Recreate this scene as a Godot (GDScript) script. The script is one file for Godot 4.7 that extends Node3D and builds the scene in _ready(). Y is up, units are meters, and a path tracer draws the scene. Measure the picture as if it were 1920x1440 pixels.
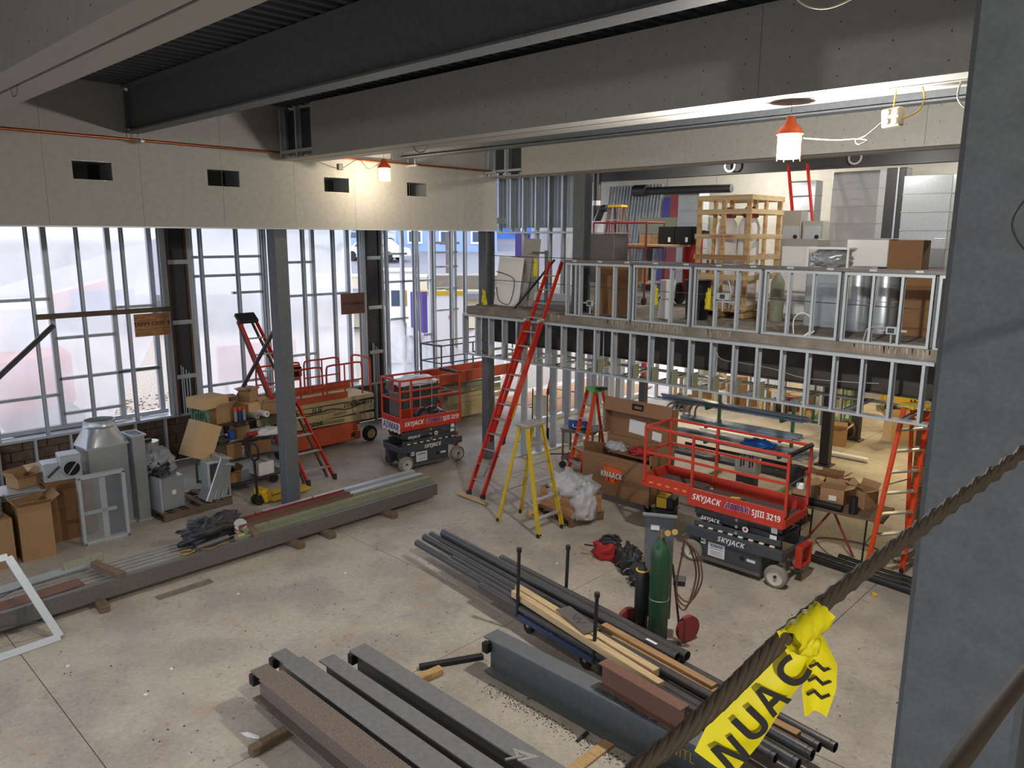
extends Node3D
# A building shell under construction: tall hall, mezzanine, film-covered window wall, lifts, ladders and stored material.
# x runs along the roof beams (negative towards the window wall), z along the window wall (negative away from the viewer), y is up.

var m := {}
var meshes := {}
var taken := {}
var rng := RandomNumberGenerator.new()

func _ready() -> void:
	rng.seed = 11
	set_camera_and_light()
	make_materials()
	build_shell()
	build_roof()
	build_window_wall()
	build_mezzanine()
	build_outside()
	build_lifts()
	build_ladders()
	build_steel_on_floor()
	build_pipe_cart()
	build_left_store()
	build_middle_things()
	build_under_mezzanine()
	build_on_mezzanine()
	build_hanging_things()

# ---------------------------------------------------------------- camera, sky, exposure
func set_camera_and_light() -> void:
	var cam := Camera3D.new()
	cam.name = "camera"
	add_child(cam)
	cam.position = Vector3(0, 4.83, 0)
	cam.rotation = Vector3(-0.191941, 0.763767, 0.003693)
	cam.fov = 53.62
	cam.near = 0.03
	cam.far = 300.0
	cam.current = true
	var we := WorldEnvironment.new()
	we.name = "overcast_sky"
	var e := Environment.new()
	e.background_mode = Environment.BG_SKY
	var sk := Sky.new()
	var sm := ProceduralSkyMaterial.new()
	sm.sky_top_color = Color(0.85, 0.88, 0.95)
	sm.sky_horizon_color = Color(0.90, 0.92, 0.97)
	sm.ground_horizon_color = Color(0.62, 0.62, 0.62)
	sm.ground_bottom_color = Color(0.5, 0.5, 0.5)
	sm.sky_energy_multiplier = SKY
	sm.ground_energy_multiplier = SKY * 0.5
	sk.sky_material = sm
	e.sky = sk
	e.tonemap_mode = Environment.TONE_MAPPER_LINEAR
	e.tonemap_exposure = EXPOSURE
	e.sdfgi_enabled = true
	e.ssao_enabled = true
	e.ssil_enabled = true
	we.environment = e
	add_child(we)

const SKY := 1.9
const EXPOSURE := 1.0

# ---------------------------------------------------------------- naming and grouping
func numbered(called: String) -> String:
	var k: int = taken.get(called, 0)
	taken[called] = k + 1
	return called if k == 0 else "%s_%03d" % [called, k]

func tag(o: Node, label: String, category: String, group := "") -> Node:
	o.set_meta("label", label)
	o.set_meta("category", category)
	if group != "":
		o.set_meta("group", group)
	return o

func thing(called: String, label: String, category: String, at := Vector3.ZERO, turn := 0.0, group := "") -> Node3D:
	var o := Node3D.new()
	o.name = numbered(called)
	add_child(o)
	o.position = at
	o.rotation_degrees.y = turn
	tag(o, label, category, group)
	return o

func shell(called: String, label: String, category := "structure") -> Node3D:
	var o := Node3D.new()
	o.name = numbered(called)
	add_child(o)
	tag(o, label, category)
	o.set_meta("kind", "structure")
	return o

func copy_of(src: Node3D, label: String, at: Vector3, turn: float) -> Node3D:
	var base := String(src.name)
	var r: Node3D = src.duplicate()
	r.name = numbered(base)
	add_child(r)
	r.position = at
	r.rotation_degrees.y = turn
	r.set_meta("label", label)
	return r

func part(parent: Node, called: String, mesh: Mesh, mt: Material, at := Vector3.ZERO, rot := Vector3.ZERO) -> MeshInstance3D:
	var o := MeshInstance3D.new()
	o.name = called if parent != self else numbered(called)
	o.mesh = mesh
	o.material_override = mt
	o.position = at
	o.rotation_degrees = rot
	parent.add_child(o, true)
	return o

# ---------------------------------------------------------------- shapes
func tri(st: SurfaceTool, a: Vector3, b: Vector3, c: Vector3, out_dir: Vector3, ua := Vector2.ZERO, ub := Vector2.ZERO, uc := Vector2.ZERO) -> void:
	var n := (b - a).cross(c - a)
	if n.length_squared() < 1e-16:
		return
	n = n.normalized()
	if n.dot(out_dir) < 0.0:
		n = -n
		var t := b; b = c; c = t
		var tu := ub; ub = uc; uc = tu
	st.set_normal(n); st.set_uv(ua); st.add_vertex(a)
	st.set_normal(n); st.set_uv(uc); st.add_vertex(c)
	st.set_normal(n); st.set_uv(ub); st.add_vertex(b)

func poly(st: SurfaceTool, pts: Array, out_dir: Vector3) -> void:
	for i in range(1, pts.size() - 1):
		tri(st, pts[0], pts[i], pts[i + 1], out_dir)

func begin() -> SurfaceTool:
	var st := SurfaceTool.new()
	st.begin(Mesh.PRIMITIVE_TRIANGLES)
	return st

func box_mesh(s: Vector3, bevel := -1.0) -> Mesh:
	var b: float = bevel if bevel >= 0.0 else clampf(minf(s.x, minf(s.y, s.z)) * 0.12, 0.0, 0.012)
	var key := "b%.4f,%.4f,%.4f,%.4f" % [s.x, s.y, s.z, b]
	if meshes.has(key):
		return meshes[key]
	var st := begin()
	add_box(st, Vector3.ZERO, s, b)
	meshes[key] = st.commit()
	return meshes[key]

func add_box(st: SurfaceTool, c: Vector3, s: Vector3, b := 0.0, xf := Transform3D.IDENTITY) -> void:
	var h := s / 2.0
	if b <= 0.0006:
		for ax in 3:
			for sg in [-1.0, 1.0]:
				var u := (ax + 1) % 3
				var v := (ax + 2) % 3
				var q := []
				for k in [[-1, -1], [1, -1], [1, 1], [-1, 1]]:
					var p := Vector3.ZERO
					p[ax] = sg * h[ax]; p[u] = k[0] * h[u]; p[v] = k[1] * h[v]
					q.append(xf * (c + p))
				var d := Vector3.ZERO
				d[ax] = sg
				poly(st, q, xf.basis * d)
		return
	for ax in 3:
		var u := (ax + 1) % 3
		var v := (ax + 2) % 3
		for sg in [-1.0, 1.0]:
			var q := []
			for k in [[-1, -1], [1, -1], [1, 1], [-1, 1]]:
				var p := Vector3.ZERO
				p[ax] = sg * h[ax]; p[u] = k[0] * (h[u] - b); p[v] = k[1] * (h[v] - b)
				q.append(xf * (c + p))
			var d := Vector3.ZERO
			d[ax] = sg
			poly(st, q, xf.basis * d)
		for su in [-1.0, 1.0]:
			for sv in [-1.0, 1.0]:
				var q := []
				for k in [[0, -1], [0, 1], [1, 1], [1, -1]]:
					var p := Vector3.ZERO
					p[ax] = k[1] * (h[ax] - b)
					p[u] = su * (h[u] - (b if k[0] == 0 else 0.0))
					p[v] = sv * (h[v] - (b if k[0] == 1 else 0.0))
					q.append(xf * (c + p))
				var d := Vector3.ZERO
				d[u] = su; d[v] = sv
				poly(st, q, xf.basis * d)
	for i in 8:
		var s3 := Vector3(1 if i & 1 else -1, 1 if i & 2 else -1, 1 if i & 4 else -1)
		var q := []
		for ax in 3:
			var p := Vector3.ZERO
			for k in 3:
				p[k] = s3[k] * (h[k] - (0.0 if k == ax else b))
			q.append(xf * (c + p))
		poly(st, q, xf.basis * s3)

func box(parent: Node, called: String, mt: Material, at: Vector3, s: Vector3, rot := Vector3.ZERO, bevel := -1.0) -> MeshInstance3D:
	return part(parent, called, box_mesh(s, bevel), mt, at, rot)

func frame_along(a: Vector3, b: Vector3, up := Vector3.UP) -> Transform3D:   # z axis from a to b, origin half way
	var z := (b - a).normalized()
	var x := up.cross(z)
	if x.length() < 0.001:
		x = Vector3.RIGHT.cross(z)
		if x.length() < 0.001:
			x = Vector3.FORWARD.cross(z)
	x = x.normalized()
	return Transform3D(Basis(x, z.cross(x), z), (a + b) / 2.0)

func bar(parent: Node, called: String, mt: Material, a: Vector3, b: Vector3, w: float, h: float, up := Vector3.UP, bevel := -1.0) -> MeshInstance3D:   # w across, h along up
	var o := part(parent, called, box_mesh(Vector3(w, h, a.distance_to(b)), bevel), mt)
	o.transform = frame_along(a, b, up)
	return o

func rod_mesh(r: float, l: float, sides := 10, r2 := -1.0) -> Mesh:
	var key := "c%.4f,%.4f,%d,%.4f" % [r, l, sides, r2]
	if not meshes.has(key):
		var st := begin()
		add_lathe(st, [Vector2(0, -l / 2), Vector2(r, -l / 2), Vector2(r if r2 < 0 else r2, l / 2), Vector2(0, l / 2)], sides, Transform3D(Basis(Vector3(1, 0, 0), Vector3(0, 0, 1), Vector3(0, -1, 0)), Vector3.ZERO))
		meshes[key] = st.commit()
	return meshes[key]

func rod(parent: Node, called: String, mt: Material, a: Vector3, b: Vector3, r: float, sides := 10, r2 := -1.0) -> MeshInstance3D:
	var o := part(parent, called, rod_mesh(r, a.distance_to(b), sides, r2), mt)
	o.transform = frame_along(a, b)
	return o

func add_lathe(st: SurfaceTool, prof: Array, sides: int, xf := Transform3D.IDENTITY, crease := 0.5) -> void:   # profile (radius, height) about local y
	for i in prof.size() - 1:
		var p: Vector2 = prof[i]
		var q: Vector2 = prof[i + 1]
		var d := q - p
		if d.length() < 1e-6:
			continue
		var nn := Vector2(d.y, -d.x).normalized()
		var np := nn
		var nq := nn
		if i > 0:
			var e: Vector2 = p - prof[i - 1]
			var en := Vector2(e.y, -e.x).normalized()
			if en.dot(nn) > crease: np = (nn + en).normalized()
		if i < prof.size() - 2:
			var e2: Vector2 = prof[i + 2] - q
			var en2 := Vector2(e2.y, -e2.x).normalized()
			if en2.dot(nn) > crease: nq = (nn + en2).normalized()
		for k in sides:
			var a0 := TAU * k / sides
			var a1 := TAU * (k + 1) / sides
			var c0 := Vector3(cos(a0), 0, sin(a0))
			var c1 := Vector3(cos(a1), 0, sin(a1))
			var vs := [c0 * p.x + Vector3(0, p.y, 0), c1 * p.x + Vector3(0, p.y, 0), c1 * q.x + Vector3(0, q.y, 0), c0 * q.x + Vector3(0, q.y, 0)]
			var ns := [c0 * np.x + Vector3(0, np.y, 0), c1 * np.x + Vector3(0, np.y, 0), c1 * nq.x + Vector3(0, nq.y, 0), c0 * nq.x + Vector3(0, nq.y, 0)]
			for t in [[0, 1, 2], [0, 2, 3]]:
				if vs[t[0]].distance_to(vs[t[1]]) < 1e-6 or vs[t[1]].distance_to(vs[t[2]]) < 1e-6 or vs[t[0]].distance_to(vs[t[2]]) < 1e-6:
					continue
				var g: Vector3 = (vs[t[1]] - vs[t[0]]).cross(vs[t[2]] - vs[t[0]])
				var order: Array = t if g.dot(ns[t[0]]) < 0 else [t[0], t[2], t[1]]
				for v in order:
					st.set_normal((xf.basis * ns[v]).normalized())
					st.set_uv(Vector2(float(k) / sides, vs[v].y))
					st.add_vertex(xf * vs[v])

func lathe(parent: Node, called: String, mt: Material, prof: Array, sides := 20, at := Vector3.ZERO, rot := Vector3.ZERO) -> MeshInstance3D:
	var st := begin()
	add_lathe(st, prof, sides)
	return part(parent, called, st.commit(), mt, at, rot)

func add_tube(st: SurfaceTool, pts: Array, r: float, sides := 8, closed := false, r2 := -1.0) -> void:
	var n := pts.size()
	var rings := []
	var prev := Vector3.ZERO
	for i in n:
		var a: Vector3 = pts[(i - 1 + n) % n] if (i > 0 or closed) else pts[i]
		var b: Vector3 = pts[(i + 1) % n] if (i < n - 1 or closed) else pts[i]
		var t := (b - a).normalized()
		var x: Vector3
		if prev == Vector3.ZERO:
			x = t.cross(Vector3.UP)
			if x.length() < 0.05: x = t.cross(Vector3.RIGHT)
		else:
			x = prev - t * prev.dot(t)
		x = x.normalized()
		prev = x
		var y := t.cross(x)
		var rr: float = r if r2 < 0 else lerpf(r, r2, float(i) / (n - 1))
		var ring := []
		for k in sides:
			var an := TAU * k / sides
			var d: Vector3 = x * cos(an) + y * sin(an)
			ring.append([pts[i] + d * rr, d])
		rings.append(ring)
	for i in (n if closed else n - 1):
		for k in sides:
			var A: Array = rings[i][k]
			var B: Array = rings[i][(k + 1) % sides]
			var C: Array = rings[(i + 1) % n][(k + 1) % sides]
			var D: Array = rings[(i + 1) % n][k]
			for t in [[A, B, C], [A, C, D]]:
				var g: Vector3 = (t[1][0] - t[0][0]).cross(t[2][0] - t[0][0])
				var o: Array = t if g.dot(t[0][1]) < 0 else [t[0], t[2], t[1]]
				for v in o:
					st.set_normal(v[1]); st.set_uv(Vector2(0, 0)); st.add_vertex(v[0])
	if not closed:
		for e in [0, n - 1]:
			var q := []
			for k in sides: q.append(rings[e][k][0])
			poly(st, q, (pts[0] - pts[1]) if e == 0 else (pts[n - 1] - pts[n - 2]))

func tube(parent: Node, called: String, mt: Material, pts: Array, r: float, sides := 8, closed := false, r2 := -1.0) -> MeshInstance3D:
	var st := begin()
	add_tube(st, pts, r, sides, closed, r2)
	return part(parent, called, st.commit(), mt)

func smooth(pts: Array, per := 6) -> Array:   # Catmull-Rom through the points
	var out := []
	for i in pts.size() - 1:
		var a: Vector3 = pts[maxi(i - 1, 0)]
		var b: Vector3 = pts[i]
		var c: Vector3 = pts[i + 1]
		var d: Vector3 = pts[mini(i + 2, pts.size() - 1)]
		for k in per:
			out.append(b.cubic_interpolate(c, a, d, float(k) / per))
	out.append(pts[-1])
	return out

func extrude_mesh(profile: PackedVector2Array, l: float) -> Mesh:   # closed outline in x,y, drawn out along z, centred
	var st := begin()
	add_extrude(st, profile, l)
	return st.commit()

func add_extrude(st: SurfaceTool, profile: PackedVector2Array, l: float, xf := Transform3D.IDENTITY) -> void:
	if Geometry2D.is_polygon_clockwise(profile):
		profile.reverse()
	var n := profile.size()
	for i in n:
		var p := profile[i]
		var q := profile[(i + 1) % n]
		var d := q - p
		var out := Vector3(d.y, -d.x, 0)
		poly(st, [xf * Vector3(p.x, p.y, -l / 2), xf * Vector3(q.x, q.y, -l / 2), xf * Vector3(q.x, q.y, l / 2), xf * Vector3(p.x, p.y, l / 2)], xf.basis * out)
	var idx := Geometry2D.triangulate_polygon(profile)
	for e in [-1.0, 1.0]:
		for k in range(0, idx.size(), 3):
			var v := []
			for j in 3: v.append(xf * Vector3(profile[idx[k + j]].x, profile[idx[k + j]].y, e * l / 2))
			poly(st, v, xf.basis * Vector3(0, 0, e))

func pv(a: Array) -> PackedVector2Array:
	var o := PackedVector2Array()
	for i in range(0, a.size(), 2): o.append(Vector2(a[i], a[i + 1]))
	return o

func i_profile(w: float, h: float, tf: float, tw: float) -> PackedVector2Array:
	var a := w / 2
	var b := h / 2
	var t := tw / 2
	return pv([-a, -b, a, -b, a, -b + tf, t, -b + tf, t, b - tf, a, b - tf, a, b, -a, b, -a, b - tf, -t, b - tf, -t, -b + tf, -a, -b + tf])

func c_profile(w: float, d: float, t: float, lip := 0.0) -> PackedVector2Array:   # web on the x = 0 side, opening towards +x
	var a := d / 2
	if lip <= 0.0:
		return pv([0, -a, w, -a, w, -a + t, t, -a + t, t, a - t, w, a - t, w, a, 0, a])
	return pv([0, -a, w, -a, w, -a + lip, w - t, -a + lip, w - t, -a + t, t, -a + t, t, a - t, w - t, a - t, w - t, a - lip, w, a - lip, w, a, 0, a])

func stud(parent: Node, called: String, mt: Material, a: Vector3, b: Vector3, w: float, d: float, open := Vector3.RIGHT, lip := 0.012) -> MeshInstance3D:   # a folded steel channel from a to b, open towards «open»
	var l := a.distance_to(b)
	var key := "s%.4f,%.4f,%.4f,%.3f" % [l, w, d, lip]
	if not meshes.has(key):
		meshes[key] = extrude_mesh(c_profile(w, d, 0.003, lip), l)
	var o := part(parent, called, meshes[key], mt)
	var z := (b - a).normalized()
	var x := (open - z * open.dot(z)).normalized()
	o.transform = Transform3D(Basis(x, z.cross(x), z), (a + b) / 2 - x * w / 2)
	return o

func blob_mesh(s: Vector3, seed_: int, rough := 0.25, freq := 1.6, rings := 14, sides := 20, flat := 0.5) -> Mesh:   # a soft lump standing on y = 0
	var nz := FastNoiseLite.new()
	nz.seed = seed_
	nz.frequency = freq * 0.5
	nz.fractal_octaves = 3
	rings = maxi(rings, 18)
	sides = maxi(sides, 28)
	var grid := []
	for i in rings + 1:
		var row := []
		var v := PI * i / rings
		for k in sides:
			var u := TAU * k / sides
			var d := Vector3(sin(v) * cos(u), cos(v), sin(v) * sin(u))
			var fade: float = clampf(sin(v) * 2.5, 0.25, 1.0)
			var r := 1.0 + rough * fade * (nz.get_noise_3dv(d * 1.7) * 1.6 + 0.35 * absf(nz.get_noise_3dv(d * 5.0 + Vector3.ONE * 7.0)))
			var p := d * r
			p.y = maxf(p.y, -flat)
			row.append(Vector3(p.x * s.x / 2, (p.y + flat) / (1.0 + flat) * s.y, p.z * s.z / 2))
		grid.append(row)
	return grid_mesh(grid, true)

func grid_mesh(grid: Array, wrap := false, facet := false) -> Mesh:
	var st := begin()
	if not facet: st.set_smooth_group(0)
	else: st.set_smooth_group(-1)
	var nr := grid.size()
	var nc: int = grid[0].size()
	for i in nr - 1:
		for k in (nc if wrap else nc - 1):
			var a: Vector3 = grid[i][k]
			var b: Vector3 = grid[i][(k + 1) % nc]
			var c: Vector3 = grid[i + 1][(k + 1) % nc]
			var d: Vector3 = grid[i + 1][k]
			var u0 := float(k) / (nc - 1); var u1 := float(k + 1) / (nc - 1)
			var v0 := float(i) / (nr - 1); var v1 := float(i + 1) / (nr - 1)
			for q in [[a, Vector2(u0, v0)], [b, Vector2(u1, v0)], [c, Vector2(u1, v1)], [a, Vector2(u0, v0)], [c, Vector2(u1, v1)], [d, Vector2(u0, v1)]]:
				st.set_uv(q[1]); st.add_vertex(q[0])
	st.generate_normals()
	return st.commit()

func words(parent: Node, called: String, text: String, mt: Material, at: Vector3, height: float, rot := Vector3.ZERO, bold := true, slant := 0.0, width := 0.0, font_name := "Droid Sans") -> MeshInstance3D:   # lettering, centred, facing local +z
	var tm := TextMesh.new()
	var f := SystemFont.new()
	f.font_names = PackedStringArray([font_name])
	f.font_weight = 700 if bold else 400
	tm.font = f
	tm.text = text
	tm.font_size = 32
	tm.pixel_size = height / 24.0
	tm.depth = 0.002
	tm.curve_step = 1.5
	var o := part(parent, called, tm, mt, at, rot)
	var b := o.transform.basis
	var wide: float = width / maxf(tm.get_aabb().size.x, 0.001) if width > 0.0 else 1.0
	o.transform.basis = b * Basis(Vector3(wide, 0, 0), Vector3(slant, 1, 0), Vector3(0, 0, 1))
	return o

# ---------------------------------------------------------------- materials
func noise_bytes(size: int, freq: float, seed_: int, kind := FastNoiseLite.TYPE_SIMPLEX_SMOOTH, oct := 4) -> PackedByteArray:
	var n := FastNoiseLite.new()
	n.seed = seed_
	n.frequency = freq
	n.noise_type = kind
	n.fractal_octaves = oct
	var im := n.get_seamless_image(size, size, false, false, 0.1, true)
	im.convert(Image.FORMAT_L8)
	return im.get_data()

func paint(size: int, fn: Callable) -> ImageTexture:
	var data := PackedByteArray()
	data.resize(size * size * 3)
	for i in size * size:
		var c: Vector3 = fn.call(i)
		data[i * 3] = int(clampf(c.x, 0, 255)); data[i * 3 + 1] = int(clampf(c.y, 0, 255)); data[i * 3 + 2] = int(clampf(c.z, 0, 255))
	return ImageTexture.create_from_image(Image.create_from_data(size, size, false, Image.FORMAT_RGB8, data))

func surf(c: Color, rough: float, metal := 0.0, tex: Texture2D = null, scale := Vector3.ONE, in_world := true) -> StandardMaterial3D:
	var s := StandardMaterial3D.new()
	s.albedo_color = c
	s.roughness = rough
	s.metallic = metal
	if tex:
		s.albedo_texture = tex
		s.uv1_triplanar = true
		s.uv1_world_triplanar = in_world
		s.uv1_scale = scale
	return s

func c8(r: int, g: int, b: int) -> Color:
	return Color8(r, g, b)

func make_materials() -> void:
	# concrete slab: pale grey cement, reddish mud tracked in, dark scuffs
	var a := noise_bytes(1024, 0.004, 3)
	var b := noise_bytes(1024, 0.011, 8)
	var c := noise_bytes(1024, 0.06, 5)
	var d := noise_bytes(1024, 0.018, 21, FastNoiseLite.TYPE_SIMPLEX_SMOOTH, 5)
	var f := noise_bytes(1024, 0.25, 9, FastNoiseLite.TYPE_VALUE, 2)
	var floor_tex := paint(1024, func(i: int) -> Vector3:
		var la := a[i] / 255.0
		var lb := b[i] / 255.0
		var v := Vector3(186, 178, 165).lerp(Vector3(168, 160, 150), smoothstep(0.3, 0.75, la))
		v = v.lerp(Vector3(176, 146, 122), 0.55 * smoothstep(0.56, 0.82, lb) * smoothstep(0.35, 0.7, c[i] / 255.0))
		v = v.lerp(Vector3(120, 114, 108), 0.4 * smoothstep(0.62, 0.74, d[i] / 255.0) * smoothstep(0.5, 0.8, c[i] / 255.0))
		v *= 0.94 + 0.10 * (f[i] / 255.0)
		v *= 0.95 + 0.09 * (c[i] / 255.0)
		return v)
	m.floor = surf(Color(1, 1, 1), 0.72, 0.0, floor_tex, Vector3.ONE / 6.5)
	m.floor.heightmap_enabled = false
	var grime := paint(512, func(i: int) -> Vector3:
		var j := (i / 512) * 2 * 1024 + (i % 512) * 2
		var k := 0.80 + 0.12 * (c[j] / 255.0) + 0.12 * (b[j] / 255.0)
		return Vector3(255, 255, 255) * k)
	var board := paint(512, func(i: int) -> Vector3:
		var j := (i / 512) * 2 * 1024 + (i % 512) * 2
		var k := 0.90 + 0.06 * (b[j] / 255.0) + 0.05 * (f[j] / 255.0)
		return Vector3(255, 253, 250) * k)
	var rust := paint(512, func(i: int) -> Vector3:
		var j := (i / 512) * 2 * 1024 + (i % 512) * 2
		return Vector3(118, 112, 108).lerp(Vector3(124, 104, 90), smoothstep(0.35, 0.7, d[j] / 255.0)).lerp(Vector3(70, 58, 52), 0.7 * smoothstep(0.55, 0.8, c[j] / 255.0)))
	var wood := paint(512, func(i: int) -> Vector3:
		var x := i % 512
		var y := i / 512
		var w := sin(y * 0.16 + (b[(y * 2 % 1024) * 1024 + (x / 4)] / 255.0) * 9.0) * 0.5 + 0.5
		var k := 0.82 + 0.14 * w + 0.06 * (f[y * 1024 + x / 8] / 255.0)
		return Vector3(255, 250, 242) * k)
	var concrete := paint(512, func(i: int) -> Vector3:
		var j := (i / 512) * 2 * 1024 + (i % 512) * 2
		var k := 0.75 + 0.25 * (a[j] / 255.0) + 0.12 * (c[j] / 255.0) - 0.1
		return Vector3(255, 250, 243) * k)
	var spangle := noise_bytes(512, 0.05, 31, FastNoiseLite.TYPE_CELLULAR, 1)
	var galv_tex := paint(512, func(i: int) -> Vector3:
		var k := 0.94 + 0.06 * (spangle[i] / 255.0)
		return Vector3(255, 255, 255) * k)
	var gravel_n := noise_bytes(512, 0.07, 44, FastNoiseLite.TYPE_CELLULAR, 2)
	var gravel_tex := paint(512, func(i: int) -> Vector3:
		var k := 0.55 + 0.55 * (gravel_n[i] / 255.0)
		return Vector3(255, 248, 238) * k)
	var u := Vector3.ONE
	m.board = surf(c8(174, 173, 169), 0.92, 0.0, board, u * 0.7)
	m.board_dark = surf(c8(150, 146, 142), 0.95, 0.0, board, u * 0.7)
	m.joint = surf(c8(120, 112, 106), 0.95)
	m.primer = surf(c8(104, 109, 113), 0.62, 0.0, grime, u * 0.8)
	m.deck = surf(c8(92, 98, 106), 0.5, 0.25, grime, u * 0.5)
	m.galv = surf(c8(188, 195, 200), 0.42, 0.25, galv_tex, u * 1.5)
	m.duct = surf(c8(188, 194, 198), 0.34, 0.6, galv_tex, u * 1.0)
	m.copper = surf(c8(184, 104, 66), 0.35, 0.75)
	m.black = surf(c8(24, 24, 25), 0.6)
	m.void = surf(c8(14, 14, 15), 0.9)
	m.rubber = surf(c8(38, 37, 36), 0.85, 0.0, grime, u * 3)
	m.tyre_grey = surf(c8(150, 144, 134), 0.8, 0.0, grime, u * 4)
	m.hub = surf(c8(214, 209, 198), 0.6, 0.0, grime, u * 4)
	m.red_lift = surf(c8(204, 60, 40), 0.5, 0.0, grime, u * 1.4)
	m.grey_lift = surf(c8(74, 78, 84), 0.5, 0.0, grime, u * 1.4)
	m.orange_old = surf(c8(206, 92, 54), 0.7, 0.0, grime, u * 1.2)
	m.cream_lift = surf(c8(205, 186, 140), 0.65, 0.0, grime, u * 1.2)
	m.green_grey = surf(c8(150, 152, 128), 0.7, 0.0, grime, u)
	m.white = surf(c8(236, 236, 234), 0.6)
	m.cream_print = surf(c8(238, 232, 196), 0.6)
	m.navy = surf(c8(44, 44, 128), 0.5)
	m.black_print = surf(c8(30, 28, 28), 0.7)
	m.red_ladder = surf(c8(214, 50, 34), 0.45, 0.0, grime, u * 1.4)
	m.orange_ladder = surf(c8(232, 84, 36), 0.45, 0.0, grime, u * 1.6)
	m.yellow_ladder = surf(c8(222, 188, 44), 0.45, 0.0, grime, u * 1.6)
	m.alu = surf(c8(196, 194, 188), 0.42, 0.55, grime, u * 2)
	m.steel = surf(c8(118, 114, 112), 0.5, 0.3, grime, u * 1.3)
	m.beam_rust = surf(Color(1, 1, 1), 0.85, 0.0, rust, u * 0.9)
	m.beam_grey = surf(c8(128, 128, 128), 0.55, 0.15, grime, u * 1.0)
	m.rust_plain = surf(c8(124, 90, 76), 0.9, 0.0, grime, u * 1.5)
	m.pipe = surf(c8(96, 95, 97), 0.42, 0.45, grime, u * 1.5)
	m.pipe_black = surf(c8(38, 39, 41), 0.45, 0.0, grime, u * 1.5)
	m.conduit_blue = surf(c8(160, 180, 200), 0.4, 0.1, galv_tex, u * 2)
	m.lumber = surf(c8(214, 190, 150), 0.8, 0.0, wood, Vector3(0.35, 3.0, 3.0))
	m.lumber_red = surf(c8(178, 142, 104), 0.8, 0.0, wood, Vector3(0.35, 3.0, 3.0))
	m.lumber_z = surf(c8(206, 172, 124), 0.8, 0.0, wood, Vector3(3.0, 0.35, 3.0))
	m.old_wood = surf(c8(120, 102, 84), 0.9, 0.0, wood, Vector3(1.5, 1.5, 1.5))
	m.ply = surf(c8(186, 138, 96), 0.85, 0.0, wood, Vector3(0.6, 0.6, 1.6))
	m.card = surf(c8(172, 136, 98), 0.9, 0.0, board, u)
	m.card_pale = surf(c8(206, 174, 132), 0.9, 0.0, board, u)
	m.card_dark = surf(c8(140, 104, 72), 0.9, 0.0, board, u)
	m.chest = surf(c8(150, 112, 78), 0.6, 0.0, grime, u * 1.2)
	m.orange = surf(c8(228, 96, 40), 0.5)
	m.paper = surf(c8(228, 226, 226), 0.8)
	m.green_cyl = surf(c8(44, 84, 56), 0.4, 0.0, grime, u * 1.6)
	m.dark_steel = surf(c8(66, 66, 69), 0.5, 0.2, grime, u * 2)
	m.brass = surf(c8(170, 136, 72), 0.4, 0.6)
	m.hose_brown = surf(c8(104, 72, 56), 0.6)
	m.red = surf(c8(176, 36, 36), 0.6, 0.0, grime, u * 2)
	m.red_dull = surf(c8(150, 58, 62), 0.6, 0.0, grime, u * 2)
	m.blue_cart = surf(c8(62, 82, 124), 0.6, 0.0, grime, u * 2)
	m.bag_black = surf(c8(46, 46, 50), 0.45, 0.0, grime, u * 2)
	m.bag_grey = surf(c8(150, 152, 160), 0.35)
	m.yellow = surf(c8(228, 186, 40), 0.55, 0.0, grime, u * 2)
	m.tape = surf(c8(226, 214, 30), 0.4)
	m.tape.backlight_enabled = true
	m.tape.backlight = Color(0.6, 0.55, 0.1)
	m.rope = surf(c8(80, 68, 55), 0.75, 0.2, grime, u * 9)
	m.green_paint = surf(c8(84, 150, 112), 0.6, 0.0, grime, u * 2)
	m.green_bright = surf(c8(92, 208, 70), 0.5)
	m.blue = surf(c8(40, 78, 150), 0.5)
	m.blue_tarp = surf(c8(36, 104, 196), 0.5)
	m.purple = surf(c8(128, 112, 208), 0.8, 0.0, board, u)
	m.earth = surf(c8(150, 116, 90), 0.95, 0.0, concrete, u * 0.5)
	m.concrete = surf(c8(150, 142, 132), 0.9, 0.0, concrete, u * 0.6)
	m.concrete_dark = surf(c8(96, 92, 88), 0.92, 0.0, concrete, u * 0.6)
	m.block = surf(c8(124, 108, 94), 0.95, 0.0, concrete, u * 1.1)
	m.wall_paint = surf(c8(196, 194, 184), 0.9, 0.0, board, u * 0.3)
	m.girder = surf(c8(84, 80, 76), 0.85, 0.0, concrete, u * 0.6)
	m.stain = surf(c8(150, 130, 110), 0.95)
	m.stain_pale = surf(c8(172, 164, 150), 0.95)
	m.rail_pale = surf(c8(172, 168, 160), 0.5, 0.1, grime, u * 1.0)
	m.gravel = surf(c8(176, 166, 156), 0.95, 0.0, gravel_tex, u * 0.6)
	m.asphalt = surf(c8(120, 120, 124), 0.95, 0.0, grime, u * 0.2)
	m.grass = surf(c8(118, 124, 76), 0.95, 0.0, grime, u * 0.6)
	m.brick = surf(c8(158, 104, 88), 0.9, 0.0, grime, u * 0.4)
	m.siding_blue = surf(c8(136, 160, 204), 0.8, 0.0, board, u * 0.5)
	m.siding_deep = surf(c8(70, 116, 190), 0.8)
	m.stone_pale = surf(c8(206, 196, 172), 0.9, 0.0, board, u * 0.5)
	m.glass_dark = surf(c8(70, 84, 100), 0.1)
	m.bark = surf(c8(96, 84, 76), 0.9)
	m.car_white = surf(c8(222, 224, 228), 0.25)
	m.car_blue = surf(c8(130, 156, 184), 0.25)
	m.film = surf(c8(236, 238, 246), 0.5)
	m.film.transparency = BaseMaterial3D.TRANSPARENCY_ALPHA
	m.film.albedo_color.a = 0.74
	m.film.backlight_enabled = true
	m.film.backlight = Color(1, 1, 1)
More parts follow.
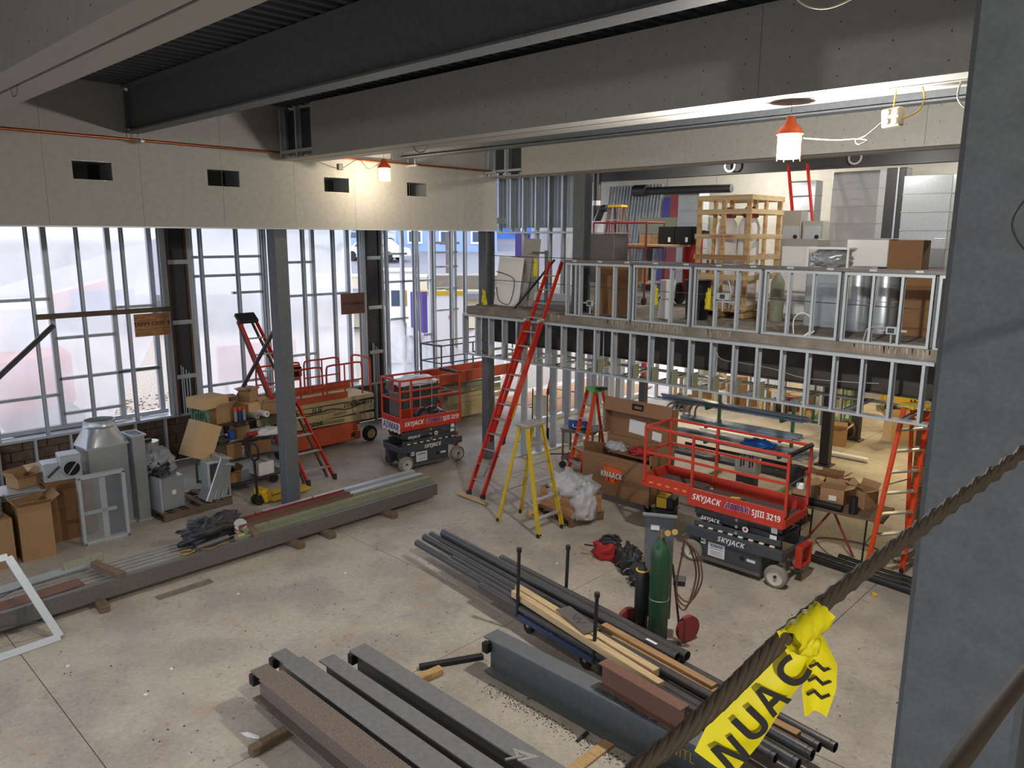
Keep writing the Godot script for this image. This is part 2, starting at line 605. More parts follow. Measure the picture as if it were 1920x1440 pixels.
	m.wrap = surf(c8(214, 216, 220), 0.3)
	m.wrap.transparency = BaseMaterial3D.TRANSPARENCY_ALPHA
	m.wrap.albedo_color.a = 0.55
	m.pane = surf(c8(220, 228, 232), 0.06)
	m.pane.transparency = BaseMaterial3D.TRANSPARENCY_ALPHA
	m.pane.albedo_color.a = 0.12
	m.glow = surf(c8(255, 250, 238), 0.5)
	m.glow.emission_enabled = true
	m.glow.emission = Color(1.0, 0.97, 0.9)
	m.glow.emission_energy_multiplier = 5.0

# ---------------------------------------------------------------- floor, outer walls, roof
func build_shell() -> void:
	var fl := shell("floor", "pale mud-stained concrete floor slab cut by straight saw joints")
	box(fl, "slab_base", m.concrete_dark, Vector3(-3.65, -0.16, -10.5), Vector3(25.3, 0.3, 39), Vector3.ZERO, 0.0)
	var xs := [-16.3, -6.18, -3.21, 9.0]
	var zs := [9.0, -1.9, -6.65, -30.0]
	for i in 3:
		for k in 3:
			var w: float = xs[i + 1] - xs[i] - 0.009
			var l: float = zs[k] - zs[k + 1] - 0.009
			box(fl, "floor_panel", m.floor, Vector3((xs[i] + xs[i + 1]) / 2, -0.006, (zs[k] + zs[k + 1]) / 2), Vector3(w, 0.012, l), Vector3.ZERO, 0.0)
	var wr := shell("wall_right", "plain board wall closing the hall on the balcony side")
	box(wr, "board", m.wall_paint, Vector3(9.1, 3.45, -10.5), Vector3(0.2, 6.9, 39), Vector3.ZERO, 0.0)
	var wf := shell("wall_far", "pale painted wall at the rear of the mezzanine")
	box(wf, "board", m.wall_paint, Vector3(-3.6, 5.1, -19.6), Vector3(25.4, 3.5, 0.2), Vector3.ZERO, 0.0)
	var wl := shell("wall_ground_rear", "grey wall at the rear of the ground floor below the mezzanine")
	box(wl, "board", m.wall_paint, Vector3(-2.0, 1.65, -27.1), Vector3(22.2, 3.3, 0.2), Vector3.ZERO, 0.0)
	# unseen end of the hall; its tall openings are added to let daylight in
	var wb := shell("wall_back", "unseen rear end wall of the hall with tall openings added for daylight")
	for seg in [[-16.3, -14.6], [-10.6, -9.2], [-5.2, -3.8], [0.2, 1.6], [5.6, 9.2]]:
		box(wb, "pier", m.wall_paint, Vector3((seg[0] + seg[1]) / 2, 3.45, 9.1), Vector3(seg[1] - seg[0], 6.9, 0.2), Vector3.ZERO, 0.0)
	for o in [[-14.6, -10.6], [-9.2, -5.2], [-3.8, 0.2], [1.6, 5.6]]:
		box(wb, "lintel", m.wall_paint, Vector3((o[0] + o[1]) / 2, 6.4, 9.1), Vector3(o[1] - o[0], 1.0, 0.2), Vector3.ZERO, 0.0)
		box(wb, "apron", m.wall_paint, Vector3((o[0] + o[1]) / 2, 0.45, 9.1), Vector3(o[1] - o[0], 0.9, 0.2), Vector3.ZERO, 0.0)
	# the balcony the picture is taken from
	var bal := shell("slab_balcony", "concrete balcony floor on the upper level")
	box(bal, "slab", m.concrete, Vector3(4.45, 3.19, 3.6), Vector3(9.1, 0.3, 10.8), Vector3.ZERO, 0.01)

	# upper wall above the windows: gypsum boards with taped joints and four register openings
	var wu := shell("wall_left_upper", "grey gypsum board wall above the window wall with black openings")
	var seams := [9.0, 7.78, 6.56, 5.34, 4.12, 2.9, 1.68, 0.46, -0.76, -1.98, -3.2, -4.42, -5.63, -6.87, -8.06, -9.29, -10.5, -11.62]
	var holes := [[-3.54, -4.04], [-5.40, -5.91], [-7.44, -7.94], [-9.23, -9.71]]
	var X := -11.58
	for i in seams.size() - 1:
		var z0: float = seams[i + 1] + 0.002
		var z1: float = seams[i] - 0.002
		var cuts_z := [z0, z1]
		for h in holes:
			for e in h:
				if e > z0 and e < z1: cuts_z.append(e)
		cuts_z.sort()
		var ys := [4.95, 5.57, 5.815, 7.0]
		var st := begin()
		for a in cuts_z.size() - 1:
			for b in 3:
				var zc: float = (cuts_z[a] + cuts_z[a + 1]) / 2
				var open := false
				if b == 1:
					for h in holes:
						if zc < h[0] and zc > h[1]: open = true
				if not open:
					add_box(st, Vector3(X - 0.008, (ys[b] + ys[b + 1]) / 2, zc), Vector3(0.016, ys[b + 1] - ys[b], cuts_z[a + 1] - cuts_z[a]), 0.0)
		part(wu, "gypsum_board", st.commit(), m.board)
		box(wu, "joint_strip", m.joint, Vector3(X - 0.006, 5.97, z0 - 0.002), Vector3(0.006, 2.04, 0.006), Vector3.ZERO, 0.0)
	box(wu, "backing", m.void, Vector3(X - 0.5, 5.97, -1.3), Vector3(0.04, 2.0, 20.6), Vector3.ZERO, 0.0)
	box(wu, "end_board", m.board, Vector3(X - 0.26, 5.97, -11.61), Vector3(0.5, 2.04, 0.02), Vector3.ZERO, 0.0)
	box(wu, "edge_bead", m.galv, Vector3(X - 0.1, 4.94, -1.31), Vector3(0.22, 0.02, 20.6), Vector3.ZERO, 0.0)
	for h in holes:
		var st2 := begin()
		for e in h:
			add_box(st2, Vector3(X - 0.25, 5.69, e), Vector3(0.46, 0.245, 0.004))
		for y in [5.57, 5.815]:
			add_box(st2, Vector3(X - 0.25, y, (h[0] + h[1]) / 2), Vector3(0.46, 0.004, 0.5))
		var lin := part(wu, "duct_lining", st2.commit(), m.duct)
		lin.set_meta("kind", "structure")
	for p in [[-4.0, 6.62], [-4.13, 6.35]]:
		pass
	var rl := shell("ceiling_window_bay", "low roof between the board wall and the window wall")
	box(rl, "slab", m.deck, Vector3(-14.2, 5.16, -1.5), Vector3(5.0, 0.12, 21), Vector3.ZERO, 0.0)
	box(rl, "high_slab", m.deck, Vector3(-14.2, 6.95, -16.0), Vector3(5.2, 0.12, 8.2), Vector3.ZERO, 0.0)
	# steel columns carrying the girders
	for p in [[-11.8, -6.62, 0.25], [-11.8, -1.8, 0.25]]:
		var c := thing("steel_column", "tall grey steel tube column beside the stacked shelving cart" if p[1] < -3 else "tall grey steel tube column beside the cardboard boxes", "column", Vector3(p[0], 0, p[1]), 0, "")
		box(c, "shaft", m.primer, Vector3(0, 2.6, 0), Vector3(0.25, 5.1, 0.25), Vector3.ZERO, 0.015)
		box(c, "base_plate", m.primer, Vector3(0, 0.012, 0), Vector3(0.42, 0.024, 0.42))
		c.set_meta("kind", "structure")
	var c2 := thing("steel_column", "slender grey steel column under the mezzanine slab corner behind the extension ladder", "column", Vector3(-11.66, 0, -11.42))
	box(c2, "shaft", m.primer, Vector3(0, 1.6, 0), Vector3(0.2, 3.2, 0.2), Vector3.ZERO, 0.01)
	box(c2, "base_plate", m.primer, Vector3(0, 0.012, 0), Vector3(0.34, 0.024, 0.34))
	var c3 := thing("steel_column", "large grey column at the edge of the balcony beside the wire rope", "column", Vector3(-0.36, 0, -2.05))
	box(c3, "shaft", m.primer, Vector3(0, 3.02, 0), Vector3(0.255, 6.04, 0.3), Vector3.ZERO, 0.014)
	tube(c3, "chalk_mark", m.dark_steel, smooth([Vector3(0.02, 4.93, 0.151), Vector3(-0.01, 4.86, 0.151), Vector3(0.03, 4.8, 0.151), Vector3(0.06, 4.86, 0.151), Vector3(0.05, 4.96, 0.151), Vector3(0.04, 5.03, 0.151)]), 0.0016, 4)
	box(c3, "base_plate", m.primer, Vector3(0, 0.012, 0), Vector3(0.45, 0.024, 0.45))
	for c4 in [c2, c3]: c4.set_meta("kind", "structure")

func gypsum_girder(called: String, label: String, z0: float, z1: float, x0: float, x1: float, ybot: float, ytop: float, seams: Array) -> void:
	# girder wrapped in board: near face in sheets, two strips below with an open slot between
	var g := shell(called, label)
	var cuts := [x0]
	cuts.append_array(seams)
	cuts.append(x1)
	for i in cuts.size() - 1:
		box(g, "face_board", m.board, Vector3((cuts[i] + cuts[i + 1]) / 2, (ybot + ytop) / 2, z0 - 0.008), Vector3(cuts[i + 1] - cuts[i] - 0.004, ytop - ybot, 0.016), Vector3.ZERO, 0.0)
		box(g, "face_board", m.board, Vector3((cuts[i] + cuts[i + 1]) / 2, (ybot + ytop) / 2, z1 + 0.008), Vector3(cuts[i + 1] - cuts[i] - 0.004, ytop - ybot, 0.016), Vector3.ZERO, 0.0)
	box(g, "backing", m.board_dark, Vector3((x0 + x1) / 2, (ybot + ytop) / 2, z0 - 0.03), Vector3(x1 - x0, ytop - ybot - 0.02, 0.02), Vector3.ZERO, 0.0)
	var zm := lerpf(z0, z1, 0.47)
	var wa := x0 - 1.05
	box(g, "soffit_strip", m.board, Vector3((wa + x1) / 2, ybot - 0.008, (z0 + zm) / 2 + 0.008), Vector3(x1 - wa, 0.016, absf(zm - z0) - 0.014), Vector3.ZERO, 0.0)
	box(g, "soffit_strip", m.board, Vector3((wa + x1) / 2, ybot - 0.008, (z1 + zm) / 2 - 0.008), Vector3(x1 - wa, 0.016, absf(z1 - zm) - 0.014), Vector3.ZERO, 0.0)
	box(g, "slot_backing", m.joint, Vector3((wa + x1) / 2, ybot + 0.03, zm), Vector3(x1 - wa, 0.01, 0.06), Vector3.ZERO, 0.0)
	# screw rows on the near face
	var st := begin()
	var sx := x0 + 0.1
	while sx < x1:
		var sy := ybot + 0.08
		while sy < ytop:
			add_box(st, Vector3(sx, sy, z0 + 0.0005), Vector3(0.011, 0.011, 0.002), 0.0)
			sy += 0.205
		sx += 0.406
	var sc := part(g, "screw_head", st.commit(), m.dark_steel)
	sc.set_meta("kind", "stuff")
	# open steel framing between the board and the wall end
	for i in 3:
		var x := lerpf(wa + 0.06, x0 - 0.06, i / 2.0)
		stud(g, "stud", m.galv, Vector3(x, ybot, z0 - 0.1), Vector3(x, ytop, z0 - 0.1), 0.04, 0.09, Vector3.RIGHT)
		stud(g, "stud", m.galv, Vector3(x, ybot, z1 + 0.1), Vector3(x, ytop, z1 + 0.1), 0.04, 0.09, Vector3.RIGHT)
	box(g, "bottom_track", m.galv, Vector3((wa + x0) / 2, ybot + 0.1, z0 - 0.08), Vector3(x0 - wa, 0.05, 0.05))
	part(g, "girder", extrude_mesh(i_profile(0.26, ytop - ybot - 0.1, 0.02, 0.014), x1 + 11.58), m.deck, Vector3((x1 - 11.58) / 2, (ybot + ytop) / 2 + 0.04, (z0 + z1) / 2), Vector3(0, 90, 0))

func build_roof() -> void:
	var ce := shell("ceiling", "dark ribbed steel roof deck on grey beams")
	# ribs run along z; sheets side by side along x
	var pitch := 0.2
	var x := -11.6
	while x < 9.0:
		var pr := PackedVector2Array()
		var n := 6
		for k in n:
			var o := k * pitch
			for q in [[0.0, 0.075], [0.06, 0.075], [0.085, 0.0], [0.165, 0.0], [0.19, 0.075]]:
				pr.append(Vector2(o + q[0], q[1]))
		pr.append(Vector2(n * pitch, 0.075))
		var up := PackedVector2Array()
		for k in range(pr.size() - 1, -1, -1):
			up.append(pr[k] + Vector2(0, 0.004))
		pr.append_array(up)
		part(ce, "deck_sheet", extrude_mesh(pr, 29.0), m.deck, Vector3(x, 6.85, -5.4))
		x += n * pitch
	box(ce, "roof_slab", m.concrete_dark, Vector3(-3.5, 7.02, -5.4), Vector3(25, 0.16, 29.6), Vector3.ZERO, 0.0)
	for d in [[-4.32, "grey steel beam below the roof deck"], [-9.1, "grey steel beam below the roof deck between the boxed girders"]]:
		var b := shell("roof_beam", d[0 + 1])
		part(b, "steel", extrude_mesh(i_profile(0.2, 0.62, 0.022, 0.014), 20.5), m.primer, Vector3(-11.5 + 10.25, 6.53, d[0]), Vector3(0, 90, 0))
		box(b, "end_plate", m.primer, Vector3(-11.5, 6.53, d[0] + 0.02), Vector3(0.02, 0.5, 0.1))
	gypsum_girder("boxed_girder", "gypsum-boxed roof girder with a slotted underside beside the viewer's column", -1.72, -2.2, -10.4, 6.0, 6.05, 6.8, [-6.84, -3.2])
	gypsum_girder("boxed_girder", "gypsum-boxed roof girder from which the bright work lamp hangs", -6.5, -7.1, -10.42, 6.0, 6.03, 6.78, [-6.84, -3.28])
	gypsum_girder("boxed_girder", "gypsum-boxed roof girder over the mezzanine edge", -11.28, -11.9, -10.55, 6.0, 6.03, 6.78, [-6.9, -3.3])
	var fb := shell("roof_beam", "dark steel girder spanning the rear of the mezzanine under the deck")
	part(fb, "steel", extrude_mesh(i_profile(0.26, 0.5, 0.022, 0.014), 20.0), m.dark_steel, Vector3(-3.3, 6.46, -16.1), Vector3(0, 90, 0))
	for k in 5:
		var xx := -11.0 + k * 3.0
		var nb := shell("roof_joist", "dark steel joist between the mezzanine girders")
		part(nb, "steel", extrude_mesh(i_profile(0.16, 0.34, 0.016, 0.01), 4.0), m.dark_steel, Vector3(xx, 6.62, -14.0))

# ---------------------------------------------------------------- window wall
func build_window_wall() -> void:
	var X := -16.2
	var ww := shell("wall_left_knee", "low block wall behind bare metal studs below the window frames")
	box(ww, "core", m.concrete_dark, Vector3(X - 0.25, 0.5, -3.2), Vector3(0.16, 1.0, 24.4), Vector3.ZERO, 0.0)
	for r in 5:
		for k in 14:
			var z := -2.2 - k * 0.41 - (0.2 if r % 2 else 0.0)
			box(ww, "block", m.block, Vector3(X - 0.16, 0.1 + r * 0.2, z), Vector3(0.06, 0.19, 0.395), Vector3.ZERO, 0.006)
	for k in 21:
		var z := -2.0 - k * 0.61
		stud(ww, "knee_stud", m.galv, Vector3(X - 0.06, 0, z), Vector3(X - 0.06, 1.0, z), 0.04, 0.09, Vector3(0, 0, 1))
	box(ww, "sill_track", m.galv, Vector3(X - 0.12, 1.02, -3.1), Vector3(0.3, 0.05, 24.2), Vector3.ZERO, 0.004)
	# tall front studs, bay by bay
	var tall := [7.0, 6.2, 5.4, 4.6, 3.8, 3.0, 2.2, 1.4, 0.6, -0.2, -1.0, -1.8, -2.6, -3.25, -4.05, -4.89, -5.70, -6.42, -7.28, -8.09, -8.75, -9.74, -10.57, -11.34, -12.17, -13.1, -13.78, -14.42, -14.95]
	var fr := shell("window_1", "tall bare metal stud frames of the film-covered window wall")
	for z in tall:
		stud(fr, "tall_stud", m.galv, Vector3(X, 1.04, z), Vector3(X, 5.1, z), 0.045, 0.14, Vector3(0, 0, 1))
	for z in [-6.5, -7.0, -11.46, -12.02]:
		box(fr, "jamb_stud", m.galv, Vector3(X - 0.05, 3.07, z), Vector3(0.2, 4.06, 0.06), Vector3.ZERO, 0.004)
	# rear layer: framed lights with cross bars
	var B := X - 0.34
	var bays := [[5.0, 1.0], [1.0, -2.9], [-2.9, -6.45], [-7.05, -11.4], [-12.1, -15.1]]
	for b in bays:
		box(fr, "head_bar", m.galv, Vector3(B, 5.02, (b[0] + b[1]) / 2), Vector3(0.12, 0.07, absf(b[0] - b[1])), Vector3.ZERO, 0.004)
		box(fr, "foot_bar", m.galv, Vector3(B, 1.1, (b[0] + b[1]) / 2), Vector3(0.12, 0.09, absf(b[0] - b[1])), Vector3.ZERO, 0.004)
	# z, y0, y1 of rear uprights
	for u in [[3.0, 1.1, 5.0], [-0.9, 1.1, 5.0], [-4.42, 1.1, 5.0], [-5.55, 1.1, 5.0], [-6.35, 1.1, 5.0], [-8.85, 1.1, 5.0], [-10.2, 1.1, 5.0], [-11.2, 1.1, 5.0], [-12.95, 1.1, 5.0], [-13.95, 1.1, 5.0], [-14.85, 1.1, 5.0], [-7.2, 1.1, 5.0], [-9.3, 1.1, 5.0]]:
		box(fr, "rear_upright", m.galv, Vector3(B, (u[1] + u[2]) / 2, u[0]), Vector3(0.1, u[2] - u[1], 0.10), Vector3.ZERO, 0.004)
	# z0, z1, y of rear cross bars
	for u in [[-2.9, -4.42, 3.62], [-4.42, -5.55, 2.85], [-4.42, -6.35, 2.05], [-4.42, -5.55, 1.35], [-2.9, -4.42, 1.75], [-5.55, -6.35, 3.38], [-5.55, -6.35, 2.07], [-7.2, -8.85, 4.36], [-7.2, -8.85, 3.95], [-7.2, -8.85, 1.5], [-8.09, -8.85, 3.55],
			[-9.3, -10.2, 4.2], [-9.3, -11.2, 3.4], [-9.3, -10.2, 1.95], [-12.1, -13.1, 4.36], [-12.1, -13.95, 3.62], [-12.1, -13.1, 2.62], [-13.95, -14.95, 4.38], [-13.95, -14.95, 3.98], [-13.95, -14.95, 3.36], [-13.95, -14.95, 2.75], [-13.1, -13.95, 2.1], [1.0, 3.0, 3.2], [-0.9, 1.0, 2.4]]:
		box(fr, "cross_bar", m.galv, Vector3(B, u[2], (u[0] + u[1]) / 2), Vector3(0.1, 0.06, absf(u[0] - u[1])), Vector3.ZERO, 0.004)
	# built-up dark columns between the bays
	for d in [[-6.76, "dark built-up wall column with rusty studs between the film-covered bays"], [-11.74, "dark built-up wall column between the film bay and the open bay"]]:
		var c := shell("wall_column", d[1])
		part(c, "steel", extrude_mesh(i_profile(0.3, 0.3, 0.02, 0.014), 4.1), m.dark_steel, Vector3(X - 0.15, 3.05, d[0]), Vector3(90, 0, 90))
		for s in [-0.2, 0.2]:
			box(c, "side_stud", m.rust_plain if d[0] > -8 else m.dark_steel, Vector3(X - 0.05, 3.05, d[0] + s), Vector3(0.16, 4.1, 0.05), Vector3.ZERO, 0.004)
		for y in [1.86, 3.02, 4.28]:
			box(c, "strap", m.galv, Vector3(X + 0.06, y, d[0]), Vector3(0.012, 0.09, 0.42))
		for s in [-0.06, 0.0, 0.06, 0.1]:
			rod(c, "conduit", m.galv, Vector3(X + 0.04, 1.0, d[0] + s), Vector3(X + 0.04, 2.0 + s, d[0] + s), 0.014, 8)
	# braces, ledger board, spare panels
	var lb := thing("ledger_board", "brown timber ledger board screwed across the window studs", "board")
	box(lb, "plank", m.old_wood, Vector3(X + 0.06, 3.32, -5.3), Vector3(0.05, 0.1, 2.5), Vector3(0, 0, 0))
	var ob := thing("printed_panel", "brown printed sheathing panel hung on the studs below the timber ledger", "panel", Vector3(X + 0.07, 3.02, -6.13))
	box(ob, "sheet", m.ply, Vector3.ZERO, Vector3(0.02, 0.46, 0.70))
	words(ob, "lettering", "TAPPY COZY  E", m.black_print, Vector3(0.012, 0.02, 0), 0.08, Vector3(0, 90, 0))
	var ob2 := thing("printed_panel", "red-brown printed sheathing panel beside the open window bay", "panel", Vector3(X + 0.07, 3.16, -11.05))
	box(ob2, "sheet", m.rust_plain, Vector3.ZERO, Vector3(0.02, 0.52, 0.70))
	words(ob2, "lettering", "X X = BUNDLE", m.black_print, Vector3(0.012, 0.0, 0), 0.07, Vector3(0, 90, 0))
	var br := thing("brace_pipe", "grey pipe brace rising against the film beside the timber ledger", "brace")
	rod(br, "pipe", m.pipe, Vector3(-14.8, 1.2, -1.6), Vector3(-16.05, 3.15, -4.3), 0.05, 12)
	var br2 := thing("brace_pipe", "grey pipe brace rising towards the tall column behind the red stepladder", "brace")
	rod(br2, "pipe", m.pipe, Vector3(-15.95, 0.9, -7.5), Vector3(-12.6, 3.4, -7.1), 0.04, 12)
	var br3 := thing("brace_stud", "thin leaning metal stud in the open window bay", "brace")
	stud(br3, "stud", m.galv, Vector3(-16.0, 5.0, -13.05), Vector3(-15.6, 0.0, -12.8), 0.04, 0.06, Vector3(0, 0, 1))
	# polyethylene film, bay by bay
	film("window_film", "milky plastic film over the window bay with the timber ledger, torn at its lower corner", -2.7, -6.42, 1.12, 5.05, 1)
	film("window_film", "milky plastic film over the window bay behind the red stepladder", -7.1, -11.4, 1.12, 5.05, 2)
	film("window_film", "milky plastic film over a window bay near the balcony", 3.0, -2.7, 1.12, 5.05, 4)
	film("window_film", "milky plastic film over the last window bay near the balcony", 8.9, 3.0, 1.12, 5.05, 5)
	sagging_film()

func film(called: String, label: String, z0: float, z1: float, y0: float, y1: float, sd: int) -> void:
	var nz := FastNoiseLite.new()
	nz.seed = sd
	nz.frequency = 0.9
	var grid := []
	var n := 26
	var w := 34
	for i in n + 1:
		var row := []
		for k in w + 1:
			var u := float(k) / w
			var v := float(i) / n
			var z := lerpf(z0, z1, u)
			var y := lerpf(y1, y0, v)
			if sd == 1 and u > 0.72:   # torn corner: the lower edge rises to the jamb
				y = maxf(y, lerpf(y0, 2.85, (u - 0.72) / 0.28))
			var wr := nz.get_noise_2d(z * 1.5 + y * 0.9, y * 0.7) * 0.07 + nz.get_noise_2d(z * 6.0 + y * 5.0, y * 2.0) * 0.02
			row.append(Vector3(-16.62 + wr, y, z))
		grid.append(row)
	tag(part(self, called, grid_mesh(grid), m.film), label, "film", "plastic films over the window bays" if sd > 3 else "")

func sagging_film() -> void:
	var grid := []
	var nz := FastNoiseLite.new()
	nz.seed = 9
	nz.frequency = 0.8
	for i in 25:
		var row := []
		for k in 33:
			var u := k / 32.0
			var v := i / 24.0
			var z := lerpf(-12.15, -16.6, u)
			var top := 3.05 - 2.0 * sin(minf(u, 0.62) / 0.62 * PI / 2) * 0.62 + (0.9 * smoothstep(0.62, 1.0, u))
			var y := lerpf(top, 0.02, v)
			var wr := nz.get_noise_2d(z * 2.0 + y * 1.2, y) * 0.22 + 0.35 * sin(v * PI) * (0.5 + 0.5 * u)
			row.append(Vector3(-16.5 + wr, y, z))
		grid.append(row)
	tag(part(self, "window_film", grid_mesh(grid), m.film), "milky plastic film sagging loose across the open window bay", "film")

# ---------------------------------------------------------------- mezzanine
func build_mezzanine() -> void:
	var sl := shell("slab_mezzanine", "concrete mezzanine slab with rust-streaked edge")
	box(sl, "slab", m.concrete, Vector3(-1.58, 3.265, -15.45), Vector3(21.16, 0.15, 8.4), Vector3.ZERO, 0.006)
	box(sl, "side_slab", m.concrete, Vector3(-13.6, 3.265, -18.4), Vector3(2.8, 0.15, 2.6), Vector3.ZERO, 0.006)
	box(sl, "rear_slab", m.concrete, Vector3(-1.58, 3.265, -23.4), Vector3(21.16, 0.15, 7.5), Vector3.ZERO, 0.006)
	for tone in 2:
		var st := begin()
		for s in [[-8.35, -6.75], [-3.95, -2.9], [-9.75, -9.5], [-6.3, -5.9]]:
			var x: float = s[0]
			while x < s[1]:
				var w := rng.randf_range(0.008, 0.03)
				var h := rng.randf_range(0.04, 0.148)
				poly(st, [Vector3(x - w / 2, 3.336, -11.2492), Vector3(x + w / 2, 3.336, -11.2492), Vector3(x + w * 0.2, 3.336 - h, -11.2492), Vector3(x - w * 0.15, 3.336 - h, -11.2492)], Vector3(0, 0, 1))
				x += w + rng.randf_range(0.01, 0.07)
		var sk := part(sl, "rust_streaks", st.commit(), m.stain if tone else m.stain_pale)
		sk.set_meta("kind", "stuff")
	var gd := shell("mezzanine_girder", "dark steel girder carrying the mezzanine edge")
	part(gd, "steel", extrude_mesh(i_profile(0.26, 0.61, 0.02, 0.014), 21.0), m.girder, Vector3(-1.6, 2.885, -11.72), Vector3(0, 90, 0))
	for z in [-14.0, -16.1, -18.8, -21.0, -23.5]:
		var gb := shell("mezzanine_girder", "dark steel beam under the mezzanine slab")
		part(gb, "steel", extrude_mesh(i_profile(0.2, 0.4, 0.016, 0.012), 21.0), m.dark_steel, Vector3(-1.6, 2.99, z), Vector3(0, 90, 0))
	# hanging soffit framing below the slab edge
	var hf := thing("soffit_frame", "long galvanised stud frame hanging below the mezzanine edge", "frame")
	var z := -11.27
	box(hf, "top_track", m.galv, Vector3(-7.5, 3.165, z + 0.07), Vector3(9.3, 0.05, 0.16), Vector3.ZERO, 0.003)
	box(hf, "bottom_track", m.galv, Vector3(-7.5, 2.325, z + 0.07), Vector3(9.3, 0.035, 0.16), Vector3.ZERO, 0.003)
	for k in 24:
		var x: float = -12.13 + k * 0.3979
		stud(hf, "stud", m.galv, Vector3(x, 2.34, z + 0.07), Vector3(x, 3.15, z + 0.07), 0.041, 0.15, Vector3.RIGHT)
	for k in [9, 11, 12, 13, 14, 15, 16, 17]:
		var x: float = -12.13 + k * 0.3979
		box(hf, "gypsum_gusset", m.green_grey, Vector3(x + 0.05, 2.46, z - 0.0), Vector3(0.03, 0.24, 0.16))
	# rear half of the soffit frame, seen through the first
	var hr := thing("soffit_frame", "second stud frame behind the hanging one below the mezzanine edge", "frame")
	box(hr, "bottom_track", m.galv, Vector3(-7.0, 2.325, -12.3), Vector3(10.2, 0.035, 0.12), Vector3.ZERO, 0.003)
	for k in 13:
		var x := -12.0 + k * 0.8
		stud(hr, "cross_stud", m.galv, Vector3(x, 2.34, -12.3), Vector3(x, 2.34, -11.3), 0.04, 0.09, Vector3.UP)
	# guard wall in framed panels
	var panels := [[-9.42, -7.93], [-7.87, -6.70], [-6.65, -5.46], [-5.41, -4.24], [-4.19, -3.0], [-2.95, -1.75]]
	var names := ["beside the extension ladder", "in front of the pink scaffold cart", "in front of the crated tank", "beside the tall crate", "in front of the sheet metal ducts", "behind the balcony column"]
	for i in panels.size():
		var p: Array = panels[i]
		var g := thing("stud_railing", "waist-high galvanised stud panel on the mezzanine edge " + names[i], "stud panel", Vector3.ZERO, 0, "stud panels along the mezzanine edge")
		var zz := -11.36
		var x0: float = p[0]
		var x1: float = p[1]
		stud(g, "bottom_track", m.galv, Vector3(x0, 3.352, zz), Vector3(x1, 3.352, zz), 0.03, 0.1, Vector3.UP, 0.0)
		stud(g, "top_track", m.galv, Vector3(x0, 4.32, zz), Vector3(x1, 4.32, zz), 0.04, 0.1, Vector3.DOWN, 0.0)
		var n := 4 if i else 5
		for k in n:
			var x: float = lerpf(x0 + 0.02, x1 - 0.02, float(k) / (n - 1)) if i else ([x0 + 0.02, -9.18, -9.08, -8.68, -8.29][k])
			stud(g, "stud", m.galv, Vector3(x, 3.36, zz), Vector3(x, 4.31, zz), 0.036, 0.092, Vector3.RIGHT)
		if i == 0:
			stud(g, "stud", m.galv, Vector3(x1 - 0.02, 3.36, zz), Vector3(x1 - 0.02, 4.31, zz), 0.036, 0.092, Vector3.LEFT)
	var cap := thing("railing_coping", "continuous folded metal cap along the mezzanine stud panels", "cap")
	box(cap, "rail", m.steel, Vector3(-5.6, 4.37, -11.36), Vector3(7.7, 0.055, 0.11), Vector3.ZERO, 0.004)
	for k in 14:
		box(cap, "clip", m.galv, Vector3(-9.2 + k * 0.6, 4.378, -11.302), Vector3(0.1, 0.03, 0.006))
	for x in [-7.9, -6.675, -5.435, -4.215, -2.975]:
		box(cap, "post", m.primer, Vector3(x, 3.85, -11.40), Vector3(0.07, 1.0, 0.07))
	# columns on the mezzanine
	var cm := thing("mezzanine_column", "wide grey steel column rising through the mezzanine beside the guard panels", "column", Vector3(-9.55, 3.34, -11.95))
	part(cm, "shaft", extrude_mesh(i_profile(0.26, 0.26, 0.02, 0.016), 2.75), m.primer, Vector3(0, 1.37, 0), Vector3(90, 0, 0))
	box(cm, "base_plate", m.primer, Vector3(0, 0.012, 0), Vector3(0.36, 0.024, 0.36))
	var cm2 := thing("mezzanine_column", "grey steel column with a yellow ribbon at the open mezzanine corner", "column", Vector3(-12.0, 3.34, -11.72))
	part(cm2, "shaft", extrude_mesh(i_profile(0.24, 0.26, 0.02, 0.016), 1.62), m.primer, Vector3(0, 0.81, 0), Vector3(90, 0, 0))
	box(cm2, "base_plate", m.primer, Vector3(0, 0.012, 0), Vector3(0.34, 0.024, 0.34))
	part(cm2, "ribbon", blob_mesh(Vector3(0.12, 0.3, 0.08), 4, 0.5), m.tape, Vector3(0.08, 0.02, 0.16))
	for p in [[-6.05, -16.1, "dark steel column under the mezzanine beside the stored conduit"], [-6.35, -18.7, "black steel column under the mezzanine beside the cardboard box"]]:
		var c := thing("mezzanine_post", p[2], "column", Vector3(p[0], 0, p[1]))
		box(c, "shaft", m.dark_steel, Vector3(0, 1.4, 0), Vector3(0.2, 2.78, 0.2))
		box(c, "base_plate", m.dark_steel, Vector3(0, 0.012, 0), Vector3(0.34, 0.024, 0.34))
	# end stud wall of the mezzanine: corrugated sheet above, open studs below
	var ew := shell("wall_mezzanine_end", "stud wall with corrugated steel sheet at the open end of the mezzanine")
	var zw := -13.65
	for k in 7:
		var x := -13.5 + k * 0.41
		stud(ew, "stud", m.galv, Vector3(x, 3.5 if x > -12.9 else 4.9, zw), Vector3(x, 6.6, zw), 0.042, 0.14, Vector3.RIGHT)
	box(ew, "curb", m.white, Vector3(-11.9, 3.43, zw), Vector3(2.0, 0.18, 0.2))
	box(ew, "mid_track", m.galv, Vector3(-12.2, 4.92, zw), Vector3(2.7, 0.05, 0.16))
	var pr := PackedVector2Array()
	var n2 := 13
	for k in n2:
		for q in [[0.0, 0.05], [0.05, 0.05], [0.075, 0.0], [0.125, 0.0], [0.15, 0.05]]:
			pr.append(Vector2(k * 0.2 + q[0], q[1]))
	pr.append(Vector2(n2 * 0.2, 0.05))
	var up := PackedVector2Array()
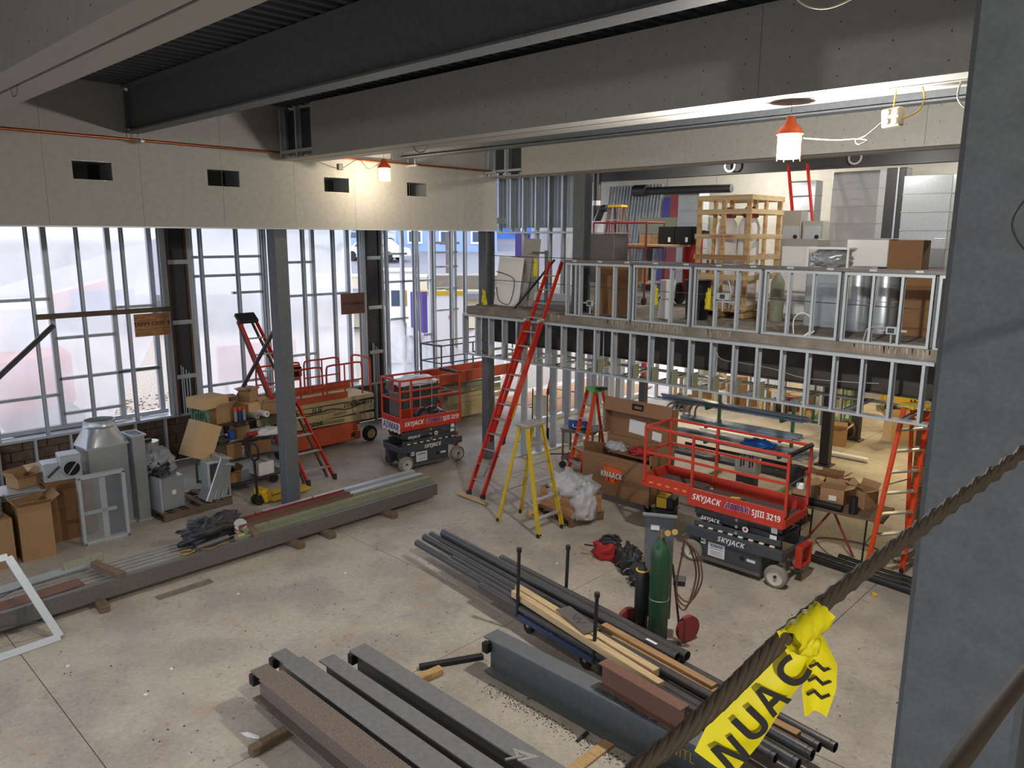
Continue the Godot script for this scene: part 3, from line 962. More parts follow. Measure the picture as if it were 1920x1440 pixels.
	for k in range(pr.size() - 1, -1, -1): up.append(pr[k] + Vector2(0, 0.004))
	pr.append_array(up)
	part(ew, "corrugated_sheet", extrude_mesh(pr, 1.3), m.galv, Vector3(-13.55, 5.68, zw - 0.14), Vector3(90, 0, 0))
	box(ew, "purple_sheathing", m.purple, Vector3(-13.2, 4.35, zw - 0.5), Vector3(0.5, 1.2, 0.02))
	box(ew, "purple_sheathing", m.purple, Vector3(-11.4, 3.9, zw - 0.6), Vector3(0.4, 1.1, 0.02))
	box(ew, "upper_dark", m.void, Vector3(-12.2, 6.55, zw - 0.2), Vector3(2.7, 0.7, 0.04))
	var fg := []
	for i in 12:
		var row := []
		for k in 16:
			row.append(Vector3(lerpf(-13.6, -11.25, k / 15.0), lerpf(5.2, 3.36, i / 11.0), zw - 1.3 + 0.08 * sin(k * 1.3 + i * 0.4)))
		fg.append(row)
	tag(part(self, "window_film", grid_mesh(fg), m.film), "milky plastic film added behind the end stud wall of the mezzanine for the bright outdoors", "film")  # film put in to stand for the bright outdoors behind the studs

# ---------------------------------------------------------------- outdoors, seen through the window wall
func build_outside() -> void:
	var gr := shell("ground", "grey gravel yard outside the window wall", "ground")
	box(gr, "gravel", m.gravel, Vector3(-32, -0.2, -20), Vector3(31.2, 0.3, 80), Vector3.ZERO, 0.0)
	box(gr, "earth_strip", m.earth, Vector3(-20.5, -0.15, -38), Vector3(60, 0.28, 16), Vector3.ZERO, 0.0)
	var st := begin()
	for k in 900:
		var s := rng.randf_range(0.03, 0.09)
		add_box(st, Vector3(rng.randf_range(-24, -17.0), -0.03, rng.randf_range(-13.5, -5.0)), Vector3(s, s * 0.7, s * 0.9), s * 0.2, Transform3D.IDENTITY)
	var pb := part(gr, "gravel_stones", st.commit(), m.gravel)
	pb.set_meta("kind", "stuff")
	# a sloping street with parked cars beyond a retaining wall
	var rd := shell("road", "asphalt street climbing behind the yard", "road")
	bar(rd, "asphalt", m.asphalt, Vector3(-30.5, 1.75, -25.4), Vector3(-66, 6.3, -55), 44, 0.3, Vector3.UP, 0.0)
	bar(rd, "verge", m.grass, Vector3(-34.6, 2.2, -28.8), Vector3(-36.8, 2.5, -30.6), 30, 0.3, Vector3.UP, 0.0)
	car_model("parked_car", "white car parked alone on the street behind the yard", m.car_white, Vector3(-42.6, 3.2, -31.2), 25)
	var spots := [[-47.5, 3.75, -33.6, 35, 1], [-50.0, 4.05, -36.6, 40, 0], [-50.5, 3.95, -32.6, 30, 1], [-52.6, 4.35, -38.6, 38, 0], [-53.6, 4.3, -35.2, 36, 1]]
	var lab := ["blue car parked beyond the lone white one", "white car parked among the blue ones", "blue car parked at the low end of the row", "white car parked in the upper row", "blue car parked in the upper row"]
	for i in spots.size():
		var s: Array = spots[i]
		car_model("parked_car", lab[i] + " on the street", m.car_blue if s[4] else m.car_white, Vector3(s[0], s[1], s[2]), s[3])
	house("street_house", "pale blue clapboard house with white windows across the street", Vector3(-45.6, 3.2, -40.2), Vector3(7.5, 7, 6), 48, m.siding_blue, 3)
	house("street_house", "deep blue house at the end of the street", Vector3(-50, 4.0, -50), Vector3(6, 7, 6), 48, m.siding_deep, 2)
	house("street_house", "red brick building above the parked cars", Vector3(-62, 5.2, -44), Vector3(14, 7, 7), 55, m.brick, 4)
	var wl := thing("retaining_wall", "long pale stone retaining wall along the street", "wall", Vector3(-30.6, 0, -27.0), 41)
	box(wl, "stone", m.stone_pale, Vector3(0, 1.35, 0), Vector3(14, 2.7, 0.5))
	box(wl, "coping", m.white, Vector3(0, 2.75, 0), Vector3(14.2, 0.14, 0.6))
	var sh := thing("site_office", "small white site office with a framed window outside the open bay", "shed", Vector3(-23.9, 0, -18.3), -41)
	box(sh, "body", m.white, Vector3(0, 1.75, 0), Vector3(1.5, 3.5, 1.7))
	box(sh, "roof", m.white, Vector3(0, 3.54, 0), Vector3(1.7, 0.08, 1.9))
	var wi := box(sh, "window", m.glass_dark, Vector3(0.755, 2.5, 0.1), Vector3(0.02, 0.6, 0.7))
	box(wi, "frame", m.white, Vector3(0.0, 0, 0), Vector3(0.03, 0.64, 0.06))
	box(sh, "brown_shutter", m.ply, Vector3(0.76, 2.5, -0.4), Vector3(0.02, 0.6, 0.24))
	tube(sh, "handrail", m.alu, [Vector3(1.2, 0.9, 0.8), Vector3(1.2, 1.6, 0.8), Vector3(1.2, 1.6, -0.5), Vector3(1.2, 0.9, -0.5)], 0.03, 8)
	var pu := thing("sheathing_board", "bright purple sheathing board standing outside the open bay", "board", Vector3(-17.8, 0, -14.45), 48)
	box(pu, "sheet", m.purple, Vector3(0, 1.6, 0), Vector3(0.36, 3.2, 0.02))
	box(pu, "return_sheet", m.purple, Vector3(0.24, 1.6, -0.06), Vector3(0.18, 3.2, 0.02), Vector3(0, 40, 0))
	var yf := thing("tarped_frame", "yellow-edged frame covered in white sheet outside the open bay", "frame", Vector3(-19.0, 0, -16.5), -41)
	box(yf, "sheet", m.white, Vector3(0, 1.5, 0), Vector3(0.04, 3.0, 1.5))
	box(yf, "top_edge", m.yellow, Vector3(0.03, 3.0, 0), Vector3(0.06, 0.14, 1.56))
	box(yf, "side_edge", m.yellow, Vector3(0.03, 1.5, 0.75), Vector3(0.06, 3.0, 0.1))
	box(yf, "flag", m.red_lift, Vector3(0.06, 2.2, -0.3), Vector3(0.01, 0.12, 0.18))
	var cb := thing("canopy_beam", "grey concrete canopy outside the open bay", "canopy", Vector3(-21.0, 0, -19.0), -41)
	box(cb, "slab", m.concrete, Vector3(0, 3.2, -0.6), Vector3(1.6, 0.5, 3.4))
	box(cb, "support", m.concrete, Vector3(-0.5, 1.5, -1.6), Vector3(0.3, 3.0, 0.3))
	var tp := thing("utility_pole", "brown utility pole with a cross arm beyond the yard", "pole", Vector3(-29.0, 0, -25.6))
	rod(tp, "pole", m.bark, Vector3(0, 0, 0), Vector3(0, 5.0, 0), 0.11, 10)
	box(tp, "cross_arm", m.bark, Vector3(0, 4.5, 0), Vector3(1.2, 0.12, 0.12), Vector3(0, 48, 0))
	for k in 3:
		tree("bare_tree", ["bare tree in front of the brick building", "bare tree beside the pale blue house", "bare tree before the deep blue house"][k], [Vector3(-54.5, 4.6, -40.6), Vector3(-51.5, 4.3, -45.8), Vector3(-39.5, 3.3, -47.5)][k], 6.0, k)
	# red-orange machine and barrier outside, glimpsed through the film
	var mc := thing("site_machine", "red-orange telescopic machine outside, blurred behind the film", "machine", Vector3(-19.6, 0, -3.6), 10)
	box(mc, "body", m.orange, Vector3(0, 1.6, 0), Vector3(1.6, 1.5, 3.6), Vector3.ZERO, 0.2)
	box(mc, "cab", m.white, Vector3(0, 2.8, -0.9), Vector3(1.3, 1.2, 1.2), Vector3.ZERO, 0.15)
	bar(mc, "boom", m.orange, Vector3(0.3, 2.6, 1.8), Vector3(0.3, 3.6, -3.0), 0.35, 0.4)
	box(mc, "blue_tank", m.blue, Vector3(0.2, 3.3, -2.7), Vector3(1.0, 0.5, 1.4))
	for q in [[-0.7, 1.3], [0.7, 1.3], [-0.7, -1.3], [0.7, -1.3]]:
		rod(mc, "wheel", m.rubber, Vector3(q[0] - 0.2, 0.55, q[1]), Vector3(q[0] + 0.2, 0.55, q[1]), 0.55, 20)
	var br := thing("site_barrier", "pink-orange barrier board outside behind the second film bay", "barrier", Vector3(-18.4, 0, -9.6))
	box(br, "board", m.orange, Vector3(0, 1.6, 0), Vector3(0.1, 1.0, 2.2))
	for s in [-0.9, 0.9]: box(br, "leg", m.old_wood, Vector3(0, 0.55, s), Vector3(0.09, 1.1, 0.09))

func car_model(called: String, label: String, paint_: Material, at: Vector3, turn: float) -> Node3D:
	var c := thing(called, label, "car", at, turn)
	c.scale = Vector3.ONE
	var prof := pv([-2.2, 0.3, -2.1, 0.75, -1.4, 0.9, -0.8, 1.4, 0.7, 1.42, 1.3, 0.95, 2.1, 0.8, 2.2, 0.35, 2.1, 0.25, -2.1, 0.22])
	part(c, "body", extrude_mesh(prof, 1.7), paint_)
	part(c, "side_glass", extrude_mesh(pv([-1.2, 0.92, -0.75, 1.32, 0.62, 1.34, 1.1, 0.95]), 1.72), m.glass_dark)
	for q in [[-1.35, 0.75], [1.35, 0.75], [-1.35, -0.75], [1.35, -0.75]]:
		rod(c, "wheel", m.rubber, Vector3(q[0], 0.32, q[1] - 0.12), Vector3(q[0], 0.32, q[1] + 0.12), 0.32, 14)
	return c

func house(called: String, label: String, at: Vector3, s: Vector3, turn: float, mt: Material, cols: int) -> void:
	var h := thing(called, label, "house", at, turn)
	box(h, "wall", mt, Vector3(0, s.y / 2, 0), s, Vector3.ZERO, 0.02)
	part(h, "roof", extrude_mesh(pv([-s.x / 2 - 0.4, 0, s.x / 2 + 0.4, 0, 0, s.y * 0.35]), s.z + 0.6), m.asphalt, Vector3(0, s.y, 0))
	for r in 2:
		for k in cols:
			var x := lerpf(-s.x / 2 + 1.4, s.x / 2 - 1.4, k / maxf(1.0, cols - 1.0))
			var w := box(h, "window", m.white, Vector3(x, 2.0 + r * s.y * 0.42, s.z / 2 + 0.03), Vector3(1.1, 1.9, 0.08))
			box(w, "pane", m.glass_dark, Vector3(0, 0.45, 0.03), Vector3(0.85, 0.75, 0.04))
			box(w, "pane", m.glass_dark, Vector3(0, -0.42, 0.03), Vector3(0.85, 0.75, 0.04))

func tree(called: String, label: String, at: Vector3, h: float, sd: int) -> void:
	var t := thing(called, label, "tree", at)
	var r := RandomNumberGenerator.new()
	r.seed = sd + 50
	tube(t, "trunk", m.bark, [Vector3.ZERO, Vector3(0.1, h * 0.25, 0), Vector3(0, h * 0.5, 0.1)], 0.2, 7, false, 0.1)
	var st := begin()
	for k in 16:
		var a := r.randf() * TAU
		var p0 := Vector3(0, h * r.randf_range(0.25, 0.5), 0)
		var d := Vector3(cos(a), r.randf_range(0.6, 1.3), sin(a)) * h * 0.28
		add_tube(st, [p0, p0 + d * 0.5, p0 + d + Vector3(0, 0.3, 0)], 0.07, 5, false, 0.02)
		for j in 4:
			var q := p0 + d * r.randf_range(0.4, 1.0)
			var b := r.randf() * TAU
			add_tube(st, [q, q + Vector3(cos(b), r.randf_range(0.2, 1.2), sin(b)) * h * 0.14], 0.025, 4, false, 0.01)
	var br := part(t, "branches", st.commit(), m.bark)
	br.set_meta("kind", "stuff")

# ---------------------------------------------------------------- scissor lifts
func wheel_on(parent: Node, c: Vector3, r: float, w: float, tyre: Material, hub: Material, side: float) -> void:   # axle along local z, outer face towards side
	var st := begin()
	var b := 0.018
	add_lathe(st, [Vector2(r * 0.72, -w / 2), Vector2(r - b, -w / 2), Vector2(r, -w / 2 + b), Vector2(r, w / 2 - b), Vector2(r - b, w / 2), Vector2(r * 0.72, w / 2)], 28)
	var wh := part(parent, "wheel", st.commit(), tyre, c, Vector3(90, 0, 0))
	var s2 := begin()
	var o := side * w / 2
	add_lathe(s2, [Vector2(0, o * 0.55), Vector2(r * 0.18, o * 0.55), Vector2(r * 0.2, o * 0.3), Vector2(r * 0.6, o * 0.35), Vector2(r * 0.74, o * 0.9)], 24)
	part(wh, "hub", s2.commit(), hub)
	part(wh, "axle_cap", rod_mesh(r * 0.13, w * 0.5, 10), m.dark_steel, Vector3(0, o * 0.5, 0), Vector3(90, 0, 0))

func sky_lift(label: String, at: Vector3, turn: float, ext: float, has_number: bool) -> Node3D:
	var L := thing("scissor_lift", label, "scissor lift", at, turn)
	var G: Material = m.grey_lift
	var R: Material = m.red_lift
	# chassis
	var ch := box(L, "chassis", G, Vector3(-0.06, 0.25, 0), Vector3(0.98, 0.35, 0.7), Vector3.ZERO, 0.02)
	box(ch, "lower_rail", m.steel, Vector3(0, -0.15, 0.352), Vector3(0.98, 0.05, 0.02))
	for s in [-1.0, 1.0]:
		part(L, "side_beam", extrude_mesh(pv([-0.04, -0.07, 0.035, -0.07, 0.04, 0.06, 0.015, 0.075, -0.04, 0.075]) if s > 0 else pv([0.04, -0.07, -0.035, -0.07, -0.04, 0.06, -0.015, 0.075, 0.04, 0.075]), 1.5), G, Vector3(0, 0.485, s * 0.365), Vector3(0, -90, 0) if s < 0 else Vector3(0, 270, 0))
		for x in [-0.66, 0.66]:
			wheel_on(L, Vector3(x, 0.165, s * 0.345), 0.165, 0.11, m.tyre_grey, m.hub, s)
	box(L, "end_cross_beam", G, Vector3(-0.73, 0.45, 0), Vector3(0.06, 0.12, 0.7))
	box(L, "end_cross_beam", G, Vector3(0.73, 0.45, 0), Vector3(0.06, 0.12, 0.7))
	for s in [-1.0, 1.0]:
		part(L, "steer_knuckle", extrude_mesh(pv([-0.1, 0, 0.1, 0, 0.1, 0.2, 0.02, 0.34, -0.1, 0.34]), 0.1), G, Vector3(-0.66, 0.1, s * 0.25))
		part(L, "fork_loop", rod_mesh(0.02, 0.12, 8), m.steel, Vector3(0.72, 0.4, s * 0.22), Vector3(0, 90, 0))
	# folded scissor arms
	for s in [-1.0, 1.0]:
		for k in 3:
			var y := 0.605 + k * 0.1
			var tilt := 1.6 if k % 2 == 0 else -1.6
			box(L, "scissor_arm", G, Vector3(-0.01, y, s * (0.28 if k % 2 == 0 else 0.235)), Vector3(1.36, 0.088, 0.045), Vector3(0, 0, tilt), 0.008)
			rod(L, "pivot_pin", m.alu, Vector3(0.0, y, s * 0.26), Vector3(0.0, y, s * 0.315), 0.024, 12)
	for x in [-0.64, 0.64]:
		rod(L, "cross_tube", m.dark_steel, Vector3(x, 0.7, -0.27), Vector3(x, 0.7, 0.27), 0.035, 10)
	rod(L, "lift_cylinder", m.steel, Vector3(-0.5, 0.62, 0), Vector3(0.45, 0.8, 0), 0.05, 12)
	for k in 8:
		box(L, "reflective_dash", m.cream_print, Vector3(-0.56 + k * 0.16, 0.565, 0.318), Vector3(0.07, 0.024, 0.03))
	# platform
	var dk := box(L, "platform_deck", m.steel, Vector3(-0.02, 0.93, 0), Vector3(1.5, 0.05, 0.7))
	dk.set_meta("label", "scuffed grey deck plate")
	for s in [-1.0, 1.0]:
		box(L, "side_panel", R, Vector3(-0.02, 1.01, s * 0.37), Vector3(1.5, 0.26, 0.03), Vector3.ZERO, 0.006)
		box(L, "side_lip", R, Vector3(-0.02, 0.895, s * 0.385), Vector3(1.5, 0.035, 0.03), Vector3.ZERO, 0.004)
	box(L, "end_panel", R, Vector3(0.73, 0.95, 0), Vector3(0.03, 0.12, 0.74))
	var x0 := -0.77 - ext
	if ext > 0.0:
		box(L, "extension_deck", m.steel, Vector3(-0.77 - ext / 2, 1.0, 0), Vector3(ext, 0.04, 0.62))
		for s in [-1.0, 1.0]:
			box(L, "extension_panel", R, Vector3(-0.77 - ext / 2, 1.1, s * 0.335), Vector3(ext, 0.13, 0.025))
			box(L, "extension_rail", R, Vector3(-0.77 - ext / 2, 1.01, s * 0.36), Vector3(ext + 0.1, 0.06, 0.03))
		box(L, "end_panel", R, Vector3(x0, 1.1, 0), Vector3(0.025, 0.16, 0.68))
		for k in 5:
			box(L, "hazard_dash", m.yellow, Vector3(x0 + 0.12 + k * 0.15, 1.05, 0.352), Vector3(0.07, 0.02, 0.012))
	else:
		box(L, "end_panel", R, Vector3(x0, 1.0, 0), Vector3(0.03, 0.34, 0.76), Vector3.ZERO, 0.01)
		box(L, "end_sheet", m.steel, Vector3(x0 + 0.03, 1.42, 0.12), Vector3(0.02, 0.48, 0.46))
		box(L, "battery_case", m.black, Vector3(x0 + 0.12, 1.32, -0.28), Vector3(0.16, 0.5, 0.14), Vector3.ZERO, 0.02)
		words(L, "lettering", "ADMAR", m.navy, Vector3(x0 - 0.019, 0.95, 0), 0.15, Vector3(0, -90, 0), true, 0.12, 0.62)
		box(L, "sign_plate", m.paper, Vector3(x0 - 0.016, 0.95, 0), Vector3(0.004, 0.19, 0.7))
		for k in 5: box(L, "reflective_dash", m.cream_print, Vector3(x0 - 0.016, 0.84, -0.3 + k * 0.15), Vector3(0.01, 0.02, 0.08))
	# guard rails
	var posts := [x0, -0.73, 0.73]
	for s in [-1.0, 1.0]:
		for x in posts:
			if ext == 0.0 and x == -0.73: continue
			box(L, "rail_post", R, Vector3(x, 1.5, s * 0.36), Vector3(0.04, 0.9, 0.04), Vector3.ZERO, 0.008)
		if ext == 0.0: box(L, "rail_post", R, Vector3(-0.5, 1.5, s * 0.36), Vector3(0.04, 0.9, 0.04), Vector3.ZERO, 0.008)
		for y in [1.53, 1.93]:
			bar(L, "guard_rail", R, Vector3(x0, y, s * 0.36), Vector3(0.73, y, s * 0.36), 0.038, 0.038)
	for y in [1.53, 1.93]:
		bar(L, "guard_rail", R, Vector3(x0, y, -0.36), Vector3(x0, y, 0.36), 0.038, 0.038)
	tube(L, "padded_gate_bar", m.black, [Vector3(0.73, 1.94, -0.36), Vector3(0.75, 1.95, 0), Vector3(0.73, 1.94, 0.36)], 0.035, 10)
	rod(L, "gate_chain", m.steel, Vector3(0.73, 1.53, -0.36), Vector3(0.73, 1.5, 0.36), 0.01, 6)
	# entry bracket at the tail
	for s in [-0.16, 0.16]:
		box(L, "tail_bracket", R, Vector3(0.84, 0.4, s - 0.1), Vector3(0.1, 0.3, 0.025))
	box(L, "tail_bracket", R, Vector3(0.84, 0.545, -0.1), Vector3(0.1, 0.025, 0.34))
	box(L, "tail_bracket", R, Vector3(0.84, 0.26, -0.1), Vector3(0.1, 0.025, 0.34))
	# lettering and plates on the near side
	words(L, "lettering", "SKYJACK", m.white, Vector3(-0.46, 1.02, 0.388), 0.095, Vector3.ZERO, true, 0.22, 0.46)
	words(L, "lettering", "ADMAR", m.white, Vector3(0.03, 1.018, 0.3865), 0.1, Vector3.ZERO, true, 0.18, 0.385)
	words(L, "lettering", "ADMAR", m.navy, Vector3(0.03, 1.018, 0.3885), 0.09, Vector3.ZERO, true, 0.18, 0.37)
	words(L, "lettering", "SJIII 3219", m.white, Vector3(0.47, 1.015, 0.388), 0.095, Vector3.ZERO, true, 0.0, 0.42)
	words(L, "lettering", "SKYJACK", m.white, Vector3(-0.42, 0.70, 0.305), 0.06, Vector3.ZERO, true, 0.22, 0.3)
	words(L, "lettering", "SKYJACK", m.white, Vector3(-0.02, 0.485, 0.408), 0.08, Vector3.ZERO, true, 0.22, 0.42)
	if has_number:
		words(L, "lettering", "205912", m.black_print, Vector3(0.33, 0.78, 0.306), 0.07, Vector3.ZERO, true, 0.0, 0.34)
	var pl := box(L, "plate", m.paper, Vector3(-0.27, 0.27, 0.354), Vector3(0.27, 0.21, 0.006))
	words(pl, "lettering", "ADMAR", m.navy, Vector3(0, 0.06, 0.004), 0.045, Vector3.ZERO, true, 0.15, 0.2)
	box(pl, "print_rule", m.navy, Vector3(0, 0.02, 0.004), Vector3(0.22, 0.006, 0.002))
	for k in 3: box(pl, "print_line", m.joint, Vector3(0, -0.02 - k * 0.025, 0.004), Vector3(0.18, 0.006, 0.002))
	var mc := box(L, "plate", m.paper, Vector3(-0.49, 0.36, 0.354), Vector3(0.08, 0.08, 0.006))
	words(mc, "lettering", "MC", m.black_print, Vector3(0, 0, 0.004), 0.035)
	box(L, "plate", m.paper, Vector3(0.56, 0.7, 0.306), Vector3(0.1, 0.06, 0.006))
	box(L, "plate", m.paper, Vector3(0.57, 0.8, 0.306), Vector3(0.09, 0.08, 0.006))
	box(L, "plate", m.paper, Vector3(0.28, 0.27, 0.354), Vector3(0.13, 0.04, 0.006))
	rod(L, "port", m.black, Vector3(0.14, 0.27, 0.34), Vector3(0.14, 0.27, 0.356), 0.04, 14)
	rod(L, "warning_disc", m.paper, Vector3(0.14, 0.7, 0.3), Vector3(0.14, 0.7, 0.308), 0.045, 16)
	rod(L, "warning_spot", m.red, Vector3(0.14, 0.7, 0.3), Vector3(0.14, 0.7, 0.31), 0.022, 12)
	return L

func build_lifts() -> void:
	sky_lift("red and grey scissor lift with extended deck, beside the open brown tool chest", Vector3(-4.86, 0, -10.1), 0, 0.8, true)
	sky_lift("red and grey scissor lift with lowered deck and end sign, beside the steel stack", Vector3(-12.38, 0, -10.15), 84, 0.0, false)
	# tools on the platforms
	var gd := thing("cordless_grinder", "yellow and black power tool on the extended lift deck", "power tool", Vector3(-5.0, 0.955, -9.95), 30)
	tube(gd, "body", m.black, [Vector3(-0.16, 0.06, 0), Vector3(0.0, 0.07, 0), Vector3(0.16, 0.06, 0.03)], 0.045, 10)
	box(gd, "battery", m.yellow, Vector3(-0.2, 0.06, 0), Vector3(0.08, 0.1, 0.09))
	box(gd, "grip", m.yellow, Vector3(0.02, 0.1, 0), Vector3(0.14, 0.05, 0.05))
	rod(gd, "guard_disc", m.black, Vector3(0.2, 0.03, 0.03), Vector3(0.2, 0.05, 0.03), 0.07, 16)
	var tb := thing("control_box", "grey and black control box hanging on the extended lift's rail", "control box", Vector3(-4.25, 1.5, -10.3))
	box(tb, "case", m.black, Vector3(0, 0, 0), Vector3(0.18, 0.3, 0.14), Vector3.ZERO, 0.02)
	box(tb, "lever_guard", m.paper, Vector3(0.12, -0.1, 0.12), Vector3(0.1, 0.1, 0.08), Vector3.ZERO, 0.02)
	var bg := thing("tool_bag", "black and red tool bag lying on the lowered lift deck", "bag", Vector3(-12.35, 0.955, -10.3), 84)
	part(bg, "body", blob_mesh(Vector3(0.6, 0.26, 0.4), 7, 0.35), m.bag_black)
	part(bg, "red_pocket", blob_mesh(Vector3(0.3, 0.18, 0.2), 8, 0.2), m.red, Vector3(-0.15, 0, 0.14))
	tube(bg, "strap", m.black, smooth([Vector3(-0.2, 0.2, 0), Vector3(-0.05, 0.34, 0.05), Vector3(0.15, 0.32, 0), Vector3(0.22, 0.18, 0)]), 0.012, 6)
	var cl := thing("hand_clamp", "bar clamp lying on the extended lift deck", "clamp", Vector3(-5.7, 1.03, -10.0), 15)
	box(cl, "beam", m.steel, Vector3(0, 0.01, 0), Vector3(0.4, 0.016, 0.02))
	box(cl, "jaw", m.steel, Vector3(0.19, 0.03, 0.03), Vector3(0.02, 0.03, 0.1))
	box(cl, "grip", m.black, Vector3(-0.12, 0.03, 0.04), Vector3(0.03, 0.03, 0.12))
	var ps := thing("panel_stack", "stack of dark panels with loose white film behind the lowered lift", "stack", Vector3(-13.75, 0, -11.1))
	for k in 4: box(ps, "panel", m.dark_steel, Vector3(-0.15 + k * 0.1, 0.75, 0), Vector3(0.07, 1.4, 1.05))
	for z in [-0.3, 0.05, 0.35]: box(ps, "strap", m.alu, Vector3(0.2, 0.75, z), Vector3(0.01, 1.42, 0.025))
	box(ps, "skid", m.old_wood, Vector3(0, 0.03, 0), Vector3(0.5, 0.05, 1.1))
	part(ps, "film", blob_mesh(Vector3(0.6, 0.2, 1.1), 98, 0.3), m.paper, Vector3(0, 1.43, 0))
	old_lift()
	third_lift()

func old_lift() -> void:
	# cream lift with orange base, long side along z
	var L := thing("scissor_lift", "old cream and orange scissor lift parked along the film-covered windows", "scissor lift", Vector3(-15.1, 0, -9.25))
	var X := 0.5
	var C: Material = m.cream_lift
	var O: Material = m.orange_old
	box(L, "base", O, Vector3(0, 0.34, 0.0), Vector3(1.0, 0.42, 1.7), Vector3.ZERO, 0.03)
	box(L, "base_hatch", m.black, Vector3(X + 0.002, 0.26, -0.62), Vector3(0.01, 0.1, 0.1))
	words(L, "lettering", "3", m.cream_print, Vector3(X + 0.006, 0.4, -0.78), 0.16, Vector3(0, 90, 0))
	for s in [-1.15, 1.15]:
		for q in [-1.0, 1.0]:
			wheel_z(L, Vector3(q * 0.42, 0.19, s), 0.19, 0.14, q)
	for k in 3:
		for q in [-1.0, 1.0]:
			var bm := box(L, "scissor_arm", C, Vector3(q * 0.45, 0.66 + k * 0.155, 0.0), Vector3(0.09, 0.14, 2.5), Vector3((1.4 if k % 2 else -1.4), 0, 0), 0.008)
			if k < 2 and q > 0:
				for j in 2: box(bm, "stripe", m.black_print, Vector3(0.047, 0.02 - j * 0.035, 0.1 if k == 0 else -0.3), Vector3(0.004, 0.012, 1.0 if k == 0 else 0.35))
	words(L, "lettering", "JLG", m.black_print, Vector3(X + 0.004, 1.0, 0.3), 0.1, Vector3(0, 90, 0), true, 0.25, 0.26)
	words(L, "lettering", "COMMANDER", m.black_print, Vector3(X + 0.004, 0.985, -0.8), 0.1, Vector3(0, 90, 0), true, 0.25, 0.8)
	words(L, "lettering", "SIZZOR", m.black_print, Vector3(X + 0.004, 0.68, 0.42), 0.1, Vector3(0, 90, 0), true, 0.25, 0.5)
	tube(L, "hydraulic_hose", m.black, smooth([Vector3(X, 1.0, 0.9), Vector3(X + 0.01, 0.94, 0.4), Vector3(X + 0.01, 0.96, -0.1), Vector3(X + 0.01, 0.9, -0.5), Vector3(X + 0.01, 1.0, -1.0)]), 0.012, 6)
	box(L, "platform", C, Vector3(0, 1.12, 0), Vector3(1.0, 0.1, 2.5), Vector3.ZERO, 0.01)
	box(L, "toe_board", O, Vector3(X - 0.02, 1.24, 0.35), Vector3(0.03, 0.16, 1.75))
	box(L, "toe_board", O, Vector3(-X + 0.02, 1.24, 0), Vector3(0.03, 0.16, 2.5))
	# rails: near and rear sides with rounded hoops
	for q in [-1.0, 1.0]:
		var x: float = q * (X - 0.03)
		for hoop in [[1.2, 0.12], [0.0, -0.95]]:
			tube(L, "rail_hoop", m.red_lift, smooth([Vector3(x, 1.2, hoop[0]), Vector3(x, 1.85, hoop[0]), Vector3(x, 1.95, hoop[0] - 0.1), Vector3(x, 1.95, (hoop[0] + hoop[1]) / 2), Vector3(x, 1.95, hoop[1] + 0.1), Vector3(x, 1.85, hoop[1]), Vector3(x, 1.2, hoop[1])], 4), 0.022, 8)
			rod(L, "mid_rail", m.red_lift, Vector3(x, 1.55, hoop[0]), Vector3(x, 1.55, hoop[1]), 0.018, 8)
			rod(L, "rail_post", m.red_lift, Vector3(x, 1.2, (hoop[0] + hoop[1]) / 2), Vector3(x, 1.95, (hoop[0] + hoop[1]) / 2), 0.018, 8)
	tube(L, "entry_hoop", m.red_lift, smooth([Vector3(-0.45, 1.15, -1.3), Vector3(-0.45, 1.85, -1.3), Vector3(-0.35, 1.98, -1.3), Vector3(0.2, 1.98, -1.3), Vector3(0.3, 1.85, -1.3), Vector3(0.3, 1.15, -1.3)], 4), 0.026, 8)
	box(L, "rail_box", O, Vector3(-0.36, 1.75, 0.42), Vector3(0.05, 0.36, 0.5))
	box(L, "rail_box_insert", m.void, Vector3(-0.33, 1.76, 0.26), Vector3(0.02, 0.22, 0.22))

func wheel_z(parent: Node, c: Vector3, r: float, w: float, side: float) -> void:   # axle along x
	var st := begin()
	add_lathe(st, [Vector2(r * 0.6, -w / 2), Vector2(r - 0.03, -w / 2), Vector2(r, -w / 2 + 0.03), Vector2(r, w / 2 - 0.03), Vector2(r - 0.03, w / 2), Vector2(r * 0.6, w / 2)], 24)
	var wh := part(parent, "wheel", st.commit(), m.rubber, c, Vector3(0, 0, -90))
	var s2 := begin()
	var o := side * w / 2
	add_lathe(s2, [Vector2(0, o * 0.8), Vector2(r * 0.2, o * 0.8), Vector2(r * 0.25, o * 0.5), Vector2(r * 0.55, o * 0.5), Vector2(r * 0.62, o * 0.95)], 20)
	part(wh, "hub", s2.commit(), m.cream_lift)

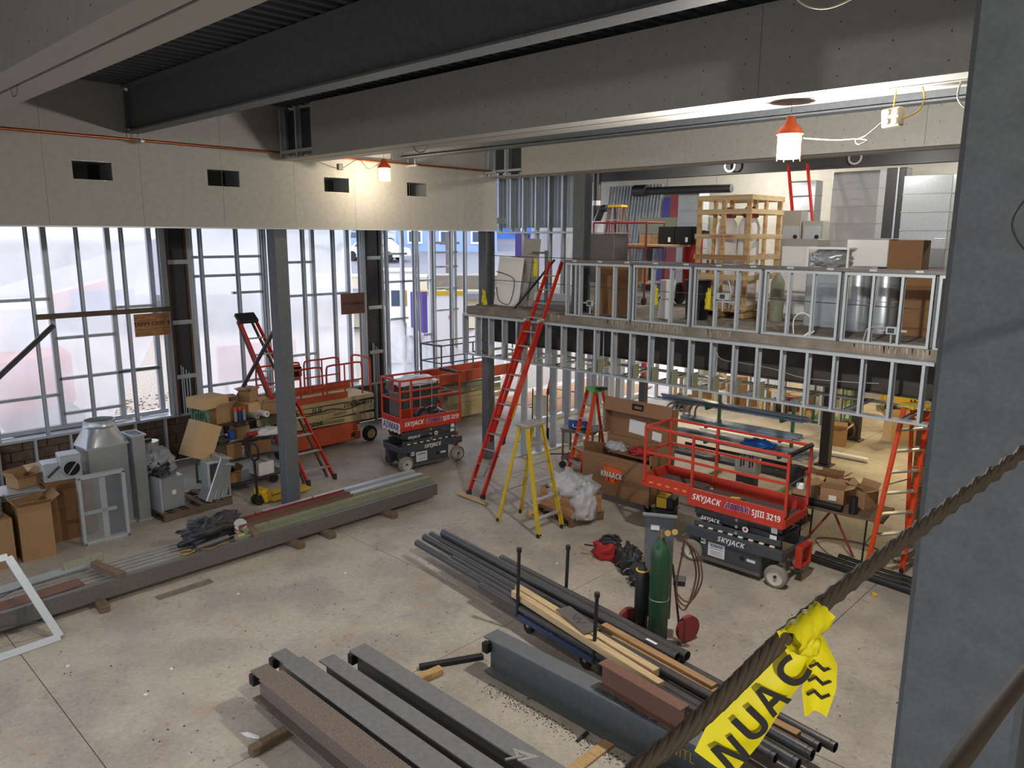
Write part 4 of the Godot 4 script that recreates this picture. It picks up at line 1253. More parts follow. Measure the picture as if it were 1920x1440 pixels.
func third_lift() -> void:
	var L := thing("scissor_lift", "old orange-decked lift with grey-green sides behind the lowered red lift", "scissor lift", Vector3(-14.85, 0, -13.7))
	var X := 0.4
	box(L, "base", m.cream_lift, Vector3(0, 0.33, -0.1), Vector3(0.8, 0.4, 1.3), Vector3.ZERO, 0.03)
	for s in [-0.85, 0.75]:
		for q in [-1.0, 1.0]:
			var st := begin()
			add_lathe(st, [Vector2(0, q * 0.04), Vector2(0.15, q * 0.04), Vector2(0.16, q * 0.05), Vector2(0.18, q * 0.04), Vector2(0.18, -q * 0.05), Vector2(0, -q * 0.05)], 20)
			part(L, "wheel", st.commit(), m.hub, Vector3(q * 0.36, 0.18, s), Vector3(0, 0, -90))
	for k in 4:
		for q in [-1.0, 1.0]:
			box(L, "scissor_arm", m.green_grey if k > 1 else m.cream_lift, Vector3(q * 0.36, 0.58 + k * 0.13, 0), Vector3(0.06, 0.115, 1.9), Vector3((1.2 if k % 2 else -1.2), 0, 0), 0.006)
	words(L, "lettering", "31607", m.joint, Vector3(X, 0.98, 0.5), 0.09, Vector3(0, 90, 0))
	box(L, "yellow_label", m.yellow, Vector3(X + 0.002, 0.84, 0.15), Vector3(0.004, 0.07, 0.1))
	box(L, "deck", m.orange_old, Vector3(0, 1.12, -0.1), Vector3(0.84, 0.06, 2.7))
	for q in [-1.0, 1.0]:
		box(L, "side_board", m.orange_old, Vector3(q * 0.41, 1.26, -0.1), Vector3(0.03, 0.24, 2.7))
		for z in [1.2, 0.1, -1.4]: rod(L, "rail_post", m.steel, Vector3(q * 0.4, 1.2, z), Vector3(q * 0.4, 2.1, z), 0.02, 8)
		for y in [1.65, 2.1]: rod(L, "guard_rail", m.steel, Vector3(q * 0.4, y, 1.2), Vector3(q * 0.4, y, -1.4), 0.018, 8)
	for y in [1.65, 2.1]: rod(L, "guard_rail", m.steel, Vector3(-0.4, y, 1.2), Vector3(0.4, y, 1.2), 0.03 if y > 2 else 0.018, 8)
	tube(L, "cable_coil", m.steel, smooth([Vector3(0.05, 0.9, 0.95), Vector3(0.2, 0.6, 1.0), Vector3(-0.05, 0.5, 0.98), Vector3(-0.2, 0.8, 1.0), Vector3(0.0, 1.0, 0.95)]), 0.02, 6)

# ---------------------------------------------------------------- ladders
func stepladder(called: String, label: String, front_foot: Vector3, front_side: Vector3, back_foot: Vector3, h: float, steps: int, w0: float, w1: float, mt: Material, cap: Material, fold := 0.0) -> Node3D:
	# front_foot/back_foot: middle of each pair of feet; front_side: unit direction across the steps
	var L := thing(called, label, "ladder")
	var top := (front_foot + back_foot) / 2 + Vector3(0, h, 0)
	var fdir := (front_foot - back_foot).normalized()
	var tf := top + fdir * 0.09
	var tb := top - fdir * 0.09
	for s in [-1.0, 1.0]:
		var a: Vector3 = front_foot + front_side * s * w0 / 2
		var b: Vector3 = tf + front_side * s * w1 / 2
		stud(L, "front_rail", mt, a, b, 0.03, 0.075, -front_side * s, 0.0)
		var c: Vector3 = back_foot + front_side * s * w0 * 0.47
		var d: Vector3 = tb + front_side * s * w1 * 0.45
		stud(L, "rear_rail", mt, c, d, 0.026, 0.06, -front_side * s, 0.0)
		box(L, "foot", m.rubber, a + Vector3(0, 0.03, 0), Vector3(0.06, 0.06, 0.08))
		box(L, "foot", m.rubber, c + Vector3(0, 0.03, 0), Vector3(0.05, 0.06, 0.06))
		bar(L, "spreader", m.alu, a.lerp(b, 0.55), c.lerp(d, 0.55), 0.006, 0.02)
	for k in steps:
		var t := (k + 1.0) / (steps + 1.0)
		var p := front_foot.lerp(tf, t)
		var w := lerpf(w0, w1, t)
		var o := box(L, "step", m.alu, Vector3.ZERO, Vector3(w, 0.025, 0.085))
		o.transform = Transform3D(Basis(front_side, Vector3.UP, front_side.cross(Vector3.UP)), p)
		var q := back_foot.lerp(tb, t)
		rod(L, "rear_rung", m.alu, q - front_side * w * 0.45, q + front_side * w * 0.45, 0.01, 6)
	var tc := box(L, "top_cap", cap, Vector3.ZERO, Vector3(w1 + 0.07, 0.06, 0.27), Vector3.ZERO, 0.012)
	tc.transform = Transform3D(Basis(front_side, Vector3.UP, front_side.cross(Vector3.UP)), top + Vector3(0, 0.02, 0))
	return L

func build_ladders() -> void:
	# red fibreglass extension ladder from the floor up to the mezzanine edge
	var E := thing("extension_ladder", "long red fibreglass extension ladder leaning on the mezzanine edge", "ladder")
	var b0 := Vector3(-9.86, 0.1, -9.33)
	var up := Vector3(-0.13, 3.42, -1.86).normalized()
	var sd := Vector3(1, 0, 0)
	var back := sd.cross(up).normalized()
	var lower := 3.55
	for s in [-1.0, 1.0]:
		stud(E, "base_rail", m.red_ladder, b0 + sd * s * 0.185, b0 + sd * s * 0.185 + up * lower, 0.032, 0.08, -sd * s, 0.0)
		var f0: Vector3 = b0 + up * 1.02 + sd * s * 0.155 - back * 0.085
		stud(E, "fly_rail", m.red_ladder, f0, f0 + up * 3.85, 0.032, 0.075, -sd * s, 0.0)
		box(E, "foot", m.dark_steel, b0 + sd * s * 0.185 - Vector3(0, 0.03, 0), Vector3(0.06, 0.12, 0.1))
		box(E, "rung_lock", m.dark_steel, f0 + up * 0.1, Vector3(0.05, 0.16, 0.08))
		box(E, "guide_bracket", m.alu, b0 + sd * s * 0.185 + up * lower, Vector3(0.06, 0.06, 0.16))
	for k in 12:
		var p := b0 + up * (0.25 + k * 0.3048)
		rod(E, "rung", m.alu, p - sd * 0.2, p + sd * 0.2, 0.016, 8)
	for k in 12:
		var p := b0 + up * (1.2 + k * 0.3048) - back * 0.085
		rod(E, "fly_rung", m.alu, p - sd * 0.165, p + sd * 0.165, 0.016, 8)
	tube(E, "pull_rope", m.joint, smooth([b0 + up * 3.3 - back * 0.05, b0 + up * 2.0 + sd * 0.02 - back * 0.12, b0 + up * 1.2 + sd * 0.04 - back * 0.14, b0 + up * 0.7 - back * 0.1, b0 + up * 0.35 - sd * 0.05 - back * 0.1, b0 + up * 0.8 + sd * 0.08 - back * 0.1, b0 + up * 1.25 + sd * 0.1 - back * 0.1]), 0.006, 5)
	box(E, "caution_label", m.yellow, b0 + up * 1.7 + sd * 0.204 - back * 0.085, Vector3(0.004, 0.3, 0.05), Vector3(-28.5, 0, 0))
	var sl := thing("sill_timber", "short timber chocking the feet of the extension ladder", "timber", Vector3(-9.86, 0.02, -9.25), -2)
	box(sl, "plank", m.lumber, Vector3(0, 0.02, 0), Vector3(0.82, 0.04, 0.12))
	# yellow stepladder
	stepladder("stepladder", "yellow fibreglass stepladder standing over the plastic-wrapped crate", Vector3(-7.77, 0, -9.06), Vector3(0, 0, -1), Vector3(-8.76, 0, -9.1), 1.75, 5, 0.6, 0.36, m.yellow_ladder, m.alu)
	# orange stepladder with a green top
	var ol := stepladder("stepladder", "orange fibreglass stepladder with a bright green top beside the tool chest", Vector3(-9.38, 0, -11.62), Vector3(0.93, 0, 0.36).normalized(), Vector3(-9.05, 0, -12.5), 1.78, 5, 0.5, 0.3, m.orange_ladder, m.green_bright)
	box(ol, "tray", m.black, Vector3(-9.05, 1.83, -12.05), Vector3(0.16, 0.05, 0.2))
	# tall orange stepladder at the right, with a yellow top
	stepladder("stepladder", "tall orange stepladder with a yellow top beside the loaded folding table", Vector3(-3.25, 0, -11.25), Vector3(0.55, 0, -0.83).normalized(), Vector3(-3.0, 0, -12.2), 2.45, 7, 0.62, 0.42, m.orange_ladder, m.yellow)
	# red stepladder behind the column
	var rl := thing("stepladder", "tall red fibreglass stepladder leaning closed behind the grey tube column", "ladder")
	var a := Vector3(-12.75, 0, -7.85)
	var t := Vector3(-14.75, 3.14, -7.5)
	var dir := (t - a).normalized()
	var side := Vector3(0, 0, 1)
	for s in [-1.0, 1.0]:
		stud(rl, "front_rail", m.red_ladder, a + side * s * 0.3, t + side * s * 0.17, 0.03, 0.08, -side * s, 0.0)
		stud(rl, "rear_rail", m.old_wood, a + side * s * 0.27 + Vector3(-0.22, 0, 0), t + side * s * 0.15 + Vector3(-0.12, -0.05, 0), 0.03, 0.06, -side * s, 0.0)
		box(rl, "foot", m.dark_steel, a + side * s * 0.3 + Vector3(0, 0.06, 0), Vector3(0.08, 0.12, 0.06))
	for k in 9:
		var p := a.lerp(t, 0.08 + k * 0.1)
		var w := lerpf(0.6, 0.34, 0.08 + k * 0.1)
		box(rl, "step", m.alu, p, Vector3(0.09, 0.025, w), Vector3(0, 0, 0))
	box(rl, "top_cap", m.dark_steel, t + dir * 0.02, Vector3(0.26, 0.08, 0.42), Vector3(0, 0, -37))

# ---------------------------------------------------------------- structural steel lying on the floor
func floor_beam(label: String, x0: float, x1: float, y0: float, zc: float, w: float, h: float, mt: Material, plate_from: float, tongue: bool) -> Node3D:
	var b := thing("steel_beam", label, "steel beam", Vector3(x0, y0, zc))
	var l := x1 - x0
	part(b, "section", extrude_mesh(i_profile(w, h, 0.016, 0.011), l), mt, Vector3(l / 2, h / 2, 0), Vector3(0, 90, 0))
	if plate_from > 0.0:
		box(b, "cover_plate", mt, Vector3((plate_from + l) / 2, h + 0.008, 0.0), Vector3(l - plate_from, 0.014, w + 0.07), Vector3.ZERO, 0.002)
	if tongue:
		for s in [-1.0, 1.0]:
			box(b, "clip_angle", m.black, Vector3(-0.02, h * 0.62, s * 0.05), Vector3(0.09, 0.12, 0.08))
	return b

func build_steel_on_floor() -> void:
	floor_beam("rust-stained steel beam on timber, outermost of the four beside the heavy grey beam", -6.86, -1.0, 0.1, -3.38, 0.19, 0.33, m.beam_rust, 0.24, true)
	floor_beam("grey steel beam with a wide smooth cover plate beside the rust-stained beam", -7.0, -0.9, 0.1, -3.68, 0.17, 0.33, m.beam_grey, 0.3, true)
	floor_beam("narrow grey steel beam between the plated beam and the beam with the triangle square", -6.52, -0.8, 0.1, -3.97, 0.18, 0.33, m.beam_grey, 0.0, false)
	floor_beam("grey steel beam with a metal triangle square lying on it", -6.46, -0.8, 0.1, -4.32, 0.21, 0.33, m.beam_grey, 0.0, true)
	var e := floor_beam("heavy grey steel beam with yellow chalk marks and a rusty stub on top", -5.6, -2.55, 0.02, -5.52, 0.22, 0.43, m.primer, 0.0, true)
	var chalk := words(e, "chalk_mark", "4MTL", m.yellow, Vector3(2.45, 0.2, 0.008), 0.1, Vector3(0, 0, 0), false)
	words(e, "chalk_mark", "GB8", m.yellow, Vector3(2.42, 0.32, 0.008), 0.08, Vector3(0, 0, 0), false)
	var rs := thing("beam_stub", "short rusty brown beam stub lying on the heavy grey beam", "steel beam", Vector3(-4.1, 0.45, -5.6), -6)
	part(rs, "section", extrude_mesh(i_profile(0.13, 0.25, 0.012, 0.01), 1.0), m.rust_plain, Vector3(0.5, 0.125, 0), Vector3(0, 90, 0))
	var fl := thing("steel_shavings", "dark steel shavings and grit swept along the heavy grey beam", "shavings")
	fl.set_meta("kind", "stuff")
	var st := begin()
	for k in 420:
		var s := rng.randf_range(0.004, 0.011)
		add_box(st, Vector3(rng.randf_range(-4.1, -3.0), 0.458, -5.52 + rng.randf_range(0.0, 0.09)), Vector3(s, s * 0.5, s * 0.7))
	for k in 700:
		var s := rng.randf_range(0.003, 0.01)
		add_box(st, Vector3(rng.randf_range(-5.4, -2.6), 0.004, -5.32 + absf(rng.randfn(0, 0.09))), Vector3(s, s * 0.5, s))
	var gt := part(fl, "grit", st.commit(), m.dark_steel)
	gt.set_meta("kind", "stuff")
	var sq := thing("triangle_square", "metal rafter square lying on the steel beam", "square", Vector3(-4.0, 0.432, -4.24), 0)
	var s2 := begin()
	var o := [Vector2(0, 0.08), Vector2(0.19, -0.09), Vector2(0.0, -0.09)]
	add_extrude(s2, pv([0, 0.1, 0.2, -0.08, 0, -0.08, 0, -0.02, 0.06, -0.05, 0.1, -0.05, 0.03, 0.03, 0.03, -0.02, 0, -0.02]), 0.004)
	part(sq, "plate", s2.commit(), m.alu, Vector3.ZERO, Vector3(-90, 0, 60))
	box(sq, "fence", m.alu, Vector3(0.02, 0.006, 0.04), Vector3(0.16, 0.016, 0.02), Vector3(0, 60, 0))
	# dunnage and offcuts
	var d := [["timber_dunnage", "dark timber under the rust-stained beam end", Vector3(-6.22, 0.05, -3.5), Vector3(0.1, 0.095, 1.2), 4, m.old_wood],
		["timber_dunnage", "pale short timber block beyond the beam with the square", Vector3(-5.97, 0.045, -4.8), Vector3(0.1, 0.09, 0.55), -6, m.lumber_z],
		["timber_dunnage", "dark timber under the beam ends out towards the balcony", Vector3(-2.0, 0.05, -3.85), Vector3(0.1, 0.095, 1.4), 0, m.old_wood],
		["steel_angle", "black steel angle pointing at the end of the heavy grey beam", Vector3(-6.0, 0.03, -5.28), Vector3(0.07, 0.06, 0.75), -28, m.black],
		["scrap_board", "thin brown board on the floor reaching under the heavy grey beam", Vector3(-3.86, 0.012, -5.1), Vector3(0.12, 0.022, 0.75), 0, m.lumber_z],
		["steel_offcut", "small dark steel bar on the floor beside the brown board", Vector3(-4.1, 0.012, -5.3), Vector3(0.03, 0.022, 0.18), 4, m.dark_steel],
		["steel_offcut", "two-inch dark steel bar near the chalked beam end", Vector3(-3.45, 0.012, -5.15), Vector3(0.2, 0.022, 0.03), 10, m.dark_steel]]
	for q in d:
		var t := thing(q[0], q[1], "timber" if q[0].begins_with("timber") else "offcut", q[2], q[4])
		box(t, "piece", q[5], Vector3.ZERO, q[3])
	var sc := thing("paper_scrap", "crumpled white paper strip beside the dark dunnage", "scrap", Vector3(-6.45, 0.003, -3.05), 20)
	part(sc, "sheet", blob_mesh(Vector3(0.22, 0.02, 0.05), 3, 0.4), m.paper)

	# long stack of steel along the window side
	var x0 := -10.5
	for k in 7:
		var t := thing("steel_rail", "long pale-topped steel rail in the low stack along the window side", "steel rail", Vector3(x0 - k * 0.125, 0.1, -2.4), 0, "steel rails in the low stack")
		stud(t, "channel", m.rail_pale, Vector3(0, 0.08, 2.9), Vector3(0, 0.08, -3.4 + 0.12 * (k % 3)), 0.075, 0.085, Vector3.DOWN, 0.0)
	var fc := thing("steel_channel", "deep dark channel along the open side of the low steel stack", "steel channel", Vector3(-10.38, 0.1, -4.0))
	part(fc, "section", extrude_mesh(c_profile(0.08, 0.22, 0.012), 9.6), m.steel, Vector3(0.04, 0.11, 0), Vector3(0, 0, 180))
	for k in 5:
		var zz := [-1.5, -3.0, -5.75, -6.4, -7.6][k] as float
		var b := thing("timber_block", ["timber block under the low stack beside the leaning metal frame", "short timber block under the low stack beneath the crossing timber", "rounded timber block under the low stack beside the black plastic bag", "rounded timber block under the low stack below the red bundle", "dark timber block under the far part of the low stack"][k], "timber", Vector3(-10.75, 0.0, zz), rng.randf_range(-8, 8))
		box(b, "piece", m.old_wood, Vector3(0.0, 0.05, 0), Vector3(1.25, 0.095, 0.13))
	# upper layer: green-grey channels towards the lift
	for k in 6:
		var t := thing("steel_channel", "green-grey steel channel lying on the low stack towards the lowered lift", "steel channel", Vector3(-10.52 - k * 0.13, 0.27 + 0.02 * (k % 2), -6.9 - 0.06 * k), 0, "green-grey channels on the low stack")
		stud(t, "channel", m.green_grey if k < 3 else m.galv, Vector3(0, 0.05, 1.95 - 0.1 * k), Vector3(0, 0.05, -1.95 + 0.05 * k), 0.07, 0.115, Vector3.DOWN if k % 2 else Vector3.UP, 0.0)
	var lo := thing("steel_channel", "dark channel at the far end of the low stack beside the lift wheels", "steel channel", Vector3(-10.5, 0.1, -8.2))
	box(lo, "section", m.steel, Vector3(-0.35, 0.08, 0), Vector3(0.75, 0.15, 1.3))
	for k in 4:
		var t := thing("red_angle", "rust-red painted steel angle strapped in the bundle on the low stack", "steel angle", Vector3(-10.72 - k * 0.09, 0.36 + 0.012 * (k % 2), -6.15), 0, "red angles strapped on the low stack")
		part(t, "angle", extrude_mesh(pv([0, 0, 0.085, 0, 0.085, 0.01, 0.01, 0.01, 0.01, 0.07, 0, 0.07]), 2.1), m.rust_plain if k < 3 else m.red_dull, Vector3.ZERO)
	for z in [-5.55, -6.6]:
		var s3 := thing("steel_strap", "thin band strap round the rust-red bundle " + ("towards the black bag" if z > -6 else "towards the lift"), "strap", Vector3(-10.86, 0.35, z))
		tube(s3, "band", m.rust_plain, [Vector3(-0.2, 0.0, 0), Vector3(-0.2, 0.09, 0), Vector3(0.25, 0.09, 0), Vector3(0.25, 0.0, 0)], 0.006, 5, true)
	var tm := thing("cross_timber", "grey square timber lying across the low steel stack", "timber", Vector3(-10.7, 0.285, -3.2), 12)
	box(tm, "piece", m.old_wood, Vector3(0, 0.05, 0), Vector3(0.7, 0.1, 0.1))
	var tm2 := thing("cross_timber", "grey timber across the low stack between the black bag and the red bundle", "timber", Vector3(-10.75, 0.285, -5.3), -14)
	box(tm2, "piece", m.old_wood, Vector3(0, 0.05, 0), Vector3(0.85, 0.1, 0.1))
	var tm3 := thing("lumber_offcut", "pale short lumber offcut beside the crossing timber on the low stack", "timber", Vector3(-10.72, 0.285, -5.1), -14)
	box(tm3, "piece", m.lumber, Vector3(0, 0.03, 0), Vector3(0.4, 0.06, 0.1))
	var pb := thing("plywood_offcut", "red-brown plywood strip lying on the low stack beside the leaning metal frame", "board", Vector3(-10.62, 0.285, -2.2), 0)
	box(pb, "sheet", m.rust_plain, Vector3(0, 0.01, 0), Vector3(0.26, 0.02, 1.3), Vector3(0, 4, 0))
	var gp := thing("bent_track", "bent galvanised track lying on the low stack beyond the plywood strip", "track", Vector3(-11.15, 0.285, -2.55), 3)
	stud(gp, "track", m.galv, Vector3(0, 0.02, 1.2), Vector3(0, 0.02, -0.6), 0.05, 0.1, Vector3.UP, 0.0)
	box(gp, "flap", m.green_grey, Vector3(-0.02, 0.06, -0.5), Vector3(0.1, 0.12, 0.5), Vector3(0, 0, 20))
	var bb := thing("plastic_bag", "black plastic bag slumped on the low steel stack", "bag", Vector3(-10.95, 0.285, -4.75), 10)
	part(bb, "film", blob_mesh(Vector3(0.5, 0.3, 0.95), 12, 0.4, 1.9, 22, 32), m.bag_black)
	rod(bb, "tape_roll", m.alu, Vector3(0.22, 0.1, -0.38), Vector3(0.26, 0.14, -0.36), 0.1, 16)
	var ch := thing("chain_hoist", "chain hoist with hook lying before the black plastic bag", "hoist", Vector3(-10.58, 0.285, -4.62), 0)
	rod(ch, "body", m.steel, Vector3(0.03, 0.05, 0.25), Vector3(-0.02, 0.06, -0.25), 0.04, 10)
	tube(ch, "lever", m.steel, [Vector3(-0.02, 0.06, -0.2), Vector3(-0.05, 0.05, -0.65)], 0.012, 6)
	tube(ch, "hook", m.brass, smooth([Vector3(0.05, 0.03, 0.3), Vector3(0.1, 0.03, 0.42), Vector3(0.02, 0.03, 0.5), Vector3(-0.05, 0.03, 0.42), Vector3(-0.02, 0.03, 0.32)]), 0.018, 6)
	tube(ch, "chain", m.brass, smooth([Vector3(0.0, 0.03, 0.25), Vector3(0.12, 0.02, 0.1), Vector3(0.06, 0.02, -0.1), Vector3(0.12, 0.02, -0.2)]), 0.012, 5)
	var fp := thing("flat_plate", "flat grey plate on the floor beside the low steel stack", "plate", Vector3(-10.05, 0.008, -3.95), 0)
	box(fp, "sheet", m.concrete, Vector3.ZERO, Vector3(0.14, 0.014, 0.75))
	# leaning sheet metal frame at the near end
	var fr := thing("duct_surround", "open galvanised sheet metal frame leaning on the near end of the low stack", "frame")
	var p0 := Vector3(-9.82, 0.03, -2.33)
	var p1 := Vector3(-9.78, 0.03, -0.9)
	var q0 := Vector3(-10.55, 0.93, -2.05)
	var q1 := Vector3(-10.5, 0.93, -0.7)
	for s in [[p0, p1], [p0, q0], [p1, q1], [q0, q1]]:
		bar(fr, "edge", m.galv, s[0], s[1], 0.09, 0.035, Vector3(0.7, 0.6, 0))
	rod(fr, "cross_wire", m.dark_steel, p0.lerp(q0, 0.2), p1.lerp(q1, 0.5), 0.007, 6)
	rod(fr, "cross_wire", m.dark_steel, p0.lerp(q0, 0.65), p1.lerp(q1, 0.4), 0.007, 6)
	# a few bits of litter on the floor
	var lt := thing("floor_litter", "scattered chips and screws on the concrete floor", "litter")
	lt.set_meta("kind", "stuff")
	var s4 := begin()
	for k in 260:
		var s := rng.randf_range(0.005, 0.02)
		add_box(s4, Vector3.ZERO, Vector3(s, 0.006, s * rng.randf_range(0.3, 0.9)), 0.0, Transform3D(Basis(Vector3.UP, rng.randf() * TAU), Vector3(rng.randf_range(-9.6, -2.0), 0.004, rng.randf_range(-9.2, -2.0))))
	part(lt, "chips", s4.commit(), m.dark_steel).set_meta("kind", "stuff")
	for k in 6:
		var wc := thing("white_chip", "small round white plastic cap lying on the open floor", "chip", [Vector3(-8.2, 0, -3.0), Vector3(-9.1, 0, -2.2), Vector3(-8.9, 0, -5.8), Vector3(-7.9, 0, -2.6), Vector3(-9.4, 0, -4.4), Vector3(-6.9, 0, -8.2)][k], 0, "white caps on the floor")
		rod(wc, "cap", m.white, Vector3(0, 0.001, 0), Vector3(0, 0.008, 0), 0.02, 10)

func build_pipe_cart() -> void:
	var c := thing("pipe_cart", "low blue steel cart with upright posts carrying grey pipes", "cart", Vector3(-5.3, 0, -6.65), -7.2)
	for v in [0.37, -0.3]:
		box(c, "side_rail", m.blue_cart, Vector3(0.03, 0.2, v), Vector3(1.36, 0.07, 0.05))
	for u in [-0.63, 0.0, 0.7]:
		box(c, "cross_rail", m.blue_cart, Vector3(u, 0.22, 0.035), Vector3(0.06, 0.05, 0.7))
	for p in [[-0.63, 0.385, 1.09], [0.7, 0.385, 1.02], [-0.52, -0.33, 0.97]]:
		rod(c, "post", m.pipe_black, Vector3(p[0], 0.2, p[1]), Vector3(p[0] + 0.03, p[2], p[1]), 0.022, 10)
		rod(c, "post_cap", m.pipe_black, Vector3(p[0] + 0.03, p[2] - 0.03, p[1]), Vector3(p[0] + 0.03, p[2] + 0.02, p[1]), 0.032, 10)
	for p in [[-0.5, 0.3], [0.5, 0.3], [-0.5, -0.25], [0.5, -0.25]]:
		rod(c, "caster_wheel", m.rubber, Vector3(p[0], 0.075, p[1] - 0.025), Vector3(p[0], 0.075, p[1] + 0.025), 0.075, 16)
		box(c, "caster_fork", m.alu, Vector3(p[0], 0.13, p[1]), Vector3(0.05, 0.1, 0.07))
	# pipes and lumber in the cart's own direction
	var bs := Basis(Vector3.UP, deg_to_rad(-7.2))
	var org := Vector3(-5.3, 0, -6.65)
	var W := func(u: float, y: float, v: float) -> Vector3: return org + bs * Vector3(u, y, v)
	var pipes := [[-3.15, 3.1, 0.305, 0.26, 0.052], [-3.25, -0.4, 0.31, 0.06, 0.058], [-0.39, 3.12, 0.305, 0.07, 0.05], [-3.25, 1.4, 0.315, -0.06, 0.06], [-2.95, 3.19, 0.305, -0.2, 0.05], [-2.36, 2.2, 0.3, 0.155, 0.048], [-1.43, 2.93, 0.3, 0.345, 0.048],
		[-3.0, 1.46, 0.42, -0.11, 0.058], [-1.72, 1.5, 0.415, -0.225, 0.056], [1.5, 3.1, 0.31, -0.08, 0.05], [0.6, 3.17, 0.4, 0.165, 0.048]]
	for p in pipes:
		var a: Vector3 = W.call(p[0], p[2], p[3])
		var b: Vector3 = W.call(p[1], p[2], p[3])
		var big: bool = p[4] > 0.0555 and p[2] > 0.4
		var t := thing("steel_pipe", "thick grey steel pipe lying uppermost on the blue cart beside the gas cylinders" if big else "grooved grey steel pipe in the bottom layer on the blue cart", "pipe", Vector3.ZERO, 0, "thick upper pipes on the blue cart" if big else "bottom pipes on the blue cart")
		var r: float = p[4]
		var st := begin()
		var l := a.distance_to(b)
		var g := 0.03
		add_lathe(st, [Vector2(r - 0.006, -l / 2), Vector2(r, -l / 2), Vector2(r, -l / 2 + g), Vector2(r - 0.004, -l / 2 + g + 0.004), Vector2(r - 0.004, -l / 2 + g + 0.014), Vector2(r, -l / 2 + g + 0.018), Vector2(r, l / 2 - g - 0.018), Vector2(r - 0.004, l / 2 - g - 0.014), Vector2(r - 0.004, l / 2 - g - 0.004), Vector2(r, l / 2 - g), Vector2(r, l / 2), Vector2(r - 0.006, l / 2)], 22, Transform3D(Basis(Vector3(1, 0, 0), Vector3(0, 0, 1), Vector3(0, -1, 0)), Vector3.ZERO), 0.9)
		var o := part(t, "wall", st.commit(), m.pipe)
		o.transform = frame_along(a, b)
		for s in [-1.0, 1.0]:
			var hl := part(t, "bore", rod_mesh(r - 0.005, 0.004, 18), m.void)
			hl.transform = frame_along(a, b)
			hl.transform.origin = hl.transform * Vector3(0, 0, s * (l / 2 - 0.03))
	var st2 := thing("pipe_sticker", "white paper sticker on the large pipe beside the gas cylinders", "sticker")
	bar(st2, "paper", m.paper, W.call(1.05, 0.474, -0.09), W.call(1.2, 0.474, -0.09), 0.06, 0.003)
	var lum := [["pale lumber length on the pipe cart beside the posts", -0.8, 1.69, 0.40, 0.30, 0.43, m.lumber], ["pale lumber length on the pipe cart beside the grey pipes", -0.85, 1.52, 0.41, 0.2, 0.3, m.lumber], ["reddish lumber length on the pipe cart tight beside the large pipe", 0.5, 2.05, 0.40, 0.03, 0.05, m.lumber_red], ["long reddish lumber length on the pipe cart reaching past the tape", 0.7, 2.95, 0.36, 0.13, 0.02, m.lumber_red]]
	for p in lum:
		var t := thing("lumber", p[0], "lumber")
		bar(t, "piece", p[6], W.call(p[1], p[3] + 0.02, p[4]), W.call(p[2], p[3] + 0.02, p[5]), 0.09, 0.085, Vector3.UP, 0.004)
	var pt := thing("marked_plate", "grey plate with a chalk mark lying on the pale lumber", "plate", W.call(0.28, 0.49, 0.24), -18)
	box(pt, "sheet", m.steel, Vector3.ZERO, Vector3(0.62, 0.012, 0.2))
	tube(pt, "chalk_mark", m.dark_steel, [Vector3(-0.1, 0.008, -0.06), Vector3(-0.02, 0.008, 0.05), Vector3(0.02, 0.008, -0.05), Vector3(0.08, 0.008, 0.06), Vector3(0.12, 0.008, -0.04)], 0.004, 4)
	# gas cylinders on a hand truck
	var g := thing("cylinder_truck", "grey steel hand truck carrying two gas cylinders", "hand truck", Vector3(-4.62, 0, -7.36), 28)
	part(g, "back_plate", extrude_mesh(pv([-0.17, 0.25, 0.17, 0.25, 0.17, 1.5, 0.19, 1.56, -0.19, 1.56, -0.17, 1.5]), 0.012), m.primer, Vector3(0.0, 0.05, 0.0), Vector3(0, 0, 0))
	rod(g, "top_roll", m.primer, Vector3(-0.2, 1.6, 0.02), Vector3(0.2, 1.6, 0.02), 0.03, 10)
	box(g, "label_plate", m.paper, Vector3(-0.05, 1.45, 0.012), Vector3(0.1, 0.06, 0.004))
	box(g, "toe_plate", m.dark_steel, Vector3(0, 0.02, 0.18), Vector3(0.6, 0.02, 0.36))
	for s in [-1.0, 1.0]:
		rod(g, "frame_tube", m.dark_steel, Vector3(s * 0.3, 0.05, -0.06), Vector3(s * 0.17, 1.0, -0.02), 0.014, 8)
		var wr := rod(g, "wheel", m.red_dull, Vector3(s * 0.36, 0.17, -0.1), Vector3(s * 0.36 + 0.04, 0.17, -0.06), 0.165, 22)
		wr.set_meta("label", "dull red truck wheel")
	box(g, "tray", m.dark_steel, Vector3(0.26, 0.8, -0.02), Vector3(0.14, 0.06, 0.18))
	rod(g, "lance", m.dark_steel, Vector3(-0.02, 0.25, 0.22), Vector3(-0.06, 0.98, 0.12), 0.014, 8)
	var oc := thing("gas_cylinder", "tall green oxygen cylinder strapped on the hand truck", "gas cylinder", Vector3(-4.5, 0.03, -7.22), 28)
	lathe(oc, "bottle", m.green_cyl, [Vector2(0, 0), Vector2(0.1, 0), Vector2(0.115, 0.02), Vector2(0.115, 1.12), Vector2(0.11, 1.2), Vector2(0.085, 1.28), Vector2(0.045, 1.32), Vector2(0.04, 1.36), Vector2(0, 1.36)], 24)
	rod(oc, "valve", m.brass, Vector3(0, 1.35, 0), Vector3(0, 1.46, 0), 0.018, 8)
	for s in [0.0, 0.08]: lathe(oc, "gauge", m.brass, [Vector2(0, -0.015), Vector2(0.035, -0.015), Vector2(0.035, 0.015), Vector2(0, 0.015)], 14, Vector3(0.07 + s, 1.44 + s * 0.3, 0.02), Vector3(70, 0, 0))
	tube(oc, "strap", m.alu, ring(0.119, 0.62), 0.004, 5, true)
	var ac := thing("gas_cylinder", "slim black acetylene cylinder beside the green one", "gas cylinder", Vector3(-4.78, 0.03, -7.28), 28)
